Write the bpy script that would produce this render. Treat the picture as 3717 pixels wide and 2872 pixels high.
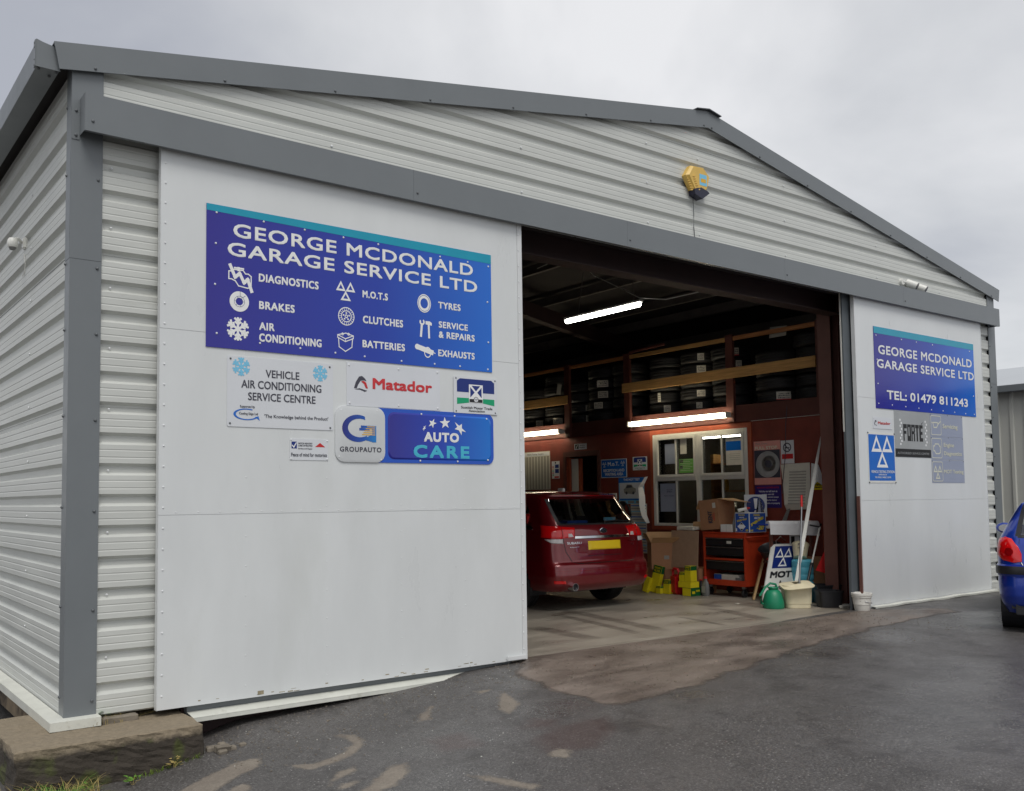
import bpy, bmesh, math, random
from mathutils import Vector, Matrix, noise, geometry

# ------------------------------------------------------------------ camera, sky, sun, exposure
S = bpy.context.scene
COL = S.collection
for o in list(bpy.data.objects):
    bpy.data.objects.remove(o)

cam_data = bpy.data.cameras.new('camera')
cam = bpy.data.objects.new('camera', cam_data)
COL.objects.link(cam)
S.camera = cam
CAM = Vector((-1.5785, -6.8852, 1.5))
yaw, pit, rol = math.radians(-35.8232), math.radians(3.3454), math.radians(-0.5998)
fw = Vector((-math.sin(yaw) * math.cos(pit), math.cos(yaw) * math.cos(pit), math.sin(pit)))
rt = Vector((math.cos(yaw), math.sin(yaw), 0))
up = rt.cross(fw)
r2 = rt * math.cos(rol) + up * math.sin(rol)
u2 = -rt * math.sin(rol) + up * math.cos(rol)
cam.matrix_world = Matrix(((r2.x, u2.x, -fw.x, CAM.x), (r2.y, u2.y, -fw.y, CAM.y), (r2.z, u2.z, -fw.z, CAM.z), (0, 0, 0, 1)))
cam_data.sensor_width = 36
cam_data.lens = 32.594
cam_data.shift_x = 0.0527
cam_data.shift_y = 0.0494
cam_data.clip_start = 0.05
cam_data.clip_end = 2000

SUN_EL, SUN_AZ = 58, 205          # height and compass bearing (from +Y, clockwise) of the veiled sun
world = bpy.data.worlds.new('World')
S.world = world
world.use_nodes = True
nt = world.node_tree
nt.nodes.clear()
N = nt.nodes.new
L = nt.links.new
out = N('ShaderNodeOutputWorld')
sky = N('ShaderNodeTexSky'); sky.sky_type = 'NISHITA'; sky.sun_disc = False
sky.sun_elevation = math.radians(SUN_EL); sky.sun_rotation = math.radians(SUN_AZ)
bg1 = N('ShaderNodeBackground'); bg1.inputs[1].default_value = 0.10
L(sky.outputs[0], bg1.inputs[0])
tc = N('ShaderNodeTexCoord')
sep = N('ShaderNodeSeparateXYZ'); L(tc.outputs['Generated'], sep.inputs[0])
zz = N('ShaderNodeMath'); zz.operation = 'MAXIMUM'; L(sep.outputs[2], zz.inputs[0]); zz.inputs[1].default_value = 0.0
za = N('ShaderNodeMath'); za.operation = 'ADD'; L(zz.outputs[0], za.inputs[0]); za.inputs[1].default_value = 0.27
dx = N('ShaderNodeMath'); dx.operation = 'DIVIDE'; L(sep.outputs[0], dx.inputs[0]); L(za.outputs[0], dx.inputs[1])
dy = N('ShaderNodeMath'); dy.operation = 'DIVIDE'; L(sep.outputs[1], dy.inputs[0]); L(za.outputs[0], dy.inputs[1])
cmb = N('ShaderNodeCombineXYZ'); L(dx.outputs[0], cmb.inputs[0]); L(dy.outputs[0], cmb.inputs[1]); cmb.inputs[2].default_value = 17.9
n1 = N('ShaderNodeTexNoise'); n1.inputs['Scale'].default_value = 0.8; n1.inputs['Detail'].default_value = 7; n1.inputs['Roughness'].default_value = 0.5; n1.inputs['Distortion'].default_value = 0.25
L(cmb.outputs[0], n1.inputs['Vector'])
cr = N('ShaderNodeValToRGB')
cr.color_ramp.elements[0].position = 0.37; cr.color_ramp.elements[0].color = (0.41, 0.425, 0.47, 1)
cr.color_ramp.elements[1].position = 0.60; cr.color_ramp.elements[1].color = (0.80, 0.80, 0.81, 1)
e = cr.color_ramp.elements.new(0.48); e.color = (0.60, 0.61, 0.63, 1)
L(n1.outputs[0], cr.inputs[0])
bg2 = N('ShaderNodeBackground'); bg2.inputs[1].default_value = 1.0
L(cr.outputs[0], bg2.inputs[0])
mx = N('ShaderNodeMixShader'); mx.inputs[0].default_value = 0.90
L(bg1.outputs[0], mx.inputs[1]); L(bg2.outputs[0], mx.inputs[2]); L(mx.outputs[0], out.inputs[0])

sd = bpy.data.lights.new('sun', 'SUN')
sd.energy = 1.6; sd.angle = math.radians(28); sd.color = (1.0, 0.97, 0.92)
sun = bpy.data.objects.new('sun', sd); COL.objects.link(sun)
_a, _e = math.radians(SUN_AZ), math.radians(SUN_EL)
tosun = Vector((math.sin(_a) * math.cos(_e), math.cos(_a) * math.cos(_e), math.sin(_e)))
sun.rotation_euler = tosun.to_track_quat('Z', 'Y').to_euler()
S.view_settings.view_transform = 'Standard'; S.view_settings.look = 'None'
S.view_settings.gamma = 1; S.view_settings.exposure = 0.16
S.view_settings.use_curve_mapping = False

random.seed(7)
PI = math.pi
R_ = math.radians

# ------------------------------------------------------------------ materials
def lin(r, g, b):
    f = lambda c: ((c / 255 + 0.055) / 1.055) ** 2.4 if c / 255 > 0.04045 else c / 255 / 12.92
    return (f(r), f(g), f(b))

MATS = {}
def mat(name, col, rough=0.5, metal=0.0, var=0.0, scale=6.0, bump=0.0, bscale=60.0, coat=0.0, spec=0.5, rvar=0.0, stretch=None, col2=None, c2t=(0.5, 0.62), emit=None):
    m = bpy.data.materials.new(name); m.use_nodes = True
    t = m.node_tree; b = t.nodes['Principled BSDF']
    b.inputs['Base Color'].default_value = (*col, 1)
    b.inputs['Roughness'].default_value = rough
    b.inputs['Metallic'].default_value = metal
    b.inputs['Specular IOR Level'].default_value = spec
    b.inputs['Coat Weight'].default_value = coat
    b.inputs['Coat Roughness'].default_value = 0.04
    if emit:
        b.inputs['Emission Color'].default_value = (*emit[0], 1); b.inputs['Emission Strength'].default_value = emit[1]
    if var or bump or rvar or col2:
        c = t.nodes.new('ShaderNodeTexCoord'); vec = c.outputs['Object']
        if stretch:
            mp = t.nodes.new('ShaderNodeMapping'); mp.inputs['Scale'].default_value = stretch
            t.links.new(vec, mp.inputs[0]); vec = mp.outputs[0]
        n = t.nodes.new('ShaderNodeTexNoise'); n.inputs['Scale'].default_value = scale
        n.inputs['Detail'].default_value = 8; n.inputs['Roughness'].default_value = 0.62
        t.links.new(vec, n.inputs['Vector'])
        src = None
        if var:
            mr = t.nodes.new('ShaderNodeMapRange'); mr.inputs[1].default_value = 0.3; mr.inputs[2].default_value = 0.7
            mr.inputs[3].default_value = 1 - var; mr.inputs[4].default_value = 1 + var
            t.links.new(n.outputs[0], mr.inputs[0])
            v = t.nodes.new('ShaderNodeVectorMath'); v.operation = 'SCALE'; v.inputs[0].default_value = col
            t.links.new(mr.outputs[0], v.inputs['Scale']); src = v.outputs[0]
        if col2:
            n3 = t.nodes.new('ShaderNodeTexNoise'); n3.inputs['Scale'].default_value = scale * 0.55
            n3.inputs['Detail'].default_value = 10; n3.inputs['Roughness'].default_value = 0.7
            t.links.new(vec, n3.inputs['Vector'])
            r = t.nodes.new('ShaderNodeMapRange'); r.inputs[1].default_value = c2t[0]; r.inputs[2].default_value = c2t[1]; r.clamp = True
            t.links.new(n3.outputs[0], r.inputs[0])
            mc = t.nodes.new('ShaderNodeMix'); mc.data_type = 'RGBA'
            t.links.new(r.outputs[0], mc.inputs[0])
            if src: t.links.new(src, mc.inputs[6])
            else: mc.inputs[6].default_value = (*col, 1)
            mc.inputs[7].default_value = (*col2, 1); src = mc.outputs[2]
        if src: t.links.new(src, b.inputs['Base Color'])
        if rvar:
            mr = t.nodes.new('ShaderNodeMapRange'); mr.inputs[1].default_value = 0.35; mr.inputs[2].default_value = 0.65
            mr.inputs[3].default_value = max(0.02, rough - rvar); mr.inputs[4].default_value = min(1, rough + rvar)
            t.links.new(n.outputs[0], mr.inputs[0]); t.links.new(mr.outputs[0], b.inputs['Roughness'])
        if bump:
            n2 = t.nodes.new('ShaderNodeTexNoise'); n2.inputs['Scale'].default_value = bscale; n2.inputs['Detail'].default_value = 5
            t.links.new(vec, n2.inputs['Vector'])
            bp = t.nodes.new('ShaderNodeBump'); bp.inputs['Strength'].default_value = min(1, bump); bp.inputs['Distance'].default_value = 0.01
            t.links.new(n2.outputs[0], bp.inputs['Height']); t.links.new(bp.outputs[0], b.inputs['Normal'])
    MATS[name] = m
    return m

M = {}
M['clad'] = mat('cladding_cream', lin(200, 202, 197), 0.42, var=0.06, scale=1.3, rvar=0.08, stretch=(1, 1, 4), col2=lin(180, 181, 173), c2t=(0.60, 0.80))
M['trim'] = mat('trim_grey', lin(114, 119, 122), 0.38, var=0.05, scale=2.0, rvar=0.08)
M['trim_dark'] = mat('trim_dark', lin(70, 74, 78), 0.5, var=0.1)
M['door'] = mat('door_white', lin(216, 219, 219), 0.36, var=0.05, scale=1.1, rvar=0.10, bump=0.35, bscale=1.3, stretch=(1.5, 1, 0.5), col2=lin(204, 207, 204), c2t=(0.56, 0.90))
M['door_edge'] = mat('door_edge', lin(214, 216, 216), 0.45, var=0.05, scale=5)
M['doordirt'] = mat('door_grime', lin(150, 140, 115), 0.8, var=0.3, scale=30)
M['sill'] = mat('sill_white', lin(208, 209, 200), 0.5, var=0.08, scale=5, col2=lin(150, 145, 128), c2t=(0.6, 0.75))
M['screw'] = mat('screw_grey', lin(95, 99, 102), 0.45)
M['rivet'] = mat('rivet_white', lin(225, 227, 228), 0.35)
M['oxide'] = mat('oxide_brown', lin(88, 46, 38), 0.62, var=0.22, scale=2.2, bump=0.15, bscale=20)
M['steel_brown'] = mat('steel_brown', lin(104, 68, 60), 0.6, var=0.15, scale=3)
M['wall_red'] = mat('wall_red', lin(118, 50, 38), 0.6, var=0.28, scale=2.4, bump=0.12, bscale=12, col2=lin(122, 56, 44), c2t=(0.5, 0.7))
M['trim_orange'] = mat('trim_orange', lin(158, 74, 46), 0.55, var=0.22, scale=4, stretch=(1, 1, 0.3))
M['wood'] = mat('timber', lin(190, 146, 88), 0.7, var=0.28, scale=5, stretch=(3, 0.5, 9), bump=0.1, bscale=20, col2=lin(110, 72, 36), c2t=(0.66, 0.72))
M['wood2'] = mat('timber_orange', lin(168, 112, 66), 0.7, var=0.25, scale=5, stretch=(3, 0.5, 9), col2=lin(110, 68, 34), c2t=(0.64, 0.72))
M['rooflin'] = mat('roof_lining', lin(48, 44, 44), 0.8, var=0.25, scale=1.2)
M['purlin'] = mat('purlin_steel', lin(98, 92, 88), 0.5, var=0.2, scale=3)
M['oxide_dark'] = mat('oxide_dark', lin(52, 34, 34), 0.7, var=0.2, scale=3)
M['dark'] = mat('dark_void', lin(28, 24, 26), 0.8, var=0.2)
M['white'] = mat('white_print', lin(236, 237, 236), 0.4)
M['whiteplastic'] = mat('white_plastic', lin(222, 222, 216), 0.35, var=0.05, scale=8)
M['upvc'] = mat('upvc', lin(214, 212, 204), 0.35, var=0.06, scale=4)
M['offwhite'] = mat('sign_white', lin(214, 217, 221), 0.32, var=0.03, scale=2)
M['black'] = mat('black_print', lin(30, 30, 34), 0.4)
M['charcoal'] = mat('charcoal_print', lin(66, 66, 78), 0.4)
M['navy'] = mat('navy_print', lin(18, 44, 120), 0.35)
M['paper_green'] = mat('paper_green', lin(110, 176, 84), 0.5, var=.08)
M['green'] = mat('green_print', lin(0, 158, 108), 0.4)
M['red'] = mat('red_print', lin(205, 52, 58), 0.4, col2=lin(222, 190, 190), c2t=(0.66, 0.72), scale=22)
M['redp'] = mat('red_plain', lin(196, 40, 40), 0.4)
M['teal'] = mat('teal_print', lin(0, 150, 178), 0.25, var=0.06, scale=3)
M['cyan'] = mat('cyan_print', lin(70, 184, 212), 0.3)
M['lblue'] = mat('light_blue_print', lin(120, 195, 228), 0.35)
M['mblue'] = mat('sign_blue', lin(24, 104, 196), 0.28, var=0.04)
M['silver'] = mat('silver_panel', lin(176, 179, 180), 0.35, 0.3, var=0.08, scale=2)
M['silver_light'] = mat('silver_light', lin(208, 211, 212), 0.3, 0.1, var=0.04, scale=2)
M['lavender'] = mat('faded_grey_blue', lin(152, 160, 180), 0.35, var=0.04, scale=2)
M['fadedcream'] = mat('faded_cream_print', lin(216, 216, 196), 0.4)
M['pink'] = mat('faded_pink', lin(214, 150, 140), 0.5, var=0.08)
M['purple'] = mat('purple_print', lin(46, 34, 112), 0.4)
M['yellow'] = mat('yellow_print', lin(226, 204, 20), 0.45, var=0.05)
M['amber'] = mat('amber_print', lin(220, 170, 40), 0.45)
M['paper'] = mat('paper', lin(206, 202, 190), 0.7, var=0.08, scale=9)
M['papergrey'] = mat('paper_grey_print', lin(150, 148, 140), 0.7)
M['card'] = mat('cardboard', lin(168, 122, 88), 0.8, var=0.10, scale=5, bump=0.08, bscale=40)
M['card2'] = mat('cardboard_inside', lin(196, 158, 116), 0.8, var=0.08, scale=5)
M['hardboard'] = mat('hardboard', lin(168, 138, 112), 0.75, var=0.08, scale=14)
M['tape'] = mat('tape', lin(150, 104, 70), 0.4)
M['trolley'] = mat('trolley_orange', lin(176, 58, 30), 0.45, var=0.15, scale=6, col2=lin(90, 40, 28), c2t=(0.66, 0.74))
M['drawer'] = mat('drawer_black', lin(28, 28, 30), 0.5, var=0.2, scale=8)
M['steel'] = mat('bright_steel', lin(190, 190, 190), 0.3, 0.9, var=0.08)
M['chrome'] = mat('chrome', lin(225, 225, 225), 0.12, 1.0)
M['rubber'] = mat('rubber', lin(26, 25, 27), 0.62, var=0.2, scale=9, bump=0.2, bscale=60)
M['blackplastic'] = mat('black_plastic', lin(38, 38, 41), 0.4, var=0.15, scale=8)
M['greyplastic'] = mat('grey_plastic', lin(118, 118, 116), 0.4, var=0.1)
M['canred'] = mat('jerrycan_red', lin(200, 34, 34), 0.4, var=0.06)
M['filter_y'] = mat('filter_yellow', lin(226, 208, 30), 0.5, var=0.05, scale=10)
M['filter_g'] = mat('filter_green', lin(10, 92, 44), 0.5, var=0.05)
M['cangreen'] = mat('watering_can_green', lin(22, 128, 92), 0.42, var=0.1, scale=8)
M['tub'] = mat('tub_cream', lin(220, 210, 178), 0.5, var=0.08, scale=5, col2=lin(120, 104, 74), c2t=(0.66, 0.74))
M['boxblue'] = mat('box_blue', lin(34, 78, 160), 0.5, var=0.05)
M['bluejug'] = mat('jug_blue', lin(90, 178, 200), 0.4, var=0.06)
M['cloth'] = mat('red_cloth', lin(206, 30, 30), 0.8, var=0.15, scale=10)
M['whitecloth'] = mat('white_roll', lin(216, 216, 218), 0.8, var=0.06, scale=8)
M['plank'] = mat('plank_pale', lin(196, 164, 116), 0.75, var=0.15, scale=6, stretch=(4, 4, 1))
M['concrete'] = mat('slab_concrete', lin(146, 138, 126), 0.42, var=0.22, scale=1.6, rvar=0.16, bump=0.2, bscale=35, stretch=(0.6, 1.6, 1), col2=lin(84, 66, 54), c2t=(0.56, 0.72))
M['paint_red'] = mat('car_paint_red', lin(118, 12, 22), 0.30, 0.35, coat=1.0)
M['paint_blue'] = mat('car_paint_blue', lin(12, 54, 160), 0.32, 0.3, coat=1.0)
M['lens_red'] = mat('lens_red', lin(214, 16, 20), 0.12, coat=0.6)
M['lens_dark'] = mat('lens_dark_red', lin(140, 8, 14), 0.12, coat=0.6)
M['lens_white'] = mat('lens_clear', lin(206, 200, 200), 0.12, coat=0.6)
M['plate_y'] = mat('plate_yellow', lin(244, 208, 28), 0.4)
M['alarm'] = mat('alarm_yellow', lin(220, 182, 92), 0.4, var=0.08, scale=10)
M['alarm_navy'] = mat('alarm_navy', lin(28, 28, 52), 0.25)
M['weathered'] = mat('weathered_concrete', lin(134, 118, 96), 0.85, var=0.35, scale=5, bump=0.9, bscale=16, col2=lin(52, 44, 36), c2t=(0.44, 0.58))
M['stone'] = mat('stone_grey', lin(120, 112, 100), 0.85, var=0.3, scale=8, bump=0.6, bscale=30)
M['leaf'] = mat('leaf_green', lin(96, 138, 52), 0.55, var=0.3, scale=12)
M['leafdry'] = mat('dry_stalk', lin(158, 140, 84), 0.7, var=0.3, scale=12)
M['moss'] = mat('moss', lin(88, 108, 28), 0.9, var=0.4, scale=20)
M['shed'] = mat('shed_cladding', lin(196, 196, 188), 0.5, var=0.05, scale=0.8)
M['shedroof'] = mat('shed_roof', lin(176, 180, 184), 0.5, var=0.05, scale=0.8)
M['tube_w'] = mat('tube_warm', (1, 1, 1), 0.4, emit=((1.0, 0.88, 0.62), 7.5))
M['tube_c'] = mat('tube_cool', (1, 1, 1), 0.4, emit=((1.0, 0.98, 0.92), 14))
M['tube_o'] = mat('tube_office', (1, 1, 1), 0.4, emit=((1.0, 0.93, 0.78), 12.0))
M['bodyplastic'] = M['whiteplastic']

def glass_mat(name, tint, refl, base=0.02):
    m = bpy.data.materials.new(name); m.use_nodes = True
    t = m.node_tree; t.nodes.clear()
    o = t.nodes.new('ShaderNodeOutputMaterial'); a = t.nodes.new('ShaderNodeBsdfTransparent'); a.inputs[0].default_value = (*tint, 1)
    g = t.nodes.new('ShaderNodeBsdfGlossy'); g.inputs['Roughness'].default_value = 0.03
    fr = t.nodes.new('ShaderNodeFresnel'); fr.inputs[0].default_value = 1.5
    ml = t.nodes.new('ShaderNodeMath'); ml.operation = 'MULTIPLY_ADD'; ml.inputs[1].default_value = refl; ml.inputs[2].default_value = base
    mx = t.nodes.new('ShaderNodeMixShader')
    t.links.new(fr.outputs[0], ml.inputs[0]); t.links.new(ml.outputs[0], mx.inputs[0]); t.links.new(a.outputs[0], mx.inputs[1]); t.links.new(g.outputs[0], mx.inputs[2]); t.links.new(mx.outputs[0], o.inputs[0])
    return m
M['glass'] = glass_mat('window_glass', (0.75, 0.78, 0.78), 1.2)
M['carglass'] = glass_mat('car_glass', (0.72, 0.75, 0.74), 1.2, 0.11)
M['bag'] = glass_mat('clear_bag', (0.6, 0.62, 0.66), 2.0)

def grad_mat(name, cols, axis, a, b, rough=0.2):
    """print whose ink runs from one colour to another across the sheet (object coordinates)"""
    m = bpy.data.materials.new(name); m.use_nodes = True
    t = m.node_tree; p = t.nodes['Principled BSDF']; p.inputs['Roughness'].default_value = rough
    c = t.nodes.new('ShaderNodeTexCoord'); s = t.nodes.new('ShaderNodeSeparateXYZ'); t.links.new(c.outputs['Object'], s.inputs[0])
    mr = t.nodes.new('ShaderNodeMapRange'); mr.inputs[1].default_value = a; mr.inputs[2].default_value = b; t.links.new(s.outputs[axis], mr.inputs[0])
    r = t.nodes.new('ShaderNodeValToRGB'); t.links.new(mr.outputs[0], r.inputs[0])
    els = r.color_ramp.elements
    els[0].position, els[0].color = cols[0][0], (*cols[0][1], 1)
    els[1].position, els[1].color = cols[-1][0], (*cols[-1][1], 1)
    for q, k in cols[1:-1]:
        e = els.new(q); e.color = (*k, 1)
    t.links.new(r.outputs[0], p.inputs['Base Color'])
    n = t.nodes.new('ShaderNodeTexNoise'); n.inputs['Scale'].default_value = 1.6; n.inputs['Detail'].default_value = 1
    t.links.new(c.outputs['Object'], n.inputs['Vector'])
    bp = t.nodes.new('ShaderNodeBump'); bp.inputs['Strength'].default_value = 0.25; bp.inputs['Distance'].default_value = 0.03
    t.links.new(n.outputs[0], bp.inputs['Height']); t.links.new(bp.outputs[0], p.inputs['Normal'])
    return m

# ------------------------------------------------------------------ mesh helpers
def link_mesh(name, verts, faces, m, parent=None, smooth=False, loc=None, mats=None, fm=None):
    me = bpy.data.meshes.new(name)
    me.from_pydata([tuple(v) for v in verts], [], faces)
    if mats:
        for q in mats: me.materials.append(q)
        if fm: me.polygons.foreach_set('material_index', fm)
    else:
        me.materials.append(M[m] if isinstance(m, str) else m)
    if smooth: me.polygons.foreach_set('use_smooth', [True] * len(me.polygons))
    me.update()
    o = bpy.data.objects.new(name, me); COL.objects.link(o)
    if parent is not None:
        o.parent = parent
    if loc is not None: o.location = loc
    return o

def wloc(o):
    """world matrix of a parent chain without needing a depsgraph update"""
    mtx = Matrix.Identity(4)
    while o is not None:
        mtx = Matrix.Translation(o.location) @ o.rotation_euler.to_matrix().to_4x4() @ mtx
        o = o.parent
    return mtx

class MB:
    def __init__(s): s.v = []; s.f = []; s.T = None
    def _a(s, vs, fs):
        n = len(s.v)
        if s.T is not None: vs = [s.T @ Vector(q) for q in vs]
        s.v += [Vector(q) for q in vs]; s.f += [tuple(i + n for i in f) for f in fs]
        return s
    def box(s, x0, x1, y0, y1, z0, z1):
        return s._a([(x0, y0, z0), (x1, y0, z0), (x1, y1, z0), (x0, y1, z0), (x0, y0, z1), (x1, y0, z1), (x1, y1, z1), (x0, y1, z1)],
                    [(0, 3, 2, 1), (4, 5, 6, 7), (0, 1, 5, 4), (1, 2, 6, 5), (2, 3, 7, 6), (3, 0, 4, 7)])
    def bbox(s, x0, x1, y0, y1, z0, z1, b=0.005):
        """box with chamfered edges"""
        bm = bmesh.new()
        bmesh.ops.create_cube(bm, size=1)
        for v in bm.verts: v.co = Vector(((x0 + x1) / 2 + v.co.x * (x1 - x0), (y0 + y1) / 2 + v.co.y * (y1 - y0), (z0 + z1) / 2 + v.co.z * (z1 - z0)))
        bmesh.ops.bevel(bm, geom=bm.edges[:], offset=b, segments=2, affect='EDGES')
        bm.verts.index_update()
        s._a([v.co.copy() for v in bm.verts], [tuple(v.index for v in f.verts) for f in bm.faces]); bm.free()
        return s
    def prism(s, pts, d):
        """polygon pts (3D, planar) extruded by vector d"""
        n = len(pts); d = Vector(d)
        vs = [Vector(p) for p in pts] + [Vector(p) + d for p in pts]
        return s._a(vs, [tuple(range(n))[::-1], tuple(range(n, 2 * n))] + [(i, (i + 1) % n, n + (i + 1) % n, n + i) for i in range(n)])
    def cyl(s, p0, p1, r0, r1=None, n=12, caps=True):
        p0, p1 = Vector(p0), Vector(p1); r1 = r0 if r1 is None else r1
        ax = (p1 - p0).normalized(); q = ax.to_track_quat('Z', 'Y'); a = q @ Vector((1, 0, 0)); b = q @ Vector((0, 1, 0))
        vs = [p0 + (a * math.cos(2 * PI * i / n) + b * math.sin(2 * PI * i / n)) * r0 for i in range(n)] + [p1 + (a * math.cos(2 * PI * i / n) + b * math.sin(2 * PI * i / n)) * r1 for i in range(n)]
        fs = [(i, (i + 1) % n, n + (i + 1) % n, n + i) for i in range(n)]
        if caps: fs += [tuple(range(n))[::-1], tuple(range(n, 2 * n))]
        return s._a(vs, fs)
    def lathe(s, prof, c=(0, 0, 0), ax='Z', n=24, sx=1, sy=1, close=False):
        c = Vector(c); vs = []
        for r, h in prof:
            for i in range(n):
                a = 2 * PI * i / n; p = (r * math.cos(a) * sx, r * math.sin(a) * sy, h)
                if ax == 'X': p = (p[2], p[0], p[1])
                if ax == 'Y': p = (p[0], p[2], p[1])
                vs.append(c + Vector(p))
        m = len(prof); fs = []
        for k in range(m if close else m - 1):
            for i in range(n):
                fs.append((k * n + i, k * n + (i + 1) % n, ((k + 1) % m) * n + (i + 1) % n, ((k + 1) % m) * n + i))
        return s._a(vs, fs)
    def tube(s, pts, r, n=8):
        pts = [Vector(p) for p in pts]; vs = []; k = len(pts)
        ref = Vector((0, 0, 1))
        for i, p in enumerate(pts):
            d = (pts[min(i + 1, k - 1)] - pts[max(i - 1, 0)]).normalized()
            a = d.cross(ref)
            if a.length < 1e-3: a = d.cross(Vector((1, 0, 0)))
            a.normalize(); b = d.cross(a)
            vs += [p + (a * math.cos(2 * PI * j / n) + b * math.sin(2 * PI * j / n)) * r for j in range(n)]
        fs = [(i * n + j, i * n + (j + 1) % n, (i + 1) * n + (j + 1) % n, (i + 1) * n + j) for i in range(k - 1) for j in range(n)]
        fs += [tuple(range(n))[::-1], tuple(range((k - 1) * n, k * n))]
        return s._a(vs, fs)
    def dome(s, p, nrm, r, h=None, n=6):
        p = Vector(p); h = h or r * 0.6
        q = Vector(nrm).normalized().to_track_quat('Z', 'Y')
        vs = []
        for k, (rr, hh) in enumerate(((1, 0), (0.8, 0.7), (0.3, 1))):
            vs += [p + q @ Vector((r * rr * math.cos(2 * PI * i / n), r * rr * math.sin(2 * PI * i / n), h * hh)) for i in range(n)]
        fs = [(k * n + i, k * n + (i + 1) % n, (k + 1) * n + (i + 1) % n, (k + 1) * n + i) for k in range(2) for i in range(n)] + [tuple(range(2 * n, 3 * n))]
        return s._a(vs, fs)
    def build(s, name, m, parent=None, smooth=False, label=None, stuff=False, mats=None, fm=None, fixn=True):
        vs = s.v
        if parent is not None:
            inv = wloc(parent).inverted(); vs = [inv @ q for q in vs]
        o = link_mesh(name, vs, s.f, m, parent, smooth, mats=mats, fm=fm)
        if fixn:
            bm = bmesh.new(); bm.from_mesh(o.data); bmesh.ops.recalc_face_normals(bm, faces=bm.faces[:]); bm.to_mesh(o.data); bm.free()
        if smooth: 
            try: o.data.set_sharp_from_angle(angle=math.radians(38))
            except Exception: pass
        if label: o['label'] = label
        if stuff: o['kind'] = 'stuff'
        return o

def rot(o, **k):
    """transform about point o: rx, ry, rz in degrees"""
    o = Vector(o)
    m = Matrix.Translation(o)
    if 'rz' in k: m = m @ Matrix.Rotation(R_(k['rz']), 4, 'Z')
    if 'ry' in k: m = m @ Matrix.Rotation(R_(k['ry']), 4, 'Y')
    if 'rx' in k: m = m @ Matrix.Rotation(R_(k['rx']), 4, 'X')
    return m @ Matrix.Translation(-o)

def thing(name, label, cat, loc=(0, 0, 0), rz=0, group=None):
    o = bpy.data.objects.new(name, None); COL.objects.link(o)
    o.location = loc; o.rotation_euler = (0, 0, R_(rz)); o.empty_display_size = 0.1
    o['label'] = label; o['category'] = cat
    if group: o['group'] = group
    return o
def tag(o, label, cat, group=None):
    o['label'] = label; o['category'] = cat
    if group: o['group'] = group
    return o
def struct(o): o['kind'] = 'structure'; return o
def dup(root, loc, rz=None, label=None, group=None):
    r = root.copy(); COL.objects.link(r); r.location = loc
    if rz is not None: r.rotation_euler = (0, 0, R_(rz))
    if label: r['label'] = label
    if group: r['group'] = group
    for ch in list(root.children):
        c = ch.copy(); COL.objects.link(c); c.parent = r
        for g in ch.children:
            d = g.copy(); COL.objects.link(d); d.parent = c
    return r

# ------------------------------------------------------------------ flat print on a plane
TXT = {}
def text_mesh(s, bold, space=1.0):
    key = (s, bold, space)
    if key in TXT: return TXT[key]
    c = bpy.data.curves.new('t', 'FONT'); c.body = s; c.size = 1; c.resolution_u = 3; c.offset = bold; c.space_character = space
    o = bpy.data.objects.new('t', c); COL.objects.link(o)
    dg = bpy.context.evaluated_depsgraph_get()
    me = bpy.data.meshes.new_from_object(o.evaluated_get(dg))
    vs = [(v.co.x, v.co.y) for v in me.vertices]; fs = [tuple(p.vertices) for p in me.polygons]
    bpy.data.objects.remove(o); bpy.data.curves.remove(c); bpy.data.meshes.remove(me)
    xs = [p[0] for p in vs]; ys = [p[1] for p in vs]
    x0, x1, y0, y1 = min(xs), max(xs), min(ys), max(ys)
    vs = [((x - x0) / (x1 - x0), (y - y0) / (y1 - y0)) for x, y in vs]
    TXT[key] = (vs, fs, (x1 - x0) / (y1 - y0)); return TXT[key]

class Pl:
    def __init__(s, O, R, U): s.O, s.R, s.U = Vector(O), Vector(R).normalized(), Vector(U).normalized(); s.N = s.R.cross(s.U)
    def P(s, u, v, d=0): return s.O + s.R * u + s.U * v + s.N * d
FRONT = Pl((0, 0, 0), (1, 0, 0), (0, 0, 1))
RIGHT = Pl((10.8, 0, 0), (0, -1, 0), (0, 0, 1))     # u = -y

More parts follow.
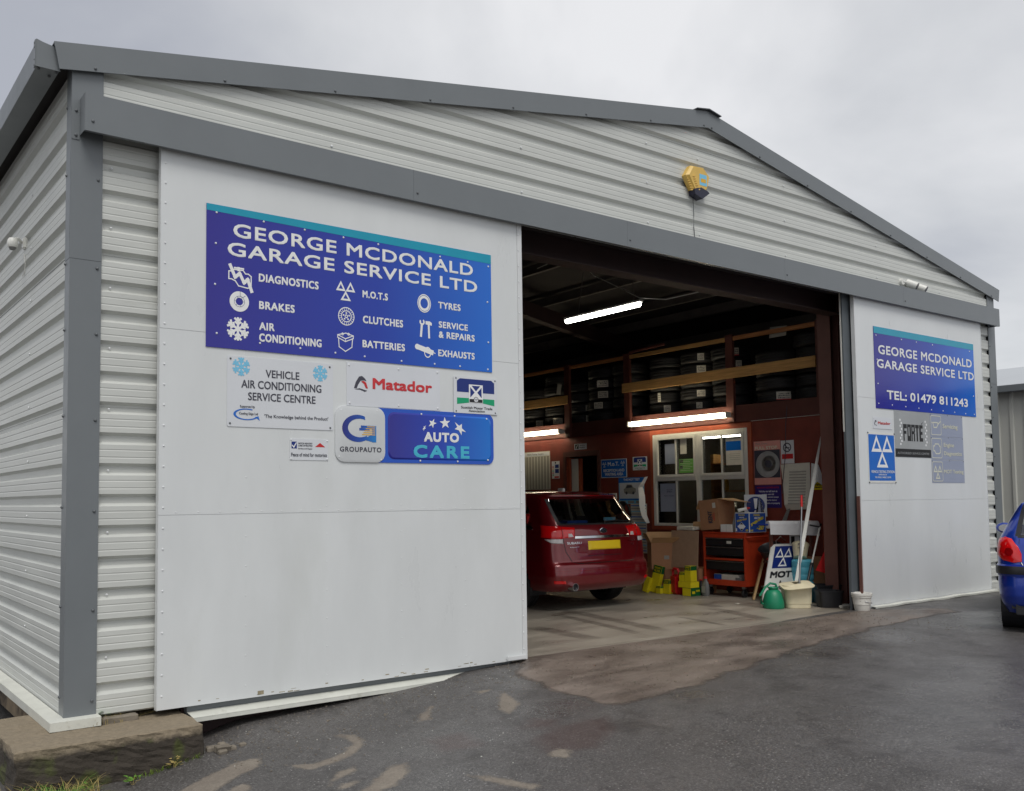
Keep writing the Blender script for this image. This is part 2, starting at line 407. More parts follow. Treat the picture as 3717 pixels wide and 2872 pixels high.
class Pr:
    """2D shapes on a plane, all in one flat print"""
    def __init__(s, pl, d): s.pl, s.d = pl, d; s.v = []; s.f = []; s.inv = None
    def _a(s, pts, fs):
        # every face gets a hair's breadth of its own so that overlapping strokes never share a plane
        for f in fs:
            n = len(s.v); s.k = (getattr(s, 'k', 0) + 1) % 50; e_ = s.d + s.k * 0.8e-5 + getattr(s, 'c', 0) * 4.5e-4
            s.v += [s.pl.P(pts[i][0], pts[i][1], e_) for i in f]; s.f.append(tuple(range(n, n + len(f))))
        return s
    def poly(s, pts):
        n = len(pts)
        if n > 4:
            return s._a(pts, [tuple(t) for t in geometry.tessellate_polygon([[Vector((x, y, 0)) for x, y in pts]])])
        return s._a(pts, [tuple(range(n))])
    def rect(s, x0, y0, x1, y1): return s._a([(x0, y0), (x1, y0), (x1, y1), (x0, y1)], [(0, 1, 2, 3)])
    def text(s, t, x0, y0, x1, y1, bold=0.02, space=1.0):
        vs, fs, _ = text_mesh(t, 0, space); w = bold * (y1 - y0) * 1.3; x0 += w; x1 -= w; y0 += w; y1 -= w
        for k, (i, j) in enumerate(((-1, -1), (1, -1), (-1, 1), (1, 1))):
            s.c = k; s._a([(x0 + a * (x1 - x0) + i * w, y0 + b * (y1 - y0) + j * w) for a, b in vs], fs)
        s.c = 0; return s
    def ring(s, cx, cy, r0, r1, n=28, a0=0, a1=360, ky=1.0):
        k = n; full = (a1 - a0) >= 360; pts = []
        m = k if full else k + 1
        for i in range(m):
            a = R_(a0 + (a1 - a0) * i / k); pts += [(cx + r0 * math.cos(a), cy + r0 * math.sin(a) * ky), (cx + r1 * math.cos(a), cy + r1 * math.sin(a) * ky)]
        return s._a(pts, [(2 * i, 2 * i + 1, (2 * i + 3) % (2 * m), (2 * i + 2) % (2 * m)) for i in range(k)])
    def disc(s, cx, cy, r, n=20, ky=1.0): return s._a([(cx + r * math.cos(2 * PI * i / n), cy + r * ky * math.sin(2 * PI * i / n)) for i in range(n)], [tuple(range(n))])
    def line(s, pts, w, closed=False):
        if closed: pts = list(pts) + [pts[0]]
        for a, b in zip(pts[:-1], pts[1:]):
            dx, dy = b[0] - a[0], b[1] - a[1]; l = math.hypot(dx, dy) or 1; nx, ny = -dy / l * w / 2, dx / l * w / 2; ex, ey = dx / l * w / 2, dy / l * w / 2
            s._a([(a[0] - ex + nx, a[1] - ey + ny), (a[0] - ex - nx, a[1] - ey - ny), (b[0] + ex - nx, b[1] + ey - ny), (b[0] + ex + nx, b[1] + ey + ny)], [(0, 1, 2, 3)])
        return s
    def tri_sign(s, x0, y0, x1, y1, w=0.28):
        """three hollow triangles, two above one"""
        W, H = x1 - x0, y1 - y0
        def tri(ax, ay, b, h):
            o = [(ax - b / 2, ay), (ax + b / 2, ay), (ax, ay + h)]
            cx, cy = ax, ay + h * 0.36
            i = [(cx + (px - cx) * (1 - w * 1.9), cy + (py - cy) * (1 - w * 1.9)) for px, py in o]
            s._a(o + i, [(0, 1, 4, 3), (1, 2, 5, 4), (2, 0, 3, 5)])
        tri(x0 + W * 0.25, y0 + H * 0.48, W * 0.5, H * 0.52); tri(x0 + W * 0.75, y0 + H * 0.48, W * 0.5, H * 0.52); tri(x0 + W * 0.5, y0, W * 0.54, H * 0.50)
        return s
    def snow(s, cx, cy, r, w):
        for k in range(6):
            a = R_(60 * k + 30); u = (math.cos(a), math.sin(a)); s.line([(cx, cy), (cx + u[0] * r, cy + u[1] * r)], w)
            for q in (0.45, 0.74):
                p = (cx + u[0] * r * q, cy + u[1] * r * q)
                for sg in (50, -50):
                    b = a + R_(sg); s.line([p, (p[0] + math.cos(b) * r * (0.36 if q > .5 else .3), p[1] + math.sin(b) * r * (0.36 if q > .5 else .3))], w * 0.9)
        return s
    def build(s, name, m, parent, label=None):
        inv = wloc(parent).inverted()
        o = link_mesh(name, [inv @ q for q in s.v], s.f, m, parent)
        if label: o['label'] = label
        return o

def rrect(x0, y0, x1, y1, r, n=5, corners='abcd'):
    pts = []
    for (cx, cy, a, k) in ((x1 - r, y0 + r, 270, 'b'), (x1 - r, y1 - r, 0, 'c'), (x0 + r, y1 - r, 90, 'd'), (x0 + r, y0 + r, 180, 'a')):
        if k in corners:
            pts += [(cx + r * math.cos(R_(a + 90 * i / n)), cy + r * math.sin(R_(a + 90 * i / n))) for i in range(n + 1)]
        else:
            pts.append({'a': (x0, y0), 'b': (x1, y0), 'c': (x1, y1), 'd': (x0, y1)}[k])
    return pts
def plate(pl, pts, d0, t, m, parent, name='panel', **k):
    b = MB(); b.prism([pl.P(x, y, d0) for x, y in pts], pl.N * t); return b.build(name, m, parent, **k)
def rivets(pl, pts, d, r, m, parent, name='rivet', h=None):
    for p in pts:
        b = MB(); b.dome(pl.P(p[0], p[1], d), pl.N, r, h or r * 0.7, 8); b.build(name, m, parent, smooth=True)
def R4(x0, y0, x1, y1): return [(x0, y0), (x1, y0), (x1, y1), (x0, y1)]
# ------------------------------------------------------------------ ground
def sm(t): t = max(0, min(1, t)); return t * t * (3 - 2 * t)
def gz(x, y):
    s = sm((4.3 - x) / 3.6)
    z = -0.022 - 0.235 * s - 0.035 * sm(-y / 3) * (1 - s) + 0.045 * sm((x - 6.5) / 3.5)
    z += 0.010 * (noise.noise(Vector((x * 0.9, y * 0.9, 1.3))) ) * sm(-y / 0.5)
    z += 0.075 * sm((y + 0.75) / 0.6) * sm((x - 0.85) / 0.5) * s - 0.085 * sm((0.95 - x) / 0.7)
    if y > 0: z = z - 0.08 * sm(y / 0.3)
    return z
TAN = [[(0.33, -1.09), (0.35, -1.27), (0.6, -1.21), (0.99, -1.04), (1.1, -0.83), (1.0, -0.81), (0.68, -0.91), (0.36, -1.02)],
       [(0.48, -1.45), (0.58, -1.3), (0.79, -1.25), (0.79, -1.37), (0.6, -1.57), (0.45, -1.6)],
       [(1.72, -0.72), (1.84, -0.82), (1.8, -1.06), (1.65, -1.2), (1.4, -1.32), (1.21, -1.33), (1.15, -1.12), (1.29, -1.23), (1.54, -1.17), (1.72, -1.0), (1.74, -0.86)],
       [(1.15, -1.71), (1.34, -1.49), (1.47, -1.47), (1.44, -1.57), (1.26, -1.61)], [(1.14, -1.8), (1.26, -1.7), (1.36, -1.73), (1.27, -1.8)],
       [(1.2, -1.92), (1.34, -1.86), (1.66, -1.63), (1.74, -1.67), (1.68, -1.81), (1.48, -1.97), (1.32, -2.01)],
       [(1.88, -2.17), (1.96, -2.27), (2.08, -2.64), (1.99, -2.65), (1.91, -2.42)], [(3.07, -0.63), (3.24, -0.68), (3.08, -0.74)],
       [(3.24, -0.83), (3.08, -1.22), (2.86, -1.36), (2.88, -1.2), (3.1, -0.94)], [(2.64, -0.67), (2.4, -0.97), (2.30, -0.96), (2.42, -0.8)],
       [(2.0, -2.85), (2.2, -3.0), (2.16, -3.06)], [(2.45, -2.28), (2.58, -2.2), (2.62, -2.3), (2.5, -2.4)]]
RED = [[(2.11, -1.36), (2.36, -1.45), (2.3, -1.77), (2.03, -1.69)], [(2.5, -2.2), (2.6, -1.95), (2.9, -1.85), (3.3, -1.95), (3.1, -2.2), (2.75, -2.4)], [(2.7, -1.7), (2.9, -1.6), (3.0, -1.75), (2.85, -1.85)]]
WET = [(9.6, -1.5, 1.1), (10.4, -1.2, 0.6), (6.8, -1.55, 0.6), (8.0, -1.4, 0.7), (2.2, -1.5, 0.7), (1.7, -2.1, 0.6), (3.2, -1.5, 0.5), (5.2, -3.4, 1.6), (7.0, -3.4, 1.8), (4.2, -1.95, 0.4)]
def pd(p, poly):
    """signed distance to polygon, positive inside"""
    x, y = p; ins = False; d = 9e9; n = len(poly)
    for i in range(n):
        (x0, y0), (x1, y1) = poly[i], poly[(i + 1) % n]
        if (y0 > y) != (y1 > y) and x < (x1 - x0) * (y - y0) / (y1 - y0) + x0: ins = not ins
        dx, dy = x1 - x0, y1 - y0; t = max(0, min(1, ((x - x0) * dx + (y - y0) * dy) / (dx * dx + dy * dy)))
        d = min(d, (x - x0 - t * dx) ** 2 + (y - y0 - t * dy) ** 2)
    d = math.sqrt(d); return d if ins else -d
def rng(a, b, s):
    n = max(1, int(round((b - a) / s))); return [a + (b - a) * i / n for i in range(n)]
xs = [-900, -300, -100, -40, -15, -7, -4, -3, -2, -1.5] + rng(-1.2, 5, 0.035) + rng(5, 12.5, 0.07) + [12.5, 13, 13.5, 14, 15, 17, 20, 26, 40, 100, 300, 900]
ys = [-900, -300, -100, -40, -20, -12, -9, -7.5, -6.5, -6, -5.5, -5.0] + rng(-4.6, -3, 0.07) + rng(-3, 0.4, 0.035) + [0.4, 0.8, 1.2, 2, 4, 8, 14, 20, 30, 60, 200, 900]
vs = []; at = [[], [], []]
bb = [(min(q[0] for q in p) - .2, max(q[0] for q in p) + .2, min(q[1] for q in p) - .2, max(q[1] for q in p) + .2, p, k) for k, g_ in ((0, TAN), (1, RED)) for p in g_]
for y in ys:
    for x in xs:
        vs.append((x, y, gz(x, y)))
        a = [0.0, 0.0, 0.0]
        for b in bb:
            if b[0] < x < b[1] and b[2] < y < b[3]: a[b[5]] = max(a[b[5]], max(0, min(1, 0.5 + pd((x, y), b[4]) / 0.16)))
        for wx, wy, wr in WET:
            d = math.hypot((x - wx), (y - wy) * 1.5) / wr
            if d < 1: a[2] = max(a[2], 1 - d)
        for k in range(3): at[k].append(a[k])
nx = len(xs)
fs = [(j * nx + i, j * nx + i + 1, (j + 1) * nx + i + 1, (j + 1) * nx + i) for j in range(len(ys) - 1) for i in range(nx - 1)]
def asphalt_mat():
    m = bpy.data.materials.new('asphalt'); m.use_nodes = True; t = m.node_tree; b = t.nodes['Principled BSDF']; Nn = t.nodes.new; Ll = t.links.new
    c = Nn('ShaderNodeTexCoord')
    def nz(sc, det=6, ro=0.6, dist=0):
        n = Nn('ShaderNodeTexNoise'); n.inputs['Scale'].default_value = sc; n.inputs['Detail'].default_value = det; n.inputs['Roughness'].default_value = ro; n.inputs['Distortion'].default_value = dist
        Ll(c.outputs['Object'], n.inputs['Vector']); return n.outputs[0]
    def mr(v, a, b_, c_, d_):
        r = Nn('ShaderNodeMapRange'); r.inputs[1].default_value = a; r.inputs[2].default_value = b_; r.inputs[3].default_value = c_; r.inputs[4].default_value = d_; Ll(v, r.inputs[0]); return r.outputs[0]
    def mixc(f, a, b_):
        x = Nn('ShaderNodeMix'); x.data_type = 'RGBA'; Ll(f, x.inputs[0])
        for k, q in ((6, a), (7, b_)):
            if isinstance(q, tuple): x.inputs[k].default_value = (*q, 1)
            else: Ll(q, x.inputs[k])
        return x.outputs[2]
    def math_(op, a, b_):
        x = Nn('ShaderNodeMath'); x.operation = op
        for k, q in ((0, a), (1, b_)):
            if isinstance(q, (int, float)): x.inputs[k].default_value = q
            else: Ll(q, x.inputs[k])
        return x.outputs[0]
    big = nz(0.8, 7, 0.65); mid = nz(3.5, 8, 0.7); fine = nz(70, 5, 0.75); edge = nz(11, 10, 0.82)
    base = mixc(mr(big, 0.35, 0.65, 0, 1), (0.058, 0.053, 0.050), (0.096, 0.089, 0.085))
    base = mixc(mr(mid, 0.50, 0.66, 0, 0.45), base, (0.125, 0.118, 0.115))
    base = mixc(mr(fine, 0.5, 0.70, 0, 0.8), base, (0.24, 0.23, 0.22)); base = mixc(mr(nz(26, 6, 0.75), 0.52, 0.66, 0, 0.4), base, (0.14, 0.132, 0.125)); base = mixc(mr(nz(1.7, 9, 0.75), 0.53, 0.62, 0, 0.6), base, (0.036, 0.032, 0.030))
    base = mixc(mr(fine, 0.30, 0.48, 0.75, 0), base, (0.025, 0.024, 0.024))
    vo = Nn('ShaderNodeTexVoronoi'); vo.inputs['Scale'].default_value = 34; Ll(c.outputs['Object'], vo.inputs['Vector'])
    sp = mr(vo.outputs['Distance'], 0.08, 0.24, 1, 0)
    sel = mr(nz(5, 4), 0.48, 0.60, 0.35, 1)
    base = mixc(math_('MULTIPLY', math_('MULTIPLY', sp, sel), 0.8), base, (0.44, 0.42, 0.40))
    def attr(n):
        a = Nn('ShaderNodeAttribute'); a.attribute_name = n; return a.outputs['Fac']
    def crisp(n, amp=0.7, w=0.05):
        return mr(math_('ADD', attr(n), math_('MULTIPLY', math_('SUBTRACT', edge, 0.5), amp)), 0.5 - w, 0.5 + w, 0, 1)
    tan = crisp('tan', 1.1, 0.10); tcol = mixc(mr(mid, 0.35, 0.65, 0, 1), (0.21, 0.175, 0.14), (0.29, 0.25, 0.20)); tcol = mixc(mr(fine, 0.3, 0.6, 0.5, 0), tcol, (0.12, 0.10, 0.08))
    red = crisp('red', 1.7, 0.35)
    base = mixc(math_('MULTIPLY', red, 0.5), base, (0.07, 0.035, 0.03))
    base = mixc(math_('MULTIPLY', tan, 0.85), base, tcol)
    Ll(base, b.inputs['Base Color'])
    wet = math_('ADD', math_('MULTIPLY', attr('wet'), 0.75), math_('MULTIPLY', math_('SUBTRACT', big, 0.42), 1.6))
    wet = mr(wet, 0.05, 0.7, 0, 1)
    ro = math_('SUBTRACT', mr(wet, 0, 1, 0.46, 0.17), 0.0)
    ro = math_('MAXIMUM', ro, math_('MULTIPLY', tan, 0.7))
    Ll(ro, b.inputs['Roughness']); b.inputs['Specular IOR Level'].default_value = 0.5
    bp = Nn('ShaderNodeBump'); bp.inputs['Distance'].default_value = 0.007; Ll(mr(wet, 0, 1, 0.75, 0.35), bp.inputs['Strength'])
    Ll(math_('ADD', fine, math_('MULTIPLY', nz(230, 2), 0.6)), bp.inputs['Height'])
    bp2 = Nn('ShaderNodeBump'); bp2.inputs['Distance'].default_value = 0.03; bp2.inputs['Strength'].default_value = 0.6
    Ll(math_('SUBTRACT', mid, math_('MULTIPLY', tan, 0.25)), bp2.inputs['Height']); Ll(bp.outputs[0], bp2.inputs['Normal']); Ll(bp2.outputs[0], b.inputs['Normal'])
    return m
g_o = link_mesh('ground', vs, fs, asphalt_mat(), smooth=True); struct(g_o); g_o['label'] = 'wet patched grey asphalt yard in front of the garage'
for k, n in enumerate(('tan', 'red', 'wet')):
    a = g_o.data.attributes.new(n, 'FLOAT', 'POINT'); a.data.foreach_set('value', at[k])

# brown stained concrete apron in front of the opening
AP = [(4.14, -0.0), (3.95, -0.15), (3.70, -0.36), (3.55, -0.8), (3.52, -1.25), (3.50, -1.6), (3.56, -1.86), (3.95, -1.86), (4.5, -1.80), (5.5, -1.55), (6.6, -1.27), (7.4, -1.18), (8.2, -1.06), (9.5, -0.98), (10.55, -0.95), (10.75, -0.7), (10.62, -0.52), (10.2, -0.30), (9.95, -0.14), (9.78, 0.0), (9.7, 0.0)]
bd = []
for i in range(len(AP)):
    (x0, y0), (x1, y1) = AP[i], AP[(i + 1) % len(AP)]
    n = max(1, int(math.hypot(x1 - x0, y1 - y0) / 0.04))
    for k in range(n):
        x, y = x0 + (x1 - x0) * k / n, y0 + (y1 - y0) * k / n
        j = 0.09 if y < -0.1 else 0
        bd.append((x + j * noise.noise(Vector((x * 3, y * 3, 5))) + 0.4 * j * noise.noise(Vector((x * 14, y * 14, 5))), y + j * noise.noise(Vector((x * 3, y * 3, 9))) + 0.4 * j * noise.noise(Vector((x * 14, y * 14, 9)))))
pts = [Vector(p) for p in bd]; nb = len(pts)
for x in rng(3.4, 10.8, 0.12):
    for y in rng(-2, 0, 0.12):
        if pd((x, y), bd) > 0.06: pts.append(Vector((x + random.uniform(-.02, .02), y + random.uniform(-.02, .02))))
cv, ce, cf, *_ = geometry.delaunay_2d_cdt(pts, [(i, (i + 1) % nb) for i in range(nb)], [], 1, 1e-5)
def apz(x, y):
    t = sm(-y / 0.9); return (0.0 * (1 - t) + (gz(x, y) + 0.004) * t) if y > -1.6 else gz(x, y) + 0.004
avs = []
for v in cv:
    e_ = pd((v.x, v.y), bd); h = max(gz(v.x, v.y) + 0.004, apz(v.x, v.y)) if v.y < -0.02 else -0.002
    avs.append((v.x, v.y, h if e_ > 0.02 or v.y > -0.03 else gz(v.x, v.y) + 0.002))
M['apron'] = mat('apron_concrete', (0.180, 0.145, 0.121), 0.40, var=0.34, scale=2.2, rvar=0.14, bump=0.9, bscale=60, stretch=(0.7, 1.5, 1), col2=(0.085, 0.066, 0.055), c2t=(0.48, 0.64))
def fray(m):
    t = m.node_tree; o = [n for n in t.nodes if n.type == 'OUTPUT_MATERIAL'][0]; b = t.nodes['Principled BSDF']
    a = t.nodes.new('ShaderNodeAttribute'); a.attribute_name = 'inset'; c = t.nodes.new('ShaderNodeTexCoord')
    n = t.nodes.new('ShaderNodeTexNoise'); n.inputs['Scale'].default_value = 7; n.inputs['Detail'].default_value = 10; n.inputs['Roughness'].default_value = 0.8; t.links.new(c.outputs['Object'], n.inputs['Vector'])
    ad = t.nodes.new('ShaderNodeMath'); ad.operation = 'ADD'; t.links.new(a.outputs['Fac'], ad.inputs[0]); t.links.new(n.outputs[0], ad.inputs[1])
    r = t.nodes.new('ShaderNodeMapRange'); r.inputs[1].default_value = 0.52; r.inputs[2].default_value = 0.9; t.links.new(ad.outputs[0], r.inputs[0])
    tr = t.nodes.new('ShaderNodeBsdfTransparent'); mx = t.nodes.new('ShaderNodeMixShader'); t.links.new(r.outputs[0], mx.inputs[0]); t.links.new(tr.outputs[0], mx.inputs[1]); t.links.new(b.outputs[0], mx.inputs[2]); t.links.new(mx.outputs[0], o.inputs[0])
fray(M['apron'])
ap = struct(link_mesh('concrete_apron', avs, [tuple(f) for f in cf], 'apron', smooth=True)); ia = ap.data.attributes.new('inset', 'FLOAT', 'POINT'); ia.data.foreach_set('value', [max(0, min(1, pd((v.x, v.y), bd) / 0.20)) if v.y < -0.12 else 1.0 for v in cv]); ap['label'] = 'brown stained concrete apron at the garage opening'

# ------------------------------------------------------------------ the garage building
G = thing('garage_building', 'cream corrugated steel garage with grey trim, sliding doors and an open bay', 'building', (0, 0, 0))
P0, HC = 0.236, 0.2226
PROF = [(0, 0), (0.034, 0), (0.041, 1), (0.048, 0), (0.088, 0), (0.095, 1), (0.102, 0), (0.134, 0), (0.156, 2), (0.200, 2)]
DEP = {0: 0.012, 1: 0.0145, 2: 0.046}
def bps(z0, z1):
    L_ = []
    for k in range(-3, 30):
        for t, c in PROF:
            L_.append((P0 + k * HC + t, DEP[c]))
    L_.sort(); o = []
    def at_(z):
        for (a, ca), (b, cb) in zip(L_[:-1], L_[1:]):
            if a <= z <= b: return ca + (cb - ca) * (z - a) / (b - a)
    o = [(z0, at_(z0))] + [q for q in L_ if z0 + 1e-4 < q[0] < z1 - 1e-4] + [(z1, at_(z1))]
    return o
def clad_front(a0, a1, z0, z1, gable=False, mid=None):
    """one profiled sheet on the front wall"""
    b = MB(); zp = bps(z0, z1); rows = []
    for z, d in zp:
        x0, x1 = a0, a1
        if gable:
            xl = (z - 4.68) / 0.1735
            x0, x1 = max(a0, xl), min(a1, 14 - xl)
            if x1 < x0 + 0.01: x0 = x1 = (a0 if a0 > 7 - .5 else a1)
        y = d - 0.0035 * (1 - (z - z0) / (z1 - z0)); rows.append(((x0, y, z), (x1, y, z)))
    for (p, q), (r, s_) in zip(rows[:-1], rows[1:]):
        if q[0] - p[0] < .011 and s_[0] - r[0] < .011: continue
        b._a([p, q, s_, r], [(0, 1, 2, 3)])
    # thin back face so the sheet has thickness
    return b
def clad_side(y0, y1, z0, z1):
    b = MB(); rows = [(d - 0.0035 * (1 - (z - z0) / (z1 - z0)), z) for z, d in bps(z0, z1)]
    for (d0, za_), (d1, zb_) in zip(rows[:-1], rows[1:]): b._a([(d0, y0, za_), (d0, y1, za_), (d1, y1, zb_), (d1, y0, zb_)], [(0, 1, 2, 3)])
    return b
LAPS = [0.0, 1.09, 2.203, 3.316, 4.429, 5.542, 6.0]
for k in range(6):
    z0, z1 = LAPS[k], LAPS[k + 1]
    if k < 4:
        clad_front(0.2, 0.86, z0, z1).build('cladding_sheet', 'clad', G, fixn=False)
        clad_front(13.1, 13.8, z0, z1).build('cladding_sheet', 'clad', G, fixn=False)
    if k == 3: pass
    if k >= 4 or k == 3:
        zz0 = max(z0, 4.2)
        for a, b_ in ((0.2, 6.775), (6.772, 13.8)):
            q = clad_front(a, b_, zz0, z1, True)
            if k == 3: q.T = None
            if q.f: q.build('cladding_sheet', 'clad', G, fixn=False)
    if z0 < 4.6:
        for a, b_ in ((0.06, 4.5), (4.497, 9.0), (8.997, 13.0)):
            clad_side(a, b_, z0, min(z1, 4.72)).build('cladding_sheet', 'clad', G, fixn=False)
# screws
sc = MB()
for k in range(30):
    z = P0 + k * HC + 0.17
    for x in (0.29,): 
        if k % 2 == 0 and z < 4.0: sc.dome((x, 0.03, z), (0, -1, 0), 0.009, 0.008)
    for x in (2.1, 4.2, 6.0, 6.86, 8.5, 10.6, 12.3):
        if z > 4.5 and 4.6 + 0.1735 * min(x, 14 - x) > z and k % 2: sc.dome((x, 0.006, z - .11), (0, -1, 0), 0.012, 0.008)
    for y in (1.35, 3.2):
        if z < 4.4 and k % 2: sc.dome((0.008, y, z - .11), (-1, 0, 0), 0.010, 0.007)
sc.build('cladding_screws', 'rivet', G, stuff=True)
# corner posts in two lengths each
for (xa, xb, xs_) in ((0.0, 0.219, 0.0), (13.781, 14.0, 13.992)):
    for z0, z1, e_ in ((0.022, 3.252, 0), (3.254, 4.67, 0.0015)):
        b = MB(); b.box(xa, xb, -e_, 0.009, z0, z1); b.box(xs_ - (e_ if xa < 1 else 0), xs_ + 0.008 + (0 if xa < 1 else e_), 0.0095, 0.135, z0, z1)
        b.build('corner_post', 'trim', G)
    sc = MB()
    for z in (0.12, 0.75, 1.45, 2.1, 2.72, 3.2, 3.85, 4.35):
        sc.dome((xb - 0.03 if xa < 1 else xa + 0.03, -0.0015, z), (0, -1, 0), 0.012, 0.010, 8)
        if xa < 1: sc.dome((0, 0.115, z + 0.03), (-1, 0, 0), 0.012, 0.012, 8)
    sc.build('post_screws', 'screw', G, stuff=True)
# barge boards
def slab_x(pts, y0, y1): return [(p[0], y0, p[1]) for p in pts]
for sgn in (0, 1):
    f_ = (lambda x: x) if sgn == 0 else (lambda x: 14 - x)
    ap_ = 7.0
    b = MB(); b.prism([(f_(x), -0.04 - (0.002 if sgn == 0 else 0), z) for x, z in ((-0.133, 4.782), (-0.095, 4.592), (ap_ + (0.012 if sgn == 0 else 0), 5.806), (ap_ + (0.012 if sgn == 0 else 0), 6.006))], (0, 0.010, 0))
    b.prism([(f_(x), -0.031, z) for x, z in ((-0.133, 4.772), (ap_, 5.994), (ap_, 6.001), (-0.133, 4.780))], (0, 0.24, 0))
    b.build('barge_board', 'trim', G)
    sc = MB()
    for x in [0.15 + i * 0.98 for i in range(7)] + [6.93]:
        sc.dome((f_(x), -0.042, 4.592 + (x + 0.095) * 0.1711 + 0.022), (0, -1, 0), 0.012, 0.010, 8)
    sc.build('barge_screws', 'screw', G, stuff=True)
b = MB()
for sg in (-1, 1): b.prism([(7 + sg * 0.21, -0.075, 5.972), (7, -0.075, 6.008), (7, -0.075, 6.020), (7 + sg * 0.215, -0.075, 5.982)], (0, 13.1, 0))
b.build('ridge_cap', 'trim_dark', G)
# header flashing over the doors
hx = [0.055, 2.83, 5.51, 8.25, 10.99, 13.845]
for i, (a, c_) in enumerate(zip(hx[:-1], hx[1:])):
    a += 0.001; c_ -= 0.001
    b = MB(); b.box(a, c_, -0.150, -0.146, 4.146, 4.42); b.box(a, c_, -0.146, 0.0, 4.416, 4.42); b.box(a, c_, -0.146, -0.12, 4.146, 4.150)
    if i == 0: b.box(a, a + 0.004, -0.1455, -0.002, 4.151, 4.415); b.box(a - 0.055, a - 0.001, -0.006, -0.002, 4.12, 4.35)
    if i == 4: b.box(c_ - 0.004, c_, -0.1455, -0.002, 4.151, 4.415)
    b.build('header_flashing', 'trim', G)
sc = MB()
for x in (0.11, 2.87, 5.55, 8.29, 11.03): sc.dome((x, -0.15, 4.22), (0, -1, 0), 0.012, 0.010, 8)
sc.dome((0.03, -0.006, 4.33), (0, -1, 0), 0.012, 0.010, 8); sc.dome((0.03, -0.006, 4.15), (0, -1, 0), 0.012, 0.010, 8)
sc.build('header_screws', 'screw', G, stuff=True)
MB().box(0.3, 13.6, -0.115, -0.02, 4.215, 4.30).build('door_track', 'dark', G)
# gutter along the left eaves
b = MB(); b.box(-0.237, -0.231, 0.0, 13, 4.60, 4.775); b.box(-0.237, -0.085, 0.0, 13, 4.594, 4.599); b.box(-0.091, -0.085, 0.0, 13, 4.6, 4.755)
b.prism([(-0.243, -0.005, 4.587), (-0.08, -0.005, 4.587), (-0.12, -0.005, 4.757), (-0.20, -0.005, 4.772), (-0.243, -0.005, 4.785)], (0, 0.0045, 0))
b.box(-0.25, -0.237, 0.0, 0.05, 4.59, 4.78)
b.build('gutter', 'trim', G)
sc = MB()
for p in ((-0.244, 0.02, 4.60), (-0.244, 0.02, 4.64), (-0.244, 0.02, 4.73), (-0.244, 0.02, 4.76)): sc.dome(p, (-1, 0, 0), 0.010, 0.010, 8)
for p in ((-0.22, 0.03, 4.589), (-0.10, 0.03, 4.589), (-0.13, 0.12, 4.59)): sc.dome(p, (0, 0, -1), 0.012, 0.012, 8)
sc.build('gutter_bolts', 'screw', G, stuff=True)
# roof and shell
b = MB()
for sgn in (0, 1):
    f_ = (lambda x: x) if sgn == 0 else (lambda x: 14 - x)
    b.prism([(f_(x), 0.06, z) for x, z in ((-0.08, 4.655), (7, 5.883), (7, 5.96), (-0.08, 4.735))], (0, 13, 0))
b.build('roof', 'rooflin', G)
b = MB(); b.box(0.06, 0.12, 0.05, 13.0, 0, 4.7); b.box(13.88, 13.95, 0.05, 13, 0, 4.7); b.box(0.12, 13.88, 12.9, 13, 0, 4.7)
b.prism([(0.12, 12.9, 4.7), (13.88, 12.9, 4.7), (7, 12.9, 5.9)], (0, 0.1, 0))
b.build('inner_wall', 'rooflin', G)
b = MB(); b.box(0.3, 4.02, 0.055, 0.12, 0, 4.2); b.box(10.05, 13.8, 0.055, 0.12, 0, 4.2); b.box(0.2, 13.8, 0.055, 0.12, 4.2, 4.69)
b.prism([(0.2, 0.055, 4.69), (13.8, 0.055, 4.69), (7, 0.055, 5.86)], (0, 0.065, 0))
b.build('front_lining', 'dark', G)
# opening jamb and frame steel
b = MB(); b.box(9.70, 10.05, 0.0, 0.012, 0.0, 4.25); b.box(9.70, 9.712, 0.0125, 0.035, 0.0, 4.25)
b.build('opening_jamb', mat('trim_grey_shaded', lin(88, 94, 98), 0.5, var=.08), G)  # trim grey darkened: the jamb's shade is put into its colour
MB().box(9.690, 9.698, 0.02, 0.035, 2.35, 4.2).build('jamb_edge', 'upvc', G)
def ibeam_x(b, x0, x1, y0, y1, z0, z1, t=0.012):
    b.box(x0, x0 + t, y0, y1, z0, z1); b.box(x1 - t, x1, y0, y1, z0, z1); ym = (y0 + y1) / 2; b.box(x0 + t, x1 - t, ym - t / 2, ym + t / 2, z0, z1)
b = MB(); ibeam_x(b, 10.2, 10.42, 0.50, 0.70, 0.0, 4.45); b.box(10.17, 10.46, 0.46, 0.74, 0.0, 0.012); b.build('steel_column', 'steel_brown', G)
b = MB(); ibeam_x(b, 3.7, 3.92, 0.50, 0.70, 0.0, 4.45); b.build('steel_column', 'steel_brown', G)
MB().box(10.46, 10.80, 0.50, 0.56, 0, 4.4).build('reveal_panel', 'wall_red', G)
b = MB(); b.box(4.0, 10.2, 0.30, 0.50, 4.02, 4.035); b.box(4.0, 10.2, 0.30, 0.50, 4.30, 4.315); b.box(4.0, 10.2, 0.395, 0.405, 4.036, 4.299); b.build('lintel_beam', 'oxide_dark', G)
for y in (0.52, 6.3, 12.2):
    b = MB()
    for sgn in (0, 1):
        f_ = (lambda x: x) if sgn == 0 else (lambda x: 14 - x)
        b.prism([(f_(x), y, z) for x, z in ((0.2, 4.20), (7, 5.40), (7, 5.68), (0.2, 4.48))], (0, 0.18, 0))
    b.build('rafter', 'oxide_dark', G)
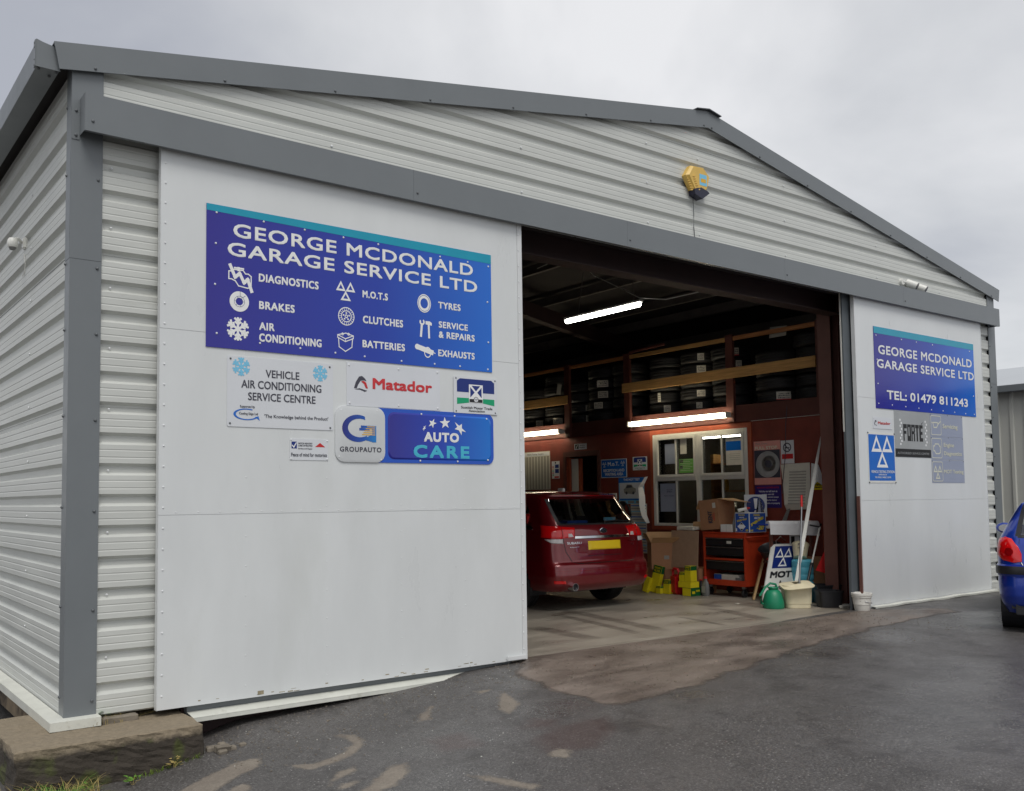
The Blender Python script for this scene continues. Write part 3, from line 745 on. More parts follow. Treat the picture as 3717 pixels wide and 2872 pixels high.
for x in (0.9, 2.2, 3.6, 5.0, 6.3, 7.6, 8.75, 10.0, 11.2, 11.95, 13.2):
    zr = 4.655 + 0.1735 * min(x, 14 - x)
    b = MB(); b.box(x - 0.008, x + 0.008, 0.13, 12.8, zr - 0.19, zr - 0.02); b.box(x - 0.06, x + 0.008, 0.13, 12.8, zr - 0.198, zr - 0.190); b.build('purlin', 'purlin', G)

# ---- partition wall with the window and the reception door
PW = MB()
ydo, ydi, zd = 6.63, 5.76, 2.32
yw0, yw1, zw0, zw1 = 2.359, 4.354, 1.02, 2.61
PW.box(10.8, 10.88, 0.56, yw0, 0, 2.71); PW.box(10.8, 10.88, yw0, yw1, 0, zw0); PW.box(10.8, 10.88, yw0, yw1, zw1, 2.71)
PW.box(10.8, 10.88, yw1, ydi, 0, 2.71); PW.box(10.8, 10.88, ydi, ydo, zd, 2.71); PW.box(10.8, 10.88, ydo, 12.8, 0, 2.71)
PW.build('partition_wall', 'wall_red', G)
MB().box(10.775, 10.89, 0.72, 12.8, 2.712, 2.978).build('storage_edge_beam', 'oxide', G)
MB().box(10.774, 10.779, 0.72, 2.28, 2.705, 2.711).build('panel_edge_strip', 'upvc', G)
MB().box(10.895, 13.87, 0.2, 12.8, 2.90, 2.975).build('storage_floor', 'oxide', G)
for y0, y1, zt in ((6.43, 6.57, 4.125), (4.83, 4.97, 4.13), (2.56, 2.70, 4.13), (0.95, 1.07, 4.12), (8.2, 8.34, 4.12)):
    MB().box(10.715, 10.774, y0, y1, 2.72, zt).build('storage_post', 'oxide', G)
for y0, y1, m_ in ((6.55, 8.9, 'wood2'), (4.95, 6.45, 'wood2'), (2.68, 4.85, 'wood'), (1.05, 2.58, 'wood2')):
    MB().box(10.735, 10.775, y0, y1, 4.035, 4.10).build('top_rail', m_, G)
MB().box(10.685, 10.714, 1.06, 4.985, 3.42, 3.585).build('storage_plank', 'wood', G)
MB().box(10.685, 10.714, 6.47, 8.9, 3.355, 3.52).build('storage_plank', 'wood', G)
# office behind the partition
b = MB(); b.box(10.885, 13.85, 0.57, 0.62, 0.03, 2.70); b.box(13.80, 13.85, 0.62, 9.5, 0.03, 2.70); b.box(10.885, 13.8, 9.45, 9.5, 0.03, 2.70); b.box(10.885, 13.85, 0.57, 9.5, 2.71, 2.76); b.box(10.885, 13.8, 5.35, 5.4, 0.03, 2.7)
b.build('office_wall', mat('office_wall', lin(120, 112, 100), 0.8, var=0.1), G)
# window (part) > frame, sash, bar, pane
win = MB(); 
for (a, c_, z0, z1) in ((yw1, yw1 + 0.062, 0.955, 2.69), (yw0 - 0.075, yw0, 0.955, 2.69), (yw0, yw1, 2.612, 2.69), (yw0, yw1, 0.955, 1.018)):
    win.box(10.772, 10.80, a, c_, z0, z1)
WN = win.build('window', 'trim_orange', G, label='white office window in an orange-brown timber surround')
b = MB()
for (a, c_, z0, z1) in ((yw1 - 0.07, yw1, zw0, zw1), (yw0, yw0 + 0.07, zw0, zw1), (yw0 + .07, yw1 - .07, zw1 - 0.05, zw1), (yw0 + .07, yw1 - .07, zw0, zw0 + 0.05), (3.315, 3.40, zw0 + .05, zw1 - .05), (yw0 + .07, 3.315, 1.795, 1.855), (3.40, yw1 - .07, 1.795, 1.855)):
    b.bbox(10.765, 10.83, a + .001, c_ - .001, z0 + .001, z1 - .001, 0.006)
b.build('window_frame', 'upvc', WN)
for a, c_ in ((3.40, yw1 - .07), (yw0 + .07, 3.315)):
    b = MB(); z0, z1 = 1.856, 2.56
    for q in ((a, a + .05, z0, z1), (c_ - .05, c_, z0, z1), (a + .05, c_ - .05, z1 - .05, z1), (a + .05, c_ - .05, z0, z0 + .05)): b.bbox(10.757, 10.80, q[0] + .001, q[1] - .001, q[2], q[3], 0.005)
    b.build('sash', 'upvc', WN)
    ym = (a + c_) / 2
    MB().box(10.775, 10.80, ym - .012, ym + .012, zw0 + .05, 1.794).build('glazing_bar', 'upvc', WN)
    MB().box(10.772, 10.795, ym - .012, ym + .012, 1.907, 2.51).build('glazing_bar', 'upvc', WN)
    for z0, z1 in ((zw0 + .05, 1.795), (1.905, 2.51)):
        b = MB(); b.box(10.803, 10.807, a, c_, z0, z1); b.build('pane', 'glass', WN)
# reception doorway with its leaf standing open
b = MB(); 
for a, c_, z0, z1 in ((ydo, ydo + .07, 0, 2.42), (ydi - .075, ydi, 0, 2.42), (ydi, ydo, 2.322, 2.42)): b.box(10.775, 10.80, a, c_, z0, z1)
DR = b.build('doorway', 'oxide', G)
MB().box(10.805, 10.93, ydo - .085, ydo - .002, 0, 2.30).build('door_post', 'trim_orange', DR)
MB().box(10.84, 10.88, 6.33, 6.53, 0.02, 2.28).build('door_leaf', 'upvc', DR)
MB().box(10.835, 10.885, 6.26, 6.329, 0.02, 2.28).build('door_edge', 'trim_orange', DR)

# ---- sliding doors
def sliding_door(x0, x1, zt, zj, edge_right):
    d = MB(); d.box(x0 + .012, x1 - .012, -0.074, -0.03, 0.012, zt - .01)
    D = d.build('sliding_door', 'door_edge', G)
    z_ = [0.0] + zj + [zt]
    for a, c_ in zip(z_[:-1], z_[1:]):
        MB().box(x0 + (0.02 if not edge_right else .002), x1 - (0.055 if edge_right else .004), -0.080, -0.0745, a + 0.0015, c_ - 0.0015).build('door_panel', 'door', D)
    MB().box(x0, x0 + (0.0195 if not edge_right else 0.0015), -0.083, -0.03, 0, zt).build('edge_strip', 'door_edge', D)
    MB().box(x1 - (0.054 if edge_right else .0035), x1, -0.086, -0.03, 0, zt).build('edge_strip', 'door_edge', D)
    return D
DL = sliding_door(0.618, 4.112, 4.21, [1.413, 2.80], True)
rv = MB()
for i in range(27):
    z = 0.10 + i * 0.152
    rv.dome((0.655, -0.080, z), (0, -1, 0), 0.008, 0.006, 6); rv.dome((4.068, -0.086, z), (0, -1, 0), 0.008, 0.006, 6)
for x in (1.30, 2.0, 2.72, 3.4):
    for i in range(19):
        z = 0.10 + i * 0.228
        if z < 1.75 or x < 1.0: rv.dome((x, -0.080, z), (0, -1, 0), 0.006, 0.003, 6)
for i in range(20):
    rv.dome((0.75 + i * 0.17, -0.080, 1.432), (0, -1, 0), 0.006, 0.003, 6)
rv.build('door_rivets', 'rivet', DL, stuff=True)
MB().bbox(3.86, 4.085, -0.105, -0.087, 0.005, 0.05, 0.006).build('bottom_guide', 'door_edge', DL)
b = MB(); b.box(4.118, 4.122, -0.085, -0.05, 1.40, 1.56); b.build('door_latch', 'steel_brown', DL)
b = MB()
random.seed(3)
for i in range(26):
    x = random.uniform(0.8, 3.8); z = random.uniform(0.0, 0.03) + 0.004; w_ = random.uniform(0.005, 0.05)
    b.box(x, x + w_, -0.0812, -0.0803, z, z + random.uniform(0.002, 0.008))
b.box(1.40, 1.45, -0.0812, -0.0803, 0.015, 0.045)
b.build('door_grime', 'doordirt', DL, stuff=True)
DRR = sliding_door(9.845, 13.344, 4.21, [1.44, 2.815], False)
MB().box(9.828, 9.844, -0.075, -0.035, 0.02, 1.5).build('door_stile', 'steel_brown', DRR)
b = MB(); b.box(9.88, 10.12, -0.12, -0.0835, -0.02, 0.015); b.box(9.93, 10.0, -0.15, -0.1205, -0.022, 0.004); b.build('bottom_guide', 'door_edge', DRR)
# base flashings
b = MB()
for i, x in enumerate(rng(9.98, 13.4, 0.12)):
    z = gz(x, -0.2) + 0.006 + 0.012 * noise.noise(Vector((x * 2, 0, 0)))
    z2 = gz(x + .12, -0.2) + 0.006 + 0.012 * noise.noise(Vector(((x + .12) * 2, 0, 0)))
    b._a([(x, -0.16, z), (x + .12, -0.16, z2), (x + .12, -0.16, z2 + .022), (x, -0.16, z + .022), (x, -0.09, z + .03), (x + .12, -0.09, z2 + .03)], [(0, 1, 2, 3), (3, 2, 5, 4)])
b.build('base_strip', 'sill', G)
b = MB(); b.box(0.86, 3.95, -0.03, 0.03, -0.10, 0.07); b.build('base_channel', 'trim', G)
b = MB(); b.prism([(0.86, -0.17, -0.100), (3.3, -0.17, -0.098), (3.38, -0.17, -0.070), (0.86, -0.17, -0.072)], (0, 0.005, 0))
b.prism([(0.86, -0.17, -0.071), (3.38, -0.17, -0.069), (3.62, -0.09, -0.056), (3.6, -0.035, -0.05), (0.86, -0.035, -0.052)], (0, 0, 0.004))
b.build('base_flashing', 'sill', G)
b = MB(); b.box(0.84, 4.05, 0.03, 0.09, -0.30, 0.0); b.build('footing', 'oxide_dark', G)  # footing coloured dark to stand in for the shadow below the flashing
b = MB(); b.prism([(-0.10, -0.075, 0.012), (0.232, -0.075, 0.012), (0.232, 0.05, 0.022), (0.0, 0.05, 0.022), (0.0, 1.8, 0.022), (-0.10, 1.8, 0.012)], (0, 0, 0.005))
b.box(-0.10, 0.232, -0.078, -0.0755, -0.045, 0.016); b.box(-0.103, -0.1005, -0.078, 1.8, -0.045, 0.016); b.box(.2325, .2345, -.078, .04, -.045, .02)
b.build('base_flashing', 'sill', G)
b = MB(); b.prism([(-0.10, 1.805, 0.010), (0.0, 1.805, 0.020), (0.0, 13, 0.020), (-0.10, 13, 0.010)], (0, 0, 0.005)); b.box(-0.103, -0.1005, 1.805, 13, -0.047, 0.014)
b.build('base_flashing', 'sill', G)
MB().box(0.03, 0.06, 0.06, 13, -0.3, 0.03).build('footing', 'weathered', G)

# garage floor slabs
FL = bpy.data.objects.new('garage_floor', None); COL.objects.link(FL); struct(FL); FL['label'] = 'stained concrete floor slabs inside the garage'
for k, (x0, x1, y0, y1) in enumerate(((0.95, 13.86, 0.062, 4.5), (0.3, 13.86, 4.506, 12.8))):
    MB().box(x0, x1, y0, y1, -0.15, 0.0).build('floor_slab', 'concrete', FL)
MB().box(4.0, 9.79, 0.001, 0.056, -0.15, -0.001).build('threshold', 'concrete', FL)

def stain_mat(name, col, amt):
    m = bpy.data.materials.new(name); m.use_nodes = True; t = m.node_tree; o = [n for n in t.nodes if n.type == 'OUTPUT_MATERIAL'][0]; b = t.nodes['Principled BSDF']
    b.inputs['Base Color'].default_value = (*col, 1); b.inputs['Roughness'].default_value = .4
    a = t.nodes.new('ShaderNodeAttribute'); a.attribute_name = 'core'; c = t.nodes.new('ShaderNodeTexCoord')
    n = t.nodes.new('ShaderNodeTexNoise'); n.inputs['Scale'].default_value = 3.5; n.inputs['Detail'].default_value = 10; n.inputs['Roughness'].default_value = 0.75; t.links.new(c.outputs['Object'], n.inputs['Vector'])
    ml = t.nodes.new('ShaderNodeMath'); ml.operation = 'MULTIPLY'; t.links.new(a.outputs['Fac'], ml.inputs[0]); t.links.new(n.outputs[0], ml.inputs[1])
    r = t.nodes.new('ShaderNodeMapRange'); r.inputs[1].default_value = 0.15; r.inputs[2].default_value = 0.55; r.inputs[4].default_value = amt; t.links.new(ml.outputs[0], r.inputs[0])
    tr = t.nodes.new('ShaderNodeBsdfTransparent'); mx = t.nodes.new('ShaderNodeMixShader'); t.links.new(r.outputs[0], mx.inputs[0]); t.links.new(tr.outputs[0], mx.inputs[1]); t.links.new(b.outputs[0], mx.inputs[2]); t.links.new(mx.outputs[0], o.inputs[0]); return m
M['stain'] = stain_mat('floor_stain', (0.060, 0.046, 0.038), 0.30)
def track(p, q, w, name='tyre_mark'):
    p, q = Vector((*p, 0.0015)), Vector((*q, 0.0015)); d = (q - p); n = 24; s_ = Vector((-d.y, d.x, 0)).normalized(); vs = []; co = []
    for i in range(n + 1):
        t_ = i / n; c_ = p + d * t_ + s_ * .05 * math.sin(t_ * 2.4)
        for k, (o, a) in enumerate(((-1, 0), (-.4, 1), (.4, 1), (1, 0))): vs.append(c_ + s_ * w * 1.7 * o); co.append(a * min(1, 5 * t_, 5 * (1 - t_)))
    fs = [(4 * i + k, 4 * i + k + 1, 4 * i + k + 5, 4 * i + k + 4) for i in range(n) for k in range(3)]
    o = link_mesh(name, vs, fs, 'stain', FL); o.data.attributes.new('core', 'FLOAT', 'POINT').data.foreach_set('value', co)
track((7.0, 2.72), (6.40, .10), .10); track((6.62, 2.47), (6.0, .10), .07); track((8.66, 1.57), (8.10, .12), .10); track((9.45, 1.6), (9.30, 1.0), .22, 'oil_stain'); track((8.9, 1.9), (8.75, 1.4), .10, 'oil_stain'); track((5.55, 1.7), (5.4, .3), .12); track((7.6, 1.2), (7.3, .1), .05)
# concrete plinth under the corner
def rough_block(name, x0, x1, y0, y1, z0, z1, m, seed, amp=0.012, seg=0.035, skew=0):
    bm = bmesh.new(); bmesh.ops.create_cube(bm, size=1)
    for v in bm.verts: v.co = Vector(((x0 + x1) / 2 + v.co.x * (x1 - x0), (y0 + y1) / 2 + v.co.y * (y1 - y0), (z0 + z1) / 2 + v.co.z * (z1 - z0)))
    bmesh.ops.bevel(bm, geom=bm.edges[:], offset=0.008, segments=1, affect='EDGES')
    n = int(max(x1 - x0, y1 - y0) / seg)
    bmesh.ops.subdivide_edges(bm, edges=[e for e in bm.edges if e.calc_length() > seg * 2], cuts=max(2, n // 2), use_grid_fill=True)
    for v in bm.verts:
        p = v.co * 9 + Vector((seed, 0, 0)); edge = max(0, 1 - min(abs(v.co.z - z1), 1) / 0.02)
        v.co += Vector((noise.noise(p), noise.noise(p + Vector((7, 0, 0))), 0.5 * noise.noise(p + Vector((0, 9, 0))))) * amp
        q = v.co * 30; v.co += Vector((noise.noise(q), noise.noise(q + Vector((3, 1, 0))), 0.3 * noise.noise(q))) * amp * 0.5
        v.co.x += skew * (v.co.y - y0)
    me = bpy.data.meshes.new(name); bm.to_mesh(me); bm.free(); me.materials.append(M[m])
    o = bpy.data.objects.new(name, me); COL.objects.link(o); return o
def plinth_mat():
    m = mat('plinth_concrete', lin(132, 120, 101), 0.9, var=0.16, scale=26, bump=0.9, bscale=38)
    t = m.node_tree; b = t.nodes['Principled BSDF']; src = b.inputs['Base Color'].links[0].from_socket
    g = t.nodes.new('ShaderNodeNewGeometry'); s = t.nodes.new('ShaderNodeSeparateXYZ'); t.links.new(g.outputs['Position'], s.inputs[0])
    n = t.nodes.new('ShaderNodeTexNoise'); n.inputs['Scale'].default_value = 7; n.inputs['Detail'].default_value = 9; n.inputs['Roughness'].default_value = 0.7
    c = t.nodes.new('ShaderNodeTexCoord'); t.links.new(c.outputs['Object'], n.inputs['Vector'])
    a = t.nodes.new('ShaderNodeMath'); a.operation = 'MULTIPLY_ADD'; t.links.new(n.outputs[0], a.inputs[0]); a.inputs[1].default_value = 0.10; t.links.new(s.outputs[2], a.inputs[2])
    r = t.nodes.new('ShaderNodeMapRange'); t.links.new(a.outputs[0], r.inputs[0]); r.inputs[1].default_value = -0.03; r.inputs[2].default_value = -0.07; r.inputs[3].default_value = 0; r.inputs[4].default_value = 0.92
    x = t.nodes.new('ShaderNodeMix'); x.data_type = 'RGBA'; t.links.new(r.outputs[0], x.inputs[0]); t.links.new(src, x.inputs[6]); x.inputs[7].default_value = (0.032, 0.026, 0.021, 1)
    n2 = t.nodes.new('ShaderNodeTexNoise'); n2.inputs['Scale'].default_value = 5; n2.inputs['Detail'].default_value = 9; t.links.new(c.outputs['Object'], n2.inputs['Vector'])
    r2_ = t.nodes.new('ShaderNodeMapRange'); t.links.new(n2.outputs[0], r2_.inputs[0]); r2_.inputs[1].default_value = 0.55; r2_.inputs[2].default_value = 0.66; r2_.inputs[3].default_value = 0; r2_.inputs[4].default_value = 0.8
    x2 = t.nodes.new('ShaderNodeMix'); x2.data_type = 'RGBA'; t.links.new(r2_.outputs[0], x2.inputs[0]); t.links.new(x.outputs[2], x2.inputs[6]); x2.inputs[7].default_value = (0.075, 0.09, 0.02, 1)
    mm = t.nodes.new('ShaderNodeMath'); mm.operation = 'MULTIPLY'; t.links.new(r.outputs[0], mm.inputs[0]); t.links.new(r2_.outputs[0], mm.inputs[1]); t.links.new(mm.outputs[0], x2.inputs[0])
    t.links.new(x2.outputs[2], b.inputs['Base Color']); return m
M['plinth'] = plinth_mat()
PB = rough_block('concrete_plinth', -0.385, 0.835, -0.47, 0.62, -0.50, -0.048, 'plinth', 3, 0.020)
tag(PB, 'broken mossy concrete plinth under the left corner of the garage', 'plinth')
BR = rough_block('broken_slate', 0.25, 0.50, -0.055, 0.015, -0.055, -0.005, 'stone', 8, 0.006, 0.02)
tag(BR, 'brown broken slab piece among weeds on the plinth', 'stone')
# ------------------------------------------------------------------ signs on the sliding doors
INDIGO, BLUE2, BLUE3 = lin(44, 38, 142), lin(34, 62, 168), lin(30, 108, 208)
def sign(label, name='sign', cat='sign', loc=(0, 0, 0), group=None): return thing(name, label, cat, loc, 0, group)
d0 = 0.081
# large service sign
s = sign('large blue sign listing DIAGNOSTICS, BRAKES, TYRES and other services on the left door', loc=(0.97, -d0, 2.69))
x0, z0, x1, z1 = 0.97, 2.69, 3.732, 3.803
M['ink1'] = grad_mat('ink_blue_gradient', [(0, INDIGO), (0.55, BLUE2), (1, BLUE3)], 0, 0.0, 2.76, 0.16)
plate(FRONT, R4(x0, z0, x1, z1), d0, 0.006, 'ink1', s)
Pr(FRONT, d0 + .0072).poly([(x0, z1 - .052), (x1, z1 - .085), (x1, z1), (x0, z1)]).build('top_band', 'teal', s)
def lettered(s, pl, items, d, m, bold=0.02, name='lettering', space=1.0):
    for t, r in items:
        p = Pr(pl, d); p.text(t, *r, bold=bold, space=space); p.build(name, m, s)
D1 = d0 + .0075
lettered(s, FRONT, [('GEORGE MCDONALD', (1.185, 3.572, 3.518, 3.682)), ('GARAGE SERVICE LTD', (1.139, 3.420, 3.565, 3.528))], D1, 'white', 0.022, space=1.08)
lettered(s, FRONT, [('DIAGNOSTICS', (1.398, 3.246, 1.925, 3.312)), ('BRAKES', (1.401, 3.027, 1.709, 3.092)), ('AIR', (1.402, 2.861, 1.534, 2.923)), ('CONDITIONING', (1.402, 2.768, 1.951, 2.834)),
    ('M.O.T.S', (2.341, 3.233, 2.593, 3.295)), ('CLUTCHES', (2.343, 3.013, 2.747, 3.079)), ('BATTERIES', (2.339, 2.805, 2.765, 2.869)),
    ('TYRES', (3.124, 3.228, 3.372, 3.290)), ('SERVICE', (3.127, 3.053, 3.452, 3.112)), ('& REPAIRS', (3.126, 2.961, 3.529, 3.022)), ('EXHAUSTS', (3.119, 2.793, 3.527, 2.855))], D1, 'white', 0.03, space=1.1)
def icon(fn, m='white', s_=None, d=None, pl=FRONT):
    p = Pr(pl, d or D1); fn(p); return p.build('icon', m, s_ or s)
def eng(p):
    x, z, w, h = 1.150, 3.180, 0.19, 0.165
    q = lambda pts: [(x + a * w, z + b * h) for a, b in pts]
    p.line(q([(0.0, 0.35), (0.0, 0.72), (0.12, 0.72), (0.2, 0.82), (0.62, 0.82), (0.72, 0.68), (0.85, 0.68), (0.97, 0.58), (0.97, 0.08), (0.82, 0.0), (0.42, 0.06), (0.28, 0.28), (0.12, 0.35)]), 0.009, True)
    p.line(q([(0.25, 0.9), (0.62, 0.9)]), 0.014); p.line(q([(0.42, 0.82), (0.42, 0.9)]), .02)
    p.line(q([(0.06, 1.0), (0.27, 0.46), (0.47, 0.66), (0.66, 0.24), (0.82, 0.42), (0.99, -0.12)]), 0.026)
icon(eng)
def disc_(p):
    p.ring(1.237, 3.067, 0.030, 0.080, 36)
icon(disc_)
icon(lambda p: (p.ring(1.237, 3.067, 0.041, 0.0435, 30), p.line([(1.243, 3.146), (1.243, 3.112), (1.263, 3.100), (1.285, 3.115)], 0.003), [p.disc(1.237 + .036 * math.cos(k), 3.067 + .036 * math.sin(k), .003) for k in (0, 1, 2, 3, 4, 5)]), 'navy', d=D1 + .001)
icon(lambda p: p.snow(1.226, 2.850, 0.082, 0.019))
icon(lambda p: p.tri_sign(2.087, 3.186, 2.271, 3.350))
def clutch(p):
    c = (2.184, 3.053); p.ring(*c, 0.070, 0.078, 32); p.ring(*c, 0.043, 0.050, 28); p.ring(*c, 0.008, 0.016, 14)
    for k in range(20):
        a = 2 * PI * k / 20; p.line([(c[0] + .052 * math.cos(a), c[1] + .052 * math.sin(a)), (c[0] + .068 * math.cos(a), c[1] + .068 * math.sin(a))], .004)
    for k in range(5):
        a = 2 * PI * k / 5 + .3; p.disc(c[0] + .028 * math.cos(a), c[1] + .028 * math.sin(a), .008, 8)
icon(clutch)
icon(lambda p: (p.ring(2.972, 3.255, 0.040, 0.060, 30, ky=1.15), p.ring(2.972, 3.255, .064, .072, 30, ky=1.15)))
def tools(p):
    p.line([(2.935, 2.962), (2.945, 3.060)], 0.022); p.ring(2.948, 3.085, .012, .028, 14, -220, 60)
    p.line([(3.022, 2.955), (3.018, 3.065)], 0.020); p.poly([(2.985, 3.068), (3.052, 3.062), (3.052, 3.085), (3.03, 3.098), (2.985, 3.098)])
icon(tools)
def batt(p):
    q = [(2.102, 2.890), (2.180, 2.910), (2.250, 2.893), (2.175, 2.862)]; p.line(q, .008, True)
    p.line([(2.102, 2.890), (2.102, 2.868), (2.175, 2.838), (2.250, 2.870), (2.250, 2.893)], .008); p.line([(2.110, 2.865), (2.115, 2.790), (2.175, 2.755), (2.236, 2.795), (2.243, 2.868)], .008); p.line([(2.175, 2.838), (2.175, 2.862)], .006)
    p.ring(2.148, 2.900, .006, .012, 12); p.ring(2.205, 2.903, .006, .012, 12)
icon(batt)
def exh(p):
    p.line([(2.905, 2.858), (2.985, 2.838)], 0.046); p.disc(2.895, 2.860, .025); p.ring(3.005, 2.818, .030, .038, 20, ky=1.3); p.line([(2.99, 2.836), (3.045, 2.822)], .045); p.line([(3.045, 2.830), (3.085, 2.815)], .008)
icon(exh)
rivets(FRONT, [(1.05, 3.742), (1.44, 3.735), (1.80, 3.728), (2.16, 3.722), (2.50, 3.716), (3.15, 3.703), (3.46, 3.698), (3.70, 3.690), (1.045, 3.50), (1.04, 3.18), (1.055, 2.80), (1.41, 2.755), (1.76, 2.745), (2.08, 2.735), (2.36, 2.728), (2.73, 2.718), (3.08, 2.72), (3.36, 2.72), (3.68, 2.715), (3.69, 2.97), (3.685, 3.35)], d0 + .006, 0.009, 'rivet', s)

# air conditioning sign
s = sign('white VEHICLE AIR CONDITIONING SERVICE CENTRE sign below the large blue sign', loc=(1.141, -d0, 2.087))
plate(FRONT, rrect(1.141, 2.087, 2.059, 2.639, 0.015), d0, 0.004, 'offwhite', s)
D1 = d0 + .0055
lettered(s, FRONT, [('VEHICLE', (1.459, 2.485, 1.752, 2.548)), ('AIR CONDITIONING', (1.256, 2.392, 1.95, 2.456)), ('SERVICE CENTRE', (1.312, 2.298, 1.897, 2.361))], D1, 'charcoal', 0.012)
lettered(s, FRONT, [('Supported by', (1.246, 2.233, 1.369, 2.257)), ('Cooling Edge Ltd', (1.238, 2.178, 1.394, 2.202)), ("'The Knowledge behind the Product'", (1.449, 2.158, 2.012, 2.194))], D1, 'charcoal', 0.006)
icon(lambda p: p.snow(1.255, 2.557, .066, .014), 'lblue', s, D1); icon(lambda p: p.snow(1.940, 2.553, .060, .013), 'lblue', s, D1)
icon(lambda p: (p.ring(1.300, 2.186, .088, .108, 26, 60, 330, ky=.42), p.poly([(1.37, 2.168), (1.40, 2.175), (1.41, 2.140)])), 'mblue', s, D1)
rivets(FRONT, [(1.168, 2.615), (2.028, 2.612), (1.165, 2.112), (2.032, 2.107)], d0 + .004, 0.009, 'screw', s)
# tyre maker's sign
def swoosh(p, x, z, w, h):
    p.poly([(x, z), (x + .14 * w, z + .5 * h), (x + .36 * w, z + .93 * h), (x + .58 * w, z + h), (x + .8 * w, z + .8 * h), (x + .9 * w, z + .6 * h), (x + .7 * w, z + .66 * h), (x + .48 * w, z + .62 * h), (x + .3 * w, z + .3 * h), (x + .2 * w, z + .0 * h)])
def swoosh2(p, x, z, w, h):
    p.poly([(x + .5 * w, z + .56 * h), (x + .7 * w, z + .62 * h), (x + .88 * w, z + .48 * h), (x + w, z + .02 * h), (x + .84 * w, z + .06 * h), (x + .72 * w, z + .38 * h)])
def swoosh3(p, x, z, w, h):
    p.poly([(x + .04 * w, z - .08 * h), (x + .4 * w, z + .02 * h), (x + .95 * w, z - .14 * h), (x + .78 * w, z - .24 * h), (x + .45 * w, z - .10 * h)])
s = sign('white Matador sign with worn red lettering and a brown stain, under the large blue sign', loc=(2.188, -d0, 2.298))
plate(FRONT, R4(2.188, 2.302, 3.138, 2.668), d0, 0.003, mat('stained_sign_white', lin(214, 217, 222), 0.35, var=.03, scale=2, col2=lin(206, 198, 176), c2t=(.62, .74)), s)
D1 = d0 + .0045
lettered(s, FRONT, [('Matador', (2.438, 2.455, 3.050, 2.550))], D1, 'red', 0.035)
icon(lambda p: (swoosh(p, 2.256, 2.452, .136, .108), swoosh3(p, 2.256, 2.452, .136, .108)), 'charcoal', s, D1); icon(lambda p: swoosh2(p, 2.256, 2.452, .136, .108), 'redp', s, D1 + .0005)
rivets(FRONT, [(2.21, 2.645), (2.70, 2.645), (3.11, 2.645), (2.215, 2.325), (2.70, 2.325), (3.11, 2.322)], d0 + .003, 0.009, 'rivet', s)
# trade association signs (one outside, one inside on the wall)
def trade(pl, x0, z0, x1, z1, d, label, loc, small=False):
    s = sign(label, loc=loc); W, H = x1 - x0, z1 - z0; X = lambda a: x0 + a * W; Z = lambda b: z0 + b * H
    plate(pl, rrect(x0, z0, x1, z1, 0.02 * W), d, 0.004, 'offwhite', s); D = d + .005
    Pr(pl, D).poly([(X(.07), Z(.58)), (X(.93), Z(.58)), (X(.93), Z(.88)), (X(.86), Z(.95)), (X(.14), Z(.95)), (X(.07), Z(.88))]).build('blue_band', 'navy', s)
    Pr(pl, D).poly([(X(.07), Z(.24)), (X(.36), Z(.30)), (X(.36), Z(.42)), (X(.07), Z(.42))]).poly([(X(.93), Z(.24)), (X(.64), Z(.30)), (X(.64), Z(.42)), (X(.93), Z(.42))]).build('green_band', 'green', s)
    Pr(pl, D + .0007).rect(X(.34), Z(.30), X(.66), Z(.80)).build('shield', 'white', s)
    p = Pr(pl, D + .0014); p.poly([(X(.40), Z(.77)), (X(.60), Z(.77)), (X(.50), Z(.62))]); p.poly([(X(.37), Z(.73)), (X(.37), Z(.44)), (X(.47), Z(.585))]); p.poly([(X(.63), Z(.73)), (X(.63), Z(.44)), (X(.53), Z(.585))]); p.build('saltire', 'navy', s)
    Pr(pl, D + .0014).rect(X(.35), Z(.31), X(.65), Z(.40)).build('shield_base', 'black', s); Pr(pl, D + .002).disc(X(.5), Z(.385), .055 * W).build('wheel_emblem', 'offwhite', s)
    Pr(pl, D + .0026).ring(X(.5), Z(.385), .047 * W, .055 * W, 16).line([(X(.5), Z(.34)), (X(.5), Z(.385)), (X(.46), Z(.41))], .006 * W).line([(X(.5), Z(.385)), (X(.54), Z(.41))], .006 * W).build('wheel_rim', 'black', s)
    lettered(s, pl, [('Scottish Motor Trade', (X(.16), Z(.125), X(.88), Z(.195))), ('Association', (X(.33), Z(.045), X(.70), Z(.108)))], D, 'black', 0.012)
    if not small: rivets(pl, [(X(.05), Z(.95)), (X(.95), Z(.95)), (X(.05), Z(.05)), (X(.95), Z(.05))], d + .004, .008, 'screw', s)
trade(FRONT, 3.285, 2.293, 3.785, 2.627, d0 + .005, 'small Scottish Motor Trade Association sign at the right of the left door', (3.285, -d0, 2.293))
# silver and blue pressed sign
s = sign('wide silver and blue pressed sign reading GROUPAUTO and AUTO CARE', loc=(2.075, -d0, 1.828))
x0, z0, x1, z1, xm = 2.075, 1.828, 3.737, 2.296, 2.556
M['ink2'] = grad_mat('ink_care_gradient', [(0, lin(44, 40, 140)), (0.5, lin(30, 64, 176)), (1, lin(14, 112, 206))], 0, 0.5, 1.6, 0.15)
M['ink3'] = mat('ink_edge_blue', lin(30, 84, 190), 0.2)
plate(FRONT, rrect(xm - .06, z0, x1, z1, 0.07, corners='bc'), d0, 0.006, 'ink3', s, 'panel')
b = MB()
o_ = rrect(xm + .03, z0 + .03, x1 - .03, z1 - .03, 0.06); i_ = rrect(xm + .045, z0 + .045, x1 - .045, z1 - .045, 0.05); n = len(o_)
b._a([FRONT.P(x, y, d0 + .006) for x, y in o_] + [FRONT.P(x, y, d0 + .012) for x, y in i_], [(k, (k + 1) % n, n + (k + 1) % n, n + k) for k in range(n)] + [tuple(range(n, 2 * n))]); b.build('blue_field', 'ink2', s)
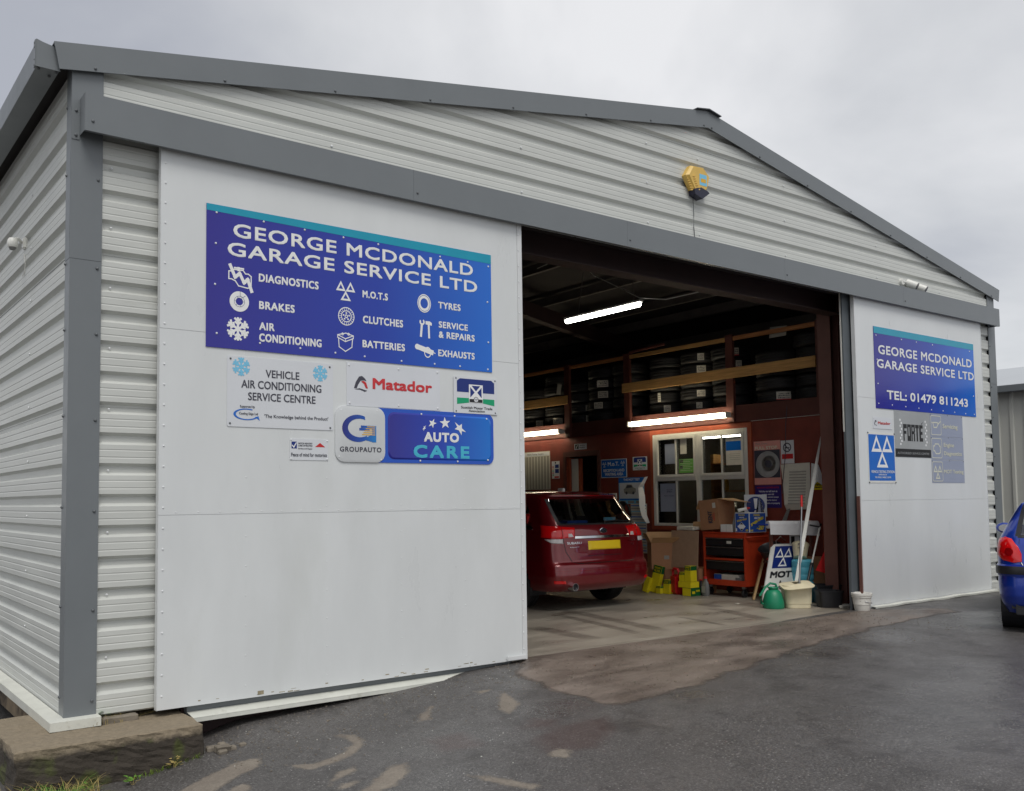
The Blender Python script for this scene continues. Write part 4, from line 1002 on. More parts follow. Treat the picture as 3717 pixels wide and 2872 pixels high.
b = MB(); o_ = rrect(x0, z0, xm, z1, 0.085); i_ = rrect(x0 + .022, z0 + .022, xm - .022, z1 - .022, 0.07)
b._a([FRONT.P(x, y, d0) for x, y in o_] + [FRONT.P(x, y, d0 + .010) for x, y in o_] + [FRONT.P(x, y, d0 + .014) for x, y in i_], [(k, (k + 1) % n, n + (k + 1) % n, n + k) for k in range(n)] + [(n + k, n + (k + 1) % n, 2 * n + (k + 1) % n, 2 * n + k) for k in range(n)] + [tuple(range(2 * n, 3 * n))]); b.build('silver_field', 'silver_light', s, smooth=True)
D1 = d0 + .0155
lettered(s, FRONT, [('GROUPAUTO', (2.115, 1.914, 2.515, 1.956))], D1, 'charcoal', 0.018, space=1.15)
lettered(s, FRONT, [('AUTO', (2.954, 2.020, 3.334, 2.106))], D1 - .002, 'white', 0.045, space=1.15); lettered(s, FRONT, [('CARE', (2.844, 1.876, 3.45, 1.990))], D1 - .002, 'cyan', 0.04, space=1.25)
M['ink4'] = grad_mat('ink_letter_gradient', [(0, lin(34, 30, 120)), (0.6, lin(24, 80, 170)), (1, lin(30, 130, 200))], 0, 0.05, 0.40, 0.2)
cg = (2.285, 2.112)
icon(lambda p: (p._a(*(lambda m: (sum([[(cg[0] + .148 * math.cos(a), cg[1] + .115 * math.sin(a)), (cg[0] + (.02 + .028 * math.cos(a)) + .085 * math.cos(a), cg[1] + .004 + .078 * math.sin(a))] for a in [R_(62 + 245 * i / m) for i in range(m + 1)]], []), [(2 * i, 2 * i + 1, 2 * i + 3, 2 * i + 2) for i in range(m)]))(26)), p.rect(2.315, 2.118, 2.465, 2.138), p.rect(2.425, 1.998, 2.465, 2.138), p.rect(2.30, 2.096, 2.40, 2.116), p.poly([(2.33, 2.02), (2.465, 2.085), (2.465, 2.0), (2.43, 2.0)])), 'ink4', s, D1)
icon(lambda p: [p.rect(2.375 - .012 * k, 2.126 - .017 * k, 2.455, 2.133 - .017 * k) for k in range(5)], 'amber', s, D1 + .0006)
def star(p, cx, cy, r, a0, sx=1, sk=0):
    pts = []
    for k in range(10):
        rr = r if k % 2 == 0 else r * .4; a = R_(90 + a0 + 36 * k); pts.append((cx + rr * math.cos(a) * sx + sk * rr * math.sin(a), cy + rr * math.sin(a)))
    p.poly(pts)
icon(lambda p: (star(p, 2.958, 2.140, .028, -25, .6, .4), star(p, 3.045, 2.185, .045, -15, 1, .2), star(p, 3.182, 2.193, .055, 5, 1.1), star(p, 3.345, 2.150, .062, 25, 1, -.5)), 'white', s, D1 - .002)
rivets(FRONT, [(2.13, 2.262), (2.475, 2.270), (2.11, 1.872), (2.515, 1.852), (2.93, 2.262), (3.29, 2.262), (3.655, 2.250), (2.915, 1.850), (3.32, 1.850), (3.665, 1.868)], d0 + .010, .009, 'rivet', s)
# code of practice sign
s = sign('smallest white sign with blue tick and handwritten-style Peace of mind line', loc=(1.669, -d0, 1.837))
plate(FRONT, R4(1.669, 1.837, 2.013, 2.009), d0, 0.003, 'offwhite', s); D1 = d0 + .0042
Pr(FRONT, D1).rect(1.683, 1.930, 1.730, 1.985).build('blue_square', 'navy', s); Pr(FRONT, D1 + .0005).line([(1.690, 1.955), (1.703, 1.940), (1.724, 1.975)], .008).build('tick', 'white', s)
lettered(s, FRONT, [('MOTOR INDUSTRY', (1.742, 1.966, 1.868, 1.979)), ('CODE OF PRACTICE', (1.742, 1.948, 1.868, 1.961)), ('Service and Repair', (1.742, 1.922, 1.868, 1.936)), ('Peace of mind for motorists', (1.680, 1.866, 2.000, 1.896))], D1, 'charcoal', .006)
Pr(FRONT, D1).poly([(1.892, 1.946), (1.985, 1.946), (1.938, 1.980)]).build('red_triangle', 'redp', s)
rivets(FRONT, [(1.680, 2.000), (2.003, 1.998), (1.680, 1.847), (2.003, 1.847)], d0 + .003, .008, 'rivet', s)

# right door signs
d0 = 0.081
s = sign('blue sign with telephone number TEL: 01479 811243 on the right door', loc=(10.295, -d0, 2.684))
x0, z0, x1, z1 = 10.295, 2.684, 13.075, 3.802
M['ink5'] = grad_mat('ink_tel_gradient', [(0, INDIGO), (0.5, BLUE2), (1, BLUE3)], 0, 0.0, 2.78, 0.14)
plate(FRONT, R4(x0, z0, x1, z1), d0, 0.006, 'ink5', s)
Pr(FRONT, d0 + .0075).rect(x0, 3.71, x1, z1).build('top_band', 'teal', s); D1 = d0 + .0085
lettered(s, FRONT, [('GEORGE MCDONALD', (10.39, 3.430, 12.997, 3.556)), ('GARAGE SERVICE LTD', (10.345, 3.238, 13.046, 3.360))], D1, 'white', .022, space=1.08)
lettered(s, FRONT, [('TEL: 01479 811243', (10.567, 2.820, 12.826, 2.945))], D1, 'white', .026)
rivets(FRONT, [(10.35, 3.68), (11.0, 3.68), (11.4, 3.68), (11.85, 3.68), (12.95, 3.68), (10.36, 3.35), (10.36, 3.02), (10.36, 2.75), (10.70, 2.745), (11.05, 2.74), (11.40, 2.735), (11.75, 2.73), (12.08, 2.73), (12.42, 2.725), (12.75, 2.72), (13.02, 2.72), (13.02, 3.0)], d0 + .006, .010, 'rivet', s)
s = sign('small white Matador sign above the triangles sign on the right door', loc=(10.206, -d0, 2.401))
plate(FRONT, R4(10.206, 2.405, 10.677, 2.566), d0, .003, 'offwhite', s)
lettered(s, FRONT, [('Matador', (10.325, 2.466, 10.635, 2.505))], d0 + .0045, 'redp', .03); icon(lambda p: (swoosh(p, 10.232, 2.460, .075, .062), swoosh3(p, 10.232, 2.460, .075, .062)), 'charcoal', s, d0 + .0045)
rivets(FRONT, [(10.225, 2.55), (10.66, 2.55), (10.225, 2.42), (10.66, 2.42)], d0 + .003, .007, 'rivet', s)
s = sign('blue VEHICLE TESTING STATION sign with three white triangles', loc=(10.061, -d0, 1.676))
plate(FRONT, rrect(10.061, 1.676, 10.727, 2.351, .02), d0, .004, 'whiteplastic', s); Pr(FRONT, d0 + .0055).rect(10.075, 1.705, 10.713, 2.325).build('blue_field', 'mblue', s)
icon(lambda p: p.tri_sign(10.138, 1.882, 10.660, 2.320, .26), 'white', s, d0 + .0065)
lettered(s, FRONT, [('VEHICLE TESTING STATION', (10.117, 1.806, 10.689, 1.843)), ('APPROVED BY', (10.290, 1.775, 10.500, 1.794)), ('THE VEHICLE INSPECTORATE', (10.200, 1.738, 10.600, 1.760))], d0 + .0065, 'white', .01)
rivets(FRONT, [(10.068, 2.345), (10.72, 2.345), (10.068, 1.68), (10.72, 1.68)], d0 + .004, .012, 'screw', s)
s = sign('grey FORTE authorised service centre sign with black strip', loc=(10.741, -d0, 2.035))
plate(FRONT, R4(10.741, 2.035, 11.697, 2.690), d0, .003, 'silver', s); Pr(FRONT, d0 + .0045).rect(10.745, 2.037, 11.693, 2.150).build('black_strip', 'black', s)
def blocktext(s, txt, x0, z0, x1, z1, d, m):
    Lt = {'F': [(0, 0, .3, 1), (.3, .75, 1, 1), (.3, .42, .85, .6)], 'O': [(0, 0, .3, 1), (.62, 0, 1, 1), (.3, .84, .62, 1), (.3, 0, .62, .3)], 'R': [(0, 0, .3, 1), (.3, .84, 1, 1), (.66, 0, 1, .46), (.66, .58, 1, .84), (.3, .42, .9, .6)],
          'T': [(0, .8, 1, 1), (.3, 0, .7, .8)], 'E': [(0, 0, .45, 1), (.45, .8, 1, 1), (.45, .42, .9, .6), (.45, 0, 1, .22)]}
    n = len(txt); w_ = (x1 - x0) / n
    for i, c in enumerate(txt):
        p = Pr(FRONT, d)
        for a, b_, c_, e_ in Lt[c]: p.rect(x0 + (i + a * .88) * w_, z0 + b_ * (z1 - z0), x0 + (i + c_ * .88) * w_, z0 + e_ * (z1 - z0))
        if i == n - 1 : p.poly([(x1 - .06, z1 + .012), (x1 - .03, z1 + .012), (x1 + .0, z1 + .05)])
        p.build('letter', m, s)
blocktext(s, 'FORTE', 10.965, 2.262, 11.500, 2.495, d0 + .0045, 'black')
lettered(s, FRONT, [('AUTHORISED SERVICE CENTRE', (10.79, 2.075, 11.640, 2.105))], d0 + .0055, 'silver', .004)
for xx in (10.87, 11.545):
    p = Pr(FRONT, d0 + .0045)
    for k in range(9): p.rect(xx + (k % 2) * .03, 2.20 + k * .042, xx + .035 + (k % 2) * .03, 2.228 + k * .042)
    p.build('checker', 'white', s)
def service_panel(label, z0, z1, lines, ic, loc):
    s = sign(label, loc=loc); xa, xb = 11.706, 12.645
    plate(FRONT, R4(xa, z0 + .002, xb, z1 - .002), d0, .003, 'lavender', s); D = d0 + .0045
    rr = rrect(xa + .015, z0 + .025, xa + .30, z1 - .03, .03); Pr(FRONT, D).line(rr, .010, True).build('icon_frame', 'fadedcream', s)
    icon(ic, 'fadedcream', s, D); lettered(s, FRONT, lines, D, 'fadedcream', .02)
    rivets(FRONT, [(xa + .01, z1 - .02), (xa + .5, z1 - .01), (xb - .02, z1 - .015)], d0 + .003, .008, 'screw', s)
service_panel('faded grey panel reading Servicing with an oil can', 2.349, 2.677, [('Servicing', (12.052, 2.455, 12.488, 2.540))], lambda p: (p.line([(11.78, 2.54), (11.80, 2.48), (11.88, 2.48), (11.93, 2.54), (11.90, 2.55), (11.79, 2.55)], .016, True), p.line([(11.93, 2.53), (11.99, 2.57)], .014), p.line([(11.78, 2.54), (11.745, 2.55)], .014)), (11.71, -d0, 2.349))
def engi(p, x=11.77, z=2.10): p.line([(x, z + .04), (x, z + .11), (x + .03, z + .11), (x + .05, z + .14), (x + .14, z + .14), (x + .17, z + .11), (x + .19, z + .11), (x + .19, z + .02), (x + .15, z), (x + .06, z), (x + .03, z + .04)], .016, True)
service_panel('faded grey panel reading Engine Diagnostics', 2.014, 2.349, [('Engine', (12.061, 2.185, 12.36, 2.262)), ('Diagnostics', (12.060, 2.062, 12.581, 2.138))], engi, (11.71, -d0, 2.014))
service_panel('faded grey panel reading MOT Testing with three triangles', 1.679, 2.011, [('MOT Testing', (12.039, 1.800, 12.613, 1.872))], lambda p: p.tri_sign(11.745, 1.735, 11.985, 1.935), (11.71, -d0, 1.679))

# alarm box
t = thing('alarm_box', 'faded yellow hexagonal alarm box high on the gable', 'alarm', (6.78, 0, 5.1))
cx, cz = 6.785, 5.125
hexo = [(-.075, .19), (.055, .19), (.205, .06), (.14, -.10), (.035, -.20), (-.09, -.115), (-.20, .05)]
b = MB(); o_ = [(6.785 - .205, 5.16), (6.785 - .115, 5.285), (6.785 + .085, 5.300), (6.785 + .205, 5.20), (6.785 + .155, 5.045), (6.785 + .03, 4.945), (6.785 - .085, 4.985)]
inn = [(cx + (x - cx) * .84, cz + .005 + (z - cz) * .88) for x, z in o_]; n = len(o_)
b._a([(x, 0.01, z) for x, z in o_] + [(x, -.045, z) for x, z in o_] + [(x, -.075, z) for x, z in inn], [(k, (k + 1) % n, n + (k + 1) % n, n + k) for k in range(n)] + [(n + k, n + (k + 1) % n, 2 * n + (k + 1) % n, 2 * n + k) for k in range(n)] + [tuple(range(2 * n, 3 * n))])
b.build('cover', 'alarm', t)
b = MB(); q = [(cx - .10, 5.01), (cx + .02, 5.045), (cx + .13, 5.02), (cx + .16, 5.00), (cx + .035, 4.915), (cx - .09, 4.95)]
b.prism([(x, -.085, z) for x, z in q], (0, .09, 0)); b.build('strobe_lens', 'alarm_navy', t)
for k in range(7):
    z = 5.155 - k * .024; b = MB(); b.prism([(cx - .195 + k * .012, -.052, z), (cx - .085 + k * .012, -.090, z + .01), (cx - .085 + k * .012, -.090, z - .004), (cx - .195 + k * .012, -.052, z - .014)], (0, .015, 0)); b.build('louvre', 'alarm', t)
Pr(Pl((0, 0, 0), (1, 0, 0), (0, 0, 1)), .0765).rect(cx + .0, 5.075, cx + .125, 5.205).build('front_label', 'lblue', t)
Pr(FRONT, .0775).rect(cx + .02, 5.11, cx + .11, 5.155).build('label_print', 'amber', t)
MB().tube([(6.76, .005, 4.92), (6.762, .0, 4.75), (6.755, .0, 4.6), (6.775, .0, 4.43)], .004, 5).build('cable', 'trim_dark', t)
# twin cameras on the gable, dome camera on the side wall
def camera_unit(name, label, loc, dirs):
    t = thing(name, label, 'camera', loc); return t
t = thing('security_camera', 'twin white security camera above the right door', 'camera', (11.28, 0, 4.53))
b = MB(); b.cyl((11.22, .03, 4.545), (11.22, -.03, 4.545), .05, .045, 16); b.build('wall_mount', 'whiteplastic', t, smooth=True)
for k, (x, dz) in enumerate(((11.36, 0), (11.60, -.02))):
    p = Vector((x, -.03, 4.54 + dz)); d = Vector((.25, -.75, -.45)).normalized()
    b = MB(); b.cyl(p - d * .03, p + d * .13, .052, .055, 18); b.build('camera_body', 'whiteplastic', t, smooth=True)
    b = MB(); b.cyl(p + d * .1305, p + d * .134, .048, .048, 18); b.build('lens', 'alarm_navy', t)
MB().tube([(11.22, -.02, 4.545), (11.36, -.02, 4.55), (11.60, -.01, 4.53)], .018, 8).build('bracket', 'whiteplastic', t)
t = thing('security_camera', 'white dome camera on an arm from the left side wall', 'camera', (0, 1.6, 3.7))
b = MB(); b.bbox(-.015, .02, 1.57, 1.64, 3.68, 3.78, .01); b.build('wall_mount', 'whiteplastic', t)
MB().tube([(-.02, 1.62, 3.74), (-.05, 1.57, 3.75), (-.08, 1.53, 3.74), (-.10, 1.49, 3.71)], .013, 10).build('arm', 'whiteplastic', t, smooth=True)
b = MB(); b.lathe([(0.001, .05), (.028, .047), (.040, .028), (.044, 0), (.040, -.017), (.034, -.03), (.001, -.03)], (-.12, 1.44, 3.67), 'Z', 20); b.build('housing', 'whiteplastic', t, smooth=True)
b = MB(); b.lathe([(.030, -.031), (.024, -.047), (.011, -.053), (.001, -.055)], (-.12, 1.44, 3.67), 'Z', 20); b.build('dome', 'greyplastic', t, smooth=True)
MB().tube([(.0, 1.6, 3.64), (.005, 1.58, 3.55), (.005, 1.60, 3.48), (.0, 1.66, 3.46)], .004, 5).build('cable', 'whiteplastic', t)
# ------------------------------------------------------------------ inside: lamps
def lamp(label, y0, y1):
    t = thing('strip_light', label, 'lamp', (10.72, (y0 + y1) / 2, 2.83), 0, 'strip lights along the storage edge')
    b = MB(); b.box(10.70, 10.774, y0 + .02, y1 - .02, 2.80, 2.86); b.build('batten', 'whiteplastic', t)
    b = MB(); b.bbox(10.585, 10.699, y0 + .03, y1 - .03, 2.785, 2.868, .03); b.build('diffuser', 'tube_w', t, smooth=True)
    MB().bbox(10.565, 10.699, y0, y0 + .028, 2.78, 2.873, .01).build('end_cap', 'upvc', t); MB().bbox(10.565, 10.699, y1 - .028, y1, 2.78, 2.873, .01).build('end_cap', 'upvc', t)
lamp('lit strip light above the office window', 2.596, 4.77)
lamp('lit strip light to the left of the reception doorway, partly behind the left door', 6.59, 8.75)
t = thing('hanging_light', 'lit tube light hanging from the roof inside the bay', 'lamp', (7.4, 2.15, 4.05))
MB().bbox(7.37, 7.43, 1.42, 2.90, 4.065, 4.095, .005).build('batten', 'whiteplastic', t)
b = MB(); b.bbox(7.365, 7.435, 1.44, 2.88, 4.01, 4.064, .02); b.build('tube', 'tube_c', t, smooth=True)
MB().tube([(7.4, 2.62, 4.09), (7.42, 2.55, 4.55), (7.44, 2.48, 5.02)], .006, 5).build('hanging_wire', 'purlin', t)
MB().tube([(7.4, 1.55, 4.09), (7.42, 1.6, 4.55), (7.44, 1.65, 5.02)], .006, 5).build('hanging_wire', 'purlin', t)
t = tag(MB().tube([(7.5, 3.6, 4.98), (7.4, 2.75, 5.0), (7.4, 2.3, 4.6), (7.4, 1.8, 4.32), (7.4, 1.45, 4.12), (7.5, 1.1, 4.05), (7.7, .75, 4.1), (8.0, .6, 4.2)], .007, 5).build('lamp_cable', 'upvc'), 'pale cable looping from the roof to the hanging tube light', 'cable')

# ------------------------------------------------------------------ tyres in the storage loft
prof = []
def tyre_mesh(R=.315, w=.205, rim=.20):
    b = MB(); pr = [(rim, w * .40), (rim + .02, w * .48), ((R + rim) / 2, w * .52), (R - .03, w * .47), (R - .008, w * .40), (R, w * .30)]
    q = pr[:]
    for k, h in enumerate((.2, .18, .06, .04, -.04, -.06, -.18, -.2)):
        q.append((R if k in (0, 3, 4, 7) else R - .009, w * h * 1.0))
    q += [(r, -h) for r, h in reversed(pr)]
    b.lathe([(r, h + w / 2) for r, h in q], (0, 0, 0), 'Z', 40, close=False)
    return b
TYM = {}
def tyre(x, y, z, label, sc=1.0, sticker=None, tilt=0):
    t = thing('stored_tyre', label, 'tyre', (x, y, z), 0, 'tyres stacked in the storage loft')
    if 'a' not in TYM:
        o = tyre_mesh().build('tread', 'rubber', None, smooth=True); TYM['a'] = o.data; bpy.data.objects.remove(o)
    o = bpy.data.objects.new('tyre_body', TYM['a']); COL.objects.link(o); o.parent = t; o.scale = (sc * 1.07, sc * 1.07, .99)
    t.rotation_euler = (R_(tilt), 0, R_(random.uniform(0, 90)))
    if sticker:
        ang, w_, h_, kind = sticker
        rz = t.rotation_euler.z; a0 = math.atan2(-.62, -.78) + R_(ang)   # towards the bay
        R = .319 * sc * 1.07; b = MB(); n = 5; vs = []
        zc = .10
        for i in range(n + 1):
            a = a0 - (w_ / R) * (i / n - .5) - rz
            for s_ in (-1, 1): vs.append((R * math.cos(a), R * math.sin(a), zc + s_ * h_ / 2))
        b.v = [Vector(v) for v in vs]; b.f = [(2 * i, 2 * i + 2, 2 * i + 3, 2 * i + 1) for i in range(n)]
        s_o = link_mesh('sticker', b.v, b.f, 'paper' if kind != 'y' else 'paper', t)
        # scribble of print on the sticker
        vs = []; fs = []; random.seed(int(ang * 7 + w_ * 100) & 255)
        for r_ in range(3):
            u = .12
            while u < .86:
                du = random.uniform(.02, .07); a1 = a0 - (w_ / R) * (u - .5) - rz; a2 = a0 - (w_ / R) * (u + du - .5) - rz
                za, zb = zc + h_ * (-.32 + r_ * .24), zc + h_ * (-.32 + r_ * .24 + random.uniform(.06, .18)); k = len(vs)
                vs += [((R + .002) * math.cos(a1), (R + .002) * math.sin(a1), za), ((R + .002) * math.cos(a2), (R + .002) * math.sin(a2), za), ((R + .002) * math.cos(a2), (R + .002) * math.sin(a2), zb), ((R + .002) * math.cos(a1), (R + .002) * math.sin(a1), zb)]
                fs.append((k, k + 1, k + 2, k + 3)); u += du + random.uniform(.01, .05)
        q = link_mesh('sticker_print', vs, fs, 'black', s_o); q['kind'] = 'stuff'
        if kind == 'r':
            vs = []
            for i in range(n + 1):
                a = a0 - (w_ / R) * (i / n - .5) - rz
                for s_ in (-.5, -.38): vs.append(((R + .0015) * math.cos(a), (R + .0015) * math.sin(a), zc + s_ * h_))
            link_mesh('red_line', vs, [(2 * i, 2 * i + 2, 2 * i + 3, 2 * i + 1) for i in range(n)], 'redp', s_o)
    return t
ST = [  # y, x, count, sc, stickers {level: (angle, w, h, kind)}, words
    (1.42, 11.25, 5, .90, {0: (12, .14, .11, 'n')}, 'the stack beside the right-hand column'),
    (2.04, 11.22, 4, 1.08, {0: (4, .22, .13, 'r')}, 'the wide stack just right of the third post'),
    (2.98, 11.24, 5, .95, {3: (18, .10, .12, 'r'), 4: (14, .12, .13, 'r')}, 'the stack just left of the third post'),
    (3.66, 11.24, 5, 1.0, {0: (-4, .10, .10, 'n'), 1: (4, .14, .11, 'n'), 3: (4, .15, .12, 'y'), 4: (2, .11, .12, 'n')}, 'the stack over the left half of the window'),
    (4.36, 11.24, 5, 1.0, {0: (0, .12, .12, 'n'), 1: (-25, .06, .16, 'y')}, 'the stack just right of the second post'),
    (5.28, 11.25, 5, 1.0, {}, 'the stack just left of the second post'),
    (5.98, 11.25, 5, .98, {2: (-4, .20, .13, 'n'), 1: (-14, .18, .12, 'n'), 3: (-2, .22, .13, 'n')}, 'the labelled stack over the doorway'),
    (6.62, 11.25, 4, .98, {1: (30, .12, .12, 'n'), 0: (30, .12, .12, 'n')}, 'the stack behind the first post'),
    (7.25, 11.25, 5, 1.0, {0: (-2, .20, .12, 'n'), 2: (-5, .20, .12, 'n')}, 'the stack nearest the left door'),
    (7.95, 11.25, 4, 1.0, {0: (10, .15, .12, 'n')}, 'the last stack before the left door hides the loft')]
ORD = ['bottom', 'second', 'third', 'fourth', 'fifth']
random.seed(11)
for y, x, n, sc_, stk, words in ST:
    for k in range(n):
        z = 2.976 + k * .207
        lab = '%s black tyre of %s' % (ORD[k] + (' from bottom' if k else ''), words)
        if k == n - 1: lab = 'topmost black tyre of %s' % words
        tyre(x + random.uniform(-.02, .02), y + random.uniform(-.02, .02), z, lab, sc_, stk.get(k))
random.seed(12)
for y, n, words in ((1.7, 5, 'right of the third post'), (2.9, 4, 'left of the third post'), (3.6, 4, 'over the window'), (4.4, 5, 'right of the second post'), (5.6, 5, 'over the doorway')):
    for k in range(n): tyre(11.95, y, 2.976 + k * .207, '%s black tyre in the back row %s' % ('topmost' if k == n - 1 else ORD[k], words), 1.0)
def hung_paper(y, z, w_, h_, ang, label):
    t = MB(); t.T = rot((10.68, y, z), rx=ang); t.box(10.680, 10.682, y - w_ / 2, y + w_ / 2, z - h_ / 2, z + h_ / 2)
    return tag(t.build('paper_label', 'paper'), label, 'paper')
hung_paper(6.68, 3.66, .12, .20, 12, 'torn paper tag hanging in the loft near the first post')

# ------------------------------------------------------------------ wall signs inside
def wsign(label, y0, z0, y1, z1, m='offwhite', t=.004, name='sign', cat='sign', gap=.001, r=0):
    s = thing(name, label, cat, (10.8, y0, z0))
    plate(RIGHT, rrect(-y0, z0, -y1, z1, r) if r else R4(-y0, z0, -y1, z1), gap, t, m, s); return s
s = wsign('blue M.o.T. RECEPTION AND WAITING AREA sign right of the doorway', 5.67, 1.886, 5.011, 2.232)
Pr(RIGHT, .0065).rect(-5.655, 1.900, -5.026, 2.218).build('blue_field', 'mblue', s)
lettered(s, RIGHT, [('M.o.T.', (-5.49, 2.105, -5.20, 2.180)), ('RECEPTION AND', (-5.605, 1.995, -5.07, 2.050)), ('WAITING AREA', (-5.57, 1.925, -5.10, 1.980))], .0075, 'white', .03)
icon(lambda p: (p.tri_sign(-5.635, 2.085, -5.525, 2.185), p.tri_sign(-5.165, 2.095, -5.055, 2.195)), 'white', s, .0075, RIGHT)
trade(RIGHT, -4.861, 2.006, -4.517, 2.248, .001, 'small Scottish Motor Trade Association sign between the blue reception sign and the window', (10.8, 4.86, 2.006), True)
s = wsign('poster headed THE MOT TEST with a drawing of a car', 5.223, 1.405, 4.60, 1.878, 'lblue', .002, 'poster', 'poster')
Pr(RIGHT, .0042).rect(-5.223, 1.79, -4.60, 1.876).rect(-5.2, 1.47, -4.62, 1.495).build('dark_band', 'mblue', s)
Pr(RIGHT, .0042).rect(-5.20, 1.50, -4.63, 1.785).build('picture_panel', 'offwhite', s)
lettered(s, RIGHT, [('THE MOT TEST', (-5.10, 1.82, -4.70, 1.862))], .0055, 'white', .03)
p = Pr(RIGHT, .0055); p.poly([(-5.09, 1.60), (-4.86, 1.575), (-4.80, 1.62), (-4.80, 1.68), (-4.86, 1.70), (-4.90, 1.75), (-5.02, 1.755), (-5.06, 1.69), (-5.10, 1.67)]); p.build('car_drawing', 'papergrey', s)
Pr(RIGHT, .0065).poly([(-5.04, 1.69), (-5.01, 1.74), (-4.91, 1.738), (-4.88, 1.70)]).disc(-5.03, 1.60, .028, 12).disc(-4.86, 1.60, .028, 12).build('car_drawing_dark', 'charcoal', s)
for k in range(3): Pr(RIGHT, .0055).rect(-5.2 + k * .2, 1.415, -5.05 + k * .2, 1.46).build('text_block', 'papergrey', s)
lg = thing('poster', 'tall curling wall chart below THE MOT TEST poster, edge folded white', 'poster', (10.8, 4.9, .53))
b = MB(); n = 16; vs = []
for i in range(n + 1):
    z = .527 + (1.405 - .527) * i / n; c_ = .05 * math.sin(i / n * PI)
    vs += [(10.79, 4.93, z), (10.79 - .012, 4.70, z), (10.775 - c_ * .3, 4.52, z)]
b.v = [Vector(v) for v in vs]; b.f = [(3 * i + k, 3 * i + k + 1, 3 * i + k + 4, 3 * i + k + 3) for i in range(n) for k in (0, 1)]; b.build('chart', 'paper', lg)
for k in range(17):
    z = .56 + k * .05; b = MB(); b._a([(10.7885 - .0015, 4.92, z), (10.776 - .001, 4.70, z), (10.772 - .016, 4.535, z), (10.772 - .016, 4.535, z + .018), (10.776 - .001, 4.70, z + .018), (10.7885 - .0015, 4.92, z + .018)], [(0, 1, 4, 5), (1, 2, 3, 4)])
    b.build('chart_row', ['mblue', 'papergrey', 'lblue', 'papergrey'][k % 4], lg)
vs = []; pts_ = [(4.478, 1.886, .0), (4.60, 1.70, .03), (4.56, 1.55, .05), (4.55, 1.386, .055), (4.52, 1.2, .04), (4.46, 1.067, .0)]
b = MB(); b.v = [Vector(q) for (y, z, d) in pts_ for q in ((10.778 - .01, y - .0, z), (10.745 - d, y + .055 + d * .4, z - .01))]; b.f = [(2 * i, 2 * i + 2, 2 * i + 3, 2 * i + 1) for i in range(len(pts_) - 1)]; b.build('folded_edge', 'white', lg)
s = wsign('small Service reception sign over the doorway', 6.391, 2.454, 6.05, 2.567); Pr(RIGHT, .006).rect(-6.37, 2.468, -6.27, 2.555).build('black_square', 'black', s); Pr(RIGHT, .007).line([(-6.34, 2.48), (-6.30, 2.54)], .014).build('pictogram', 'white', s)
lettered(s, RIGHT, [('Service', (-6.24, 2.520, -6.10, 2.545)), ('reception', (-6.25, 2.475, -6.09, 2.505))], .006, 'charcoal', .02)
s = wsign('grey Brake Testing Weights wall chart with vertical columns', 7.966, 1.70, 7.109, 2.471, 'paper', .003, 'poster', 'poster')
Pr(RIGHT, .0052).rect(-7.95, 2.38, -7.125, 2.455).build('heading_band', 'offwhite', s); lettered(s, RIGHT, [('Brake Testing Weights', (-7.80, 2.40, -7.30, 2.435))], .0065, 'charcoal', .01)
for k in range(9): Pr(RIGHT, .0055).rect(-7.94 + k * .092, 1.71, -7.875 + k * .092, 2.37).build('column', 'papergrey', s)
s = wsign('narrow white notice with coloured squares left of the doorway', 7.058, 1.911, 6.83, 2.256)
Pr(RIGHT, .006).rect(-6.96, 2.12, -6.85, 2.19).rect(-6.96, 2.02, -6.85, 2.10).build('blue_block', 'navy', s); Pr(RIGHT, .006).rect(-6.98, 1.925, -6.85, 1.955).build('red_block', 'redp', s)
for k in range(5): Pr(RIGHT, .006).rect(-7.04, 1.97 + k * .04, -7.0, 1.995 + k * .04).build('pictogram', ['green', 'redp', 'green', 'amber', 'redp'][k], s)
Pr(RIGHT, .006).disc(-6.945, 2.225, .02, 12).build('flame_mark', 'black', s)
# papers on the glass
GL = Pl((10.80, 0, 0), (0, -1, 0), (0, 0, 1))
def paper(label, y0, z0, y1, z1, m='paper', d=.0, cat='paper'):
    s = thing('paper_notice', label, cat, (10.8, y0, z0)); b = MB(); b.box(10.8010, 10.8024, y1, y0, z0, z1); b.build('sheet', m, s); return s
def on_glass(s, fn, m): 
    p = Pr(Pl((10.8010, 0, 0), (0, -1, 0), (0, 0, 1)), .0004); fn(p); p.build('print', m, s)
paper('blank grey-blue paper in the upper left window pane', 4.10, 2.091, 3.862, 2.438, 'lavender')
s = paper('green certificate notice low in the upper left casement', 3.79, 1.929, 3.48, 2.163, 'paper_green'); on_glass(s, lambda p: [p.rect(-3.77, 2.145 - .03 * k, -3.50 - .05 * (k % 2), 2.150 - .03 * k) for k in range(7)], 'fadedcream'); on_glass(s, lambda p: (p.rect(-3.77, 2.10, -3.70, 2.145), p.rect(-3.77, 2.00, -3.71, 2.05)), 'black')
s = paper('paper notice with blue sky picture in the upper right window pane', 2.805, 2.023, 2.470, 2.455, 'paper'); on_glass(s, lambda p: p.rect(-2.80, 2.26, -2.475, 2.41), 'mblue'); on_glass(s, lambda p: [p.rect(-2.74 + .02 * (k % 2), 2.20 - .03 * k, -2.53, 2.206 - .03 * k) for k in range(4)], 'papergrey')
s = paper('grey approved garages notice in the lower left window pane', 4.225, 1.267, 3.885, 1.751, 'lavender'); lettered(s, Pl((10.8010, 0, 0), (0, -1, 0), (0, 0, 1)), [('approved', (-4.08, 1.63, -3.95, 1.655)), ('garages', (-4.08, 1.595, -3.96, 1.62)), ('Motor Codes', (-4.14, 1.53, -3.92, 1.55))], .0006, 'charcoal', .01)
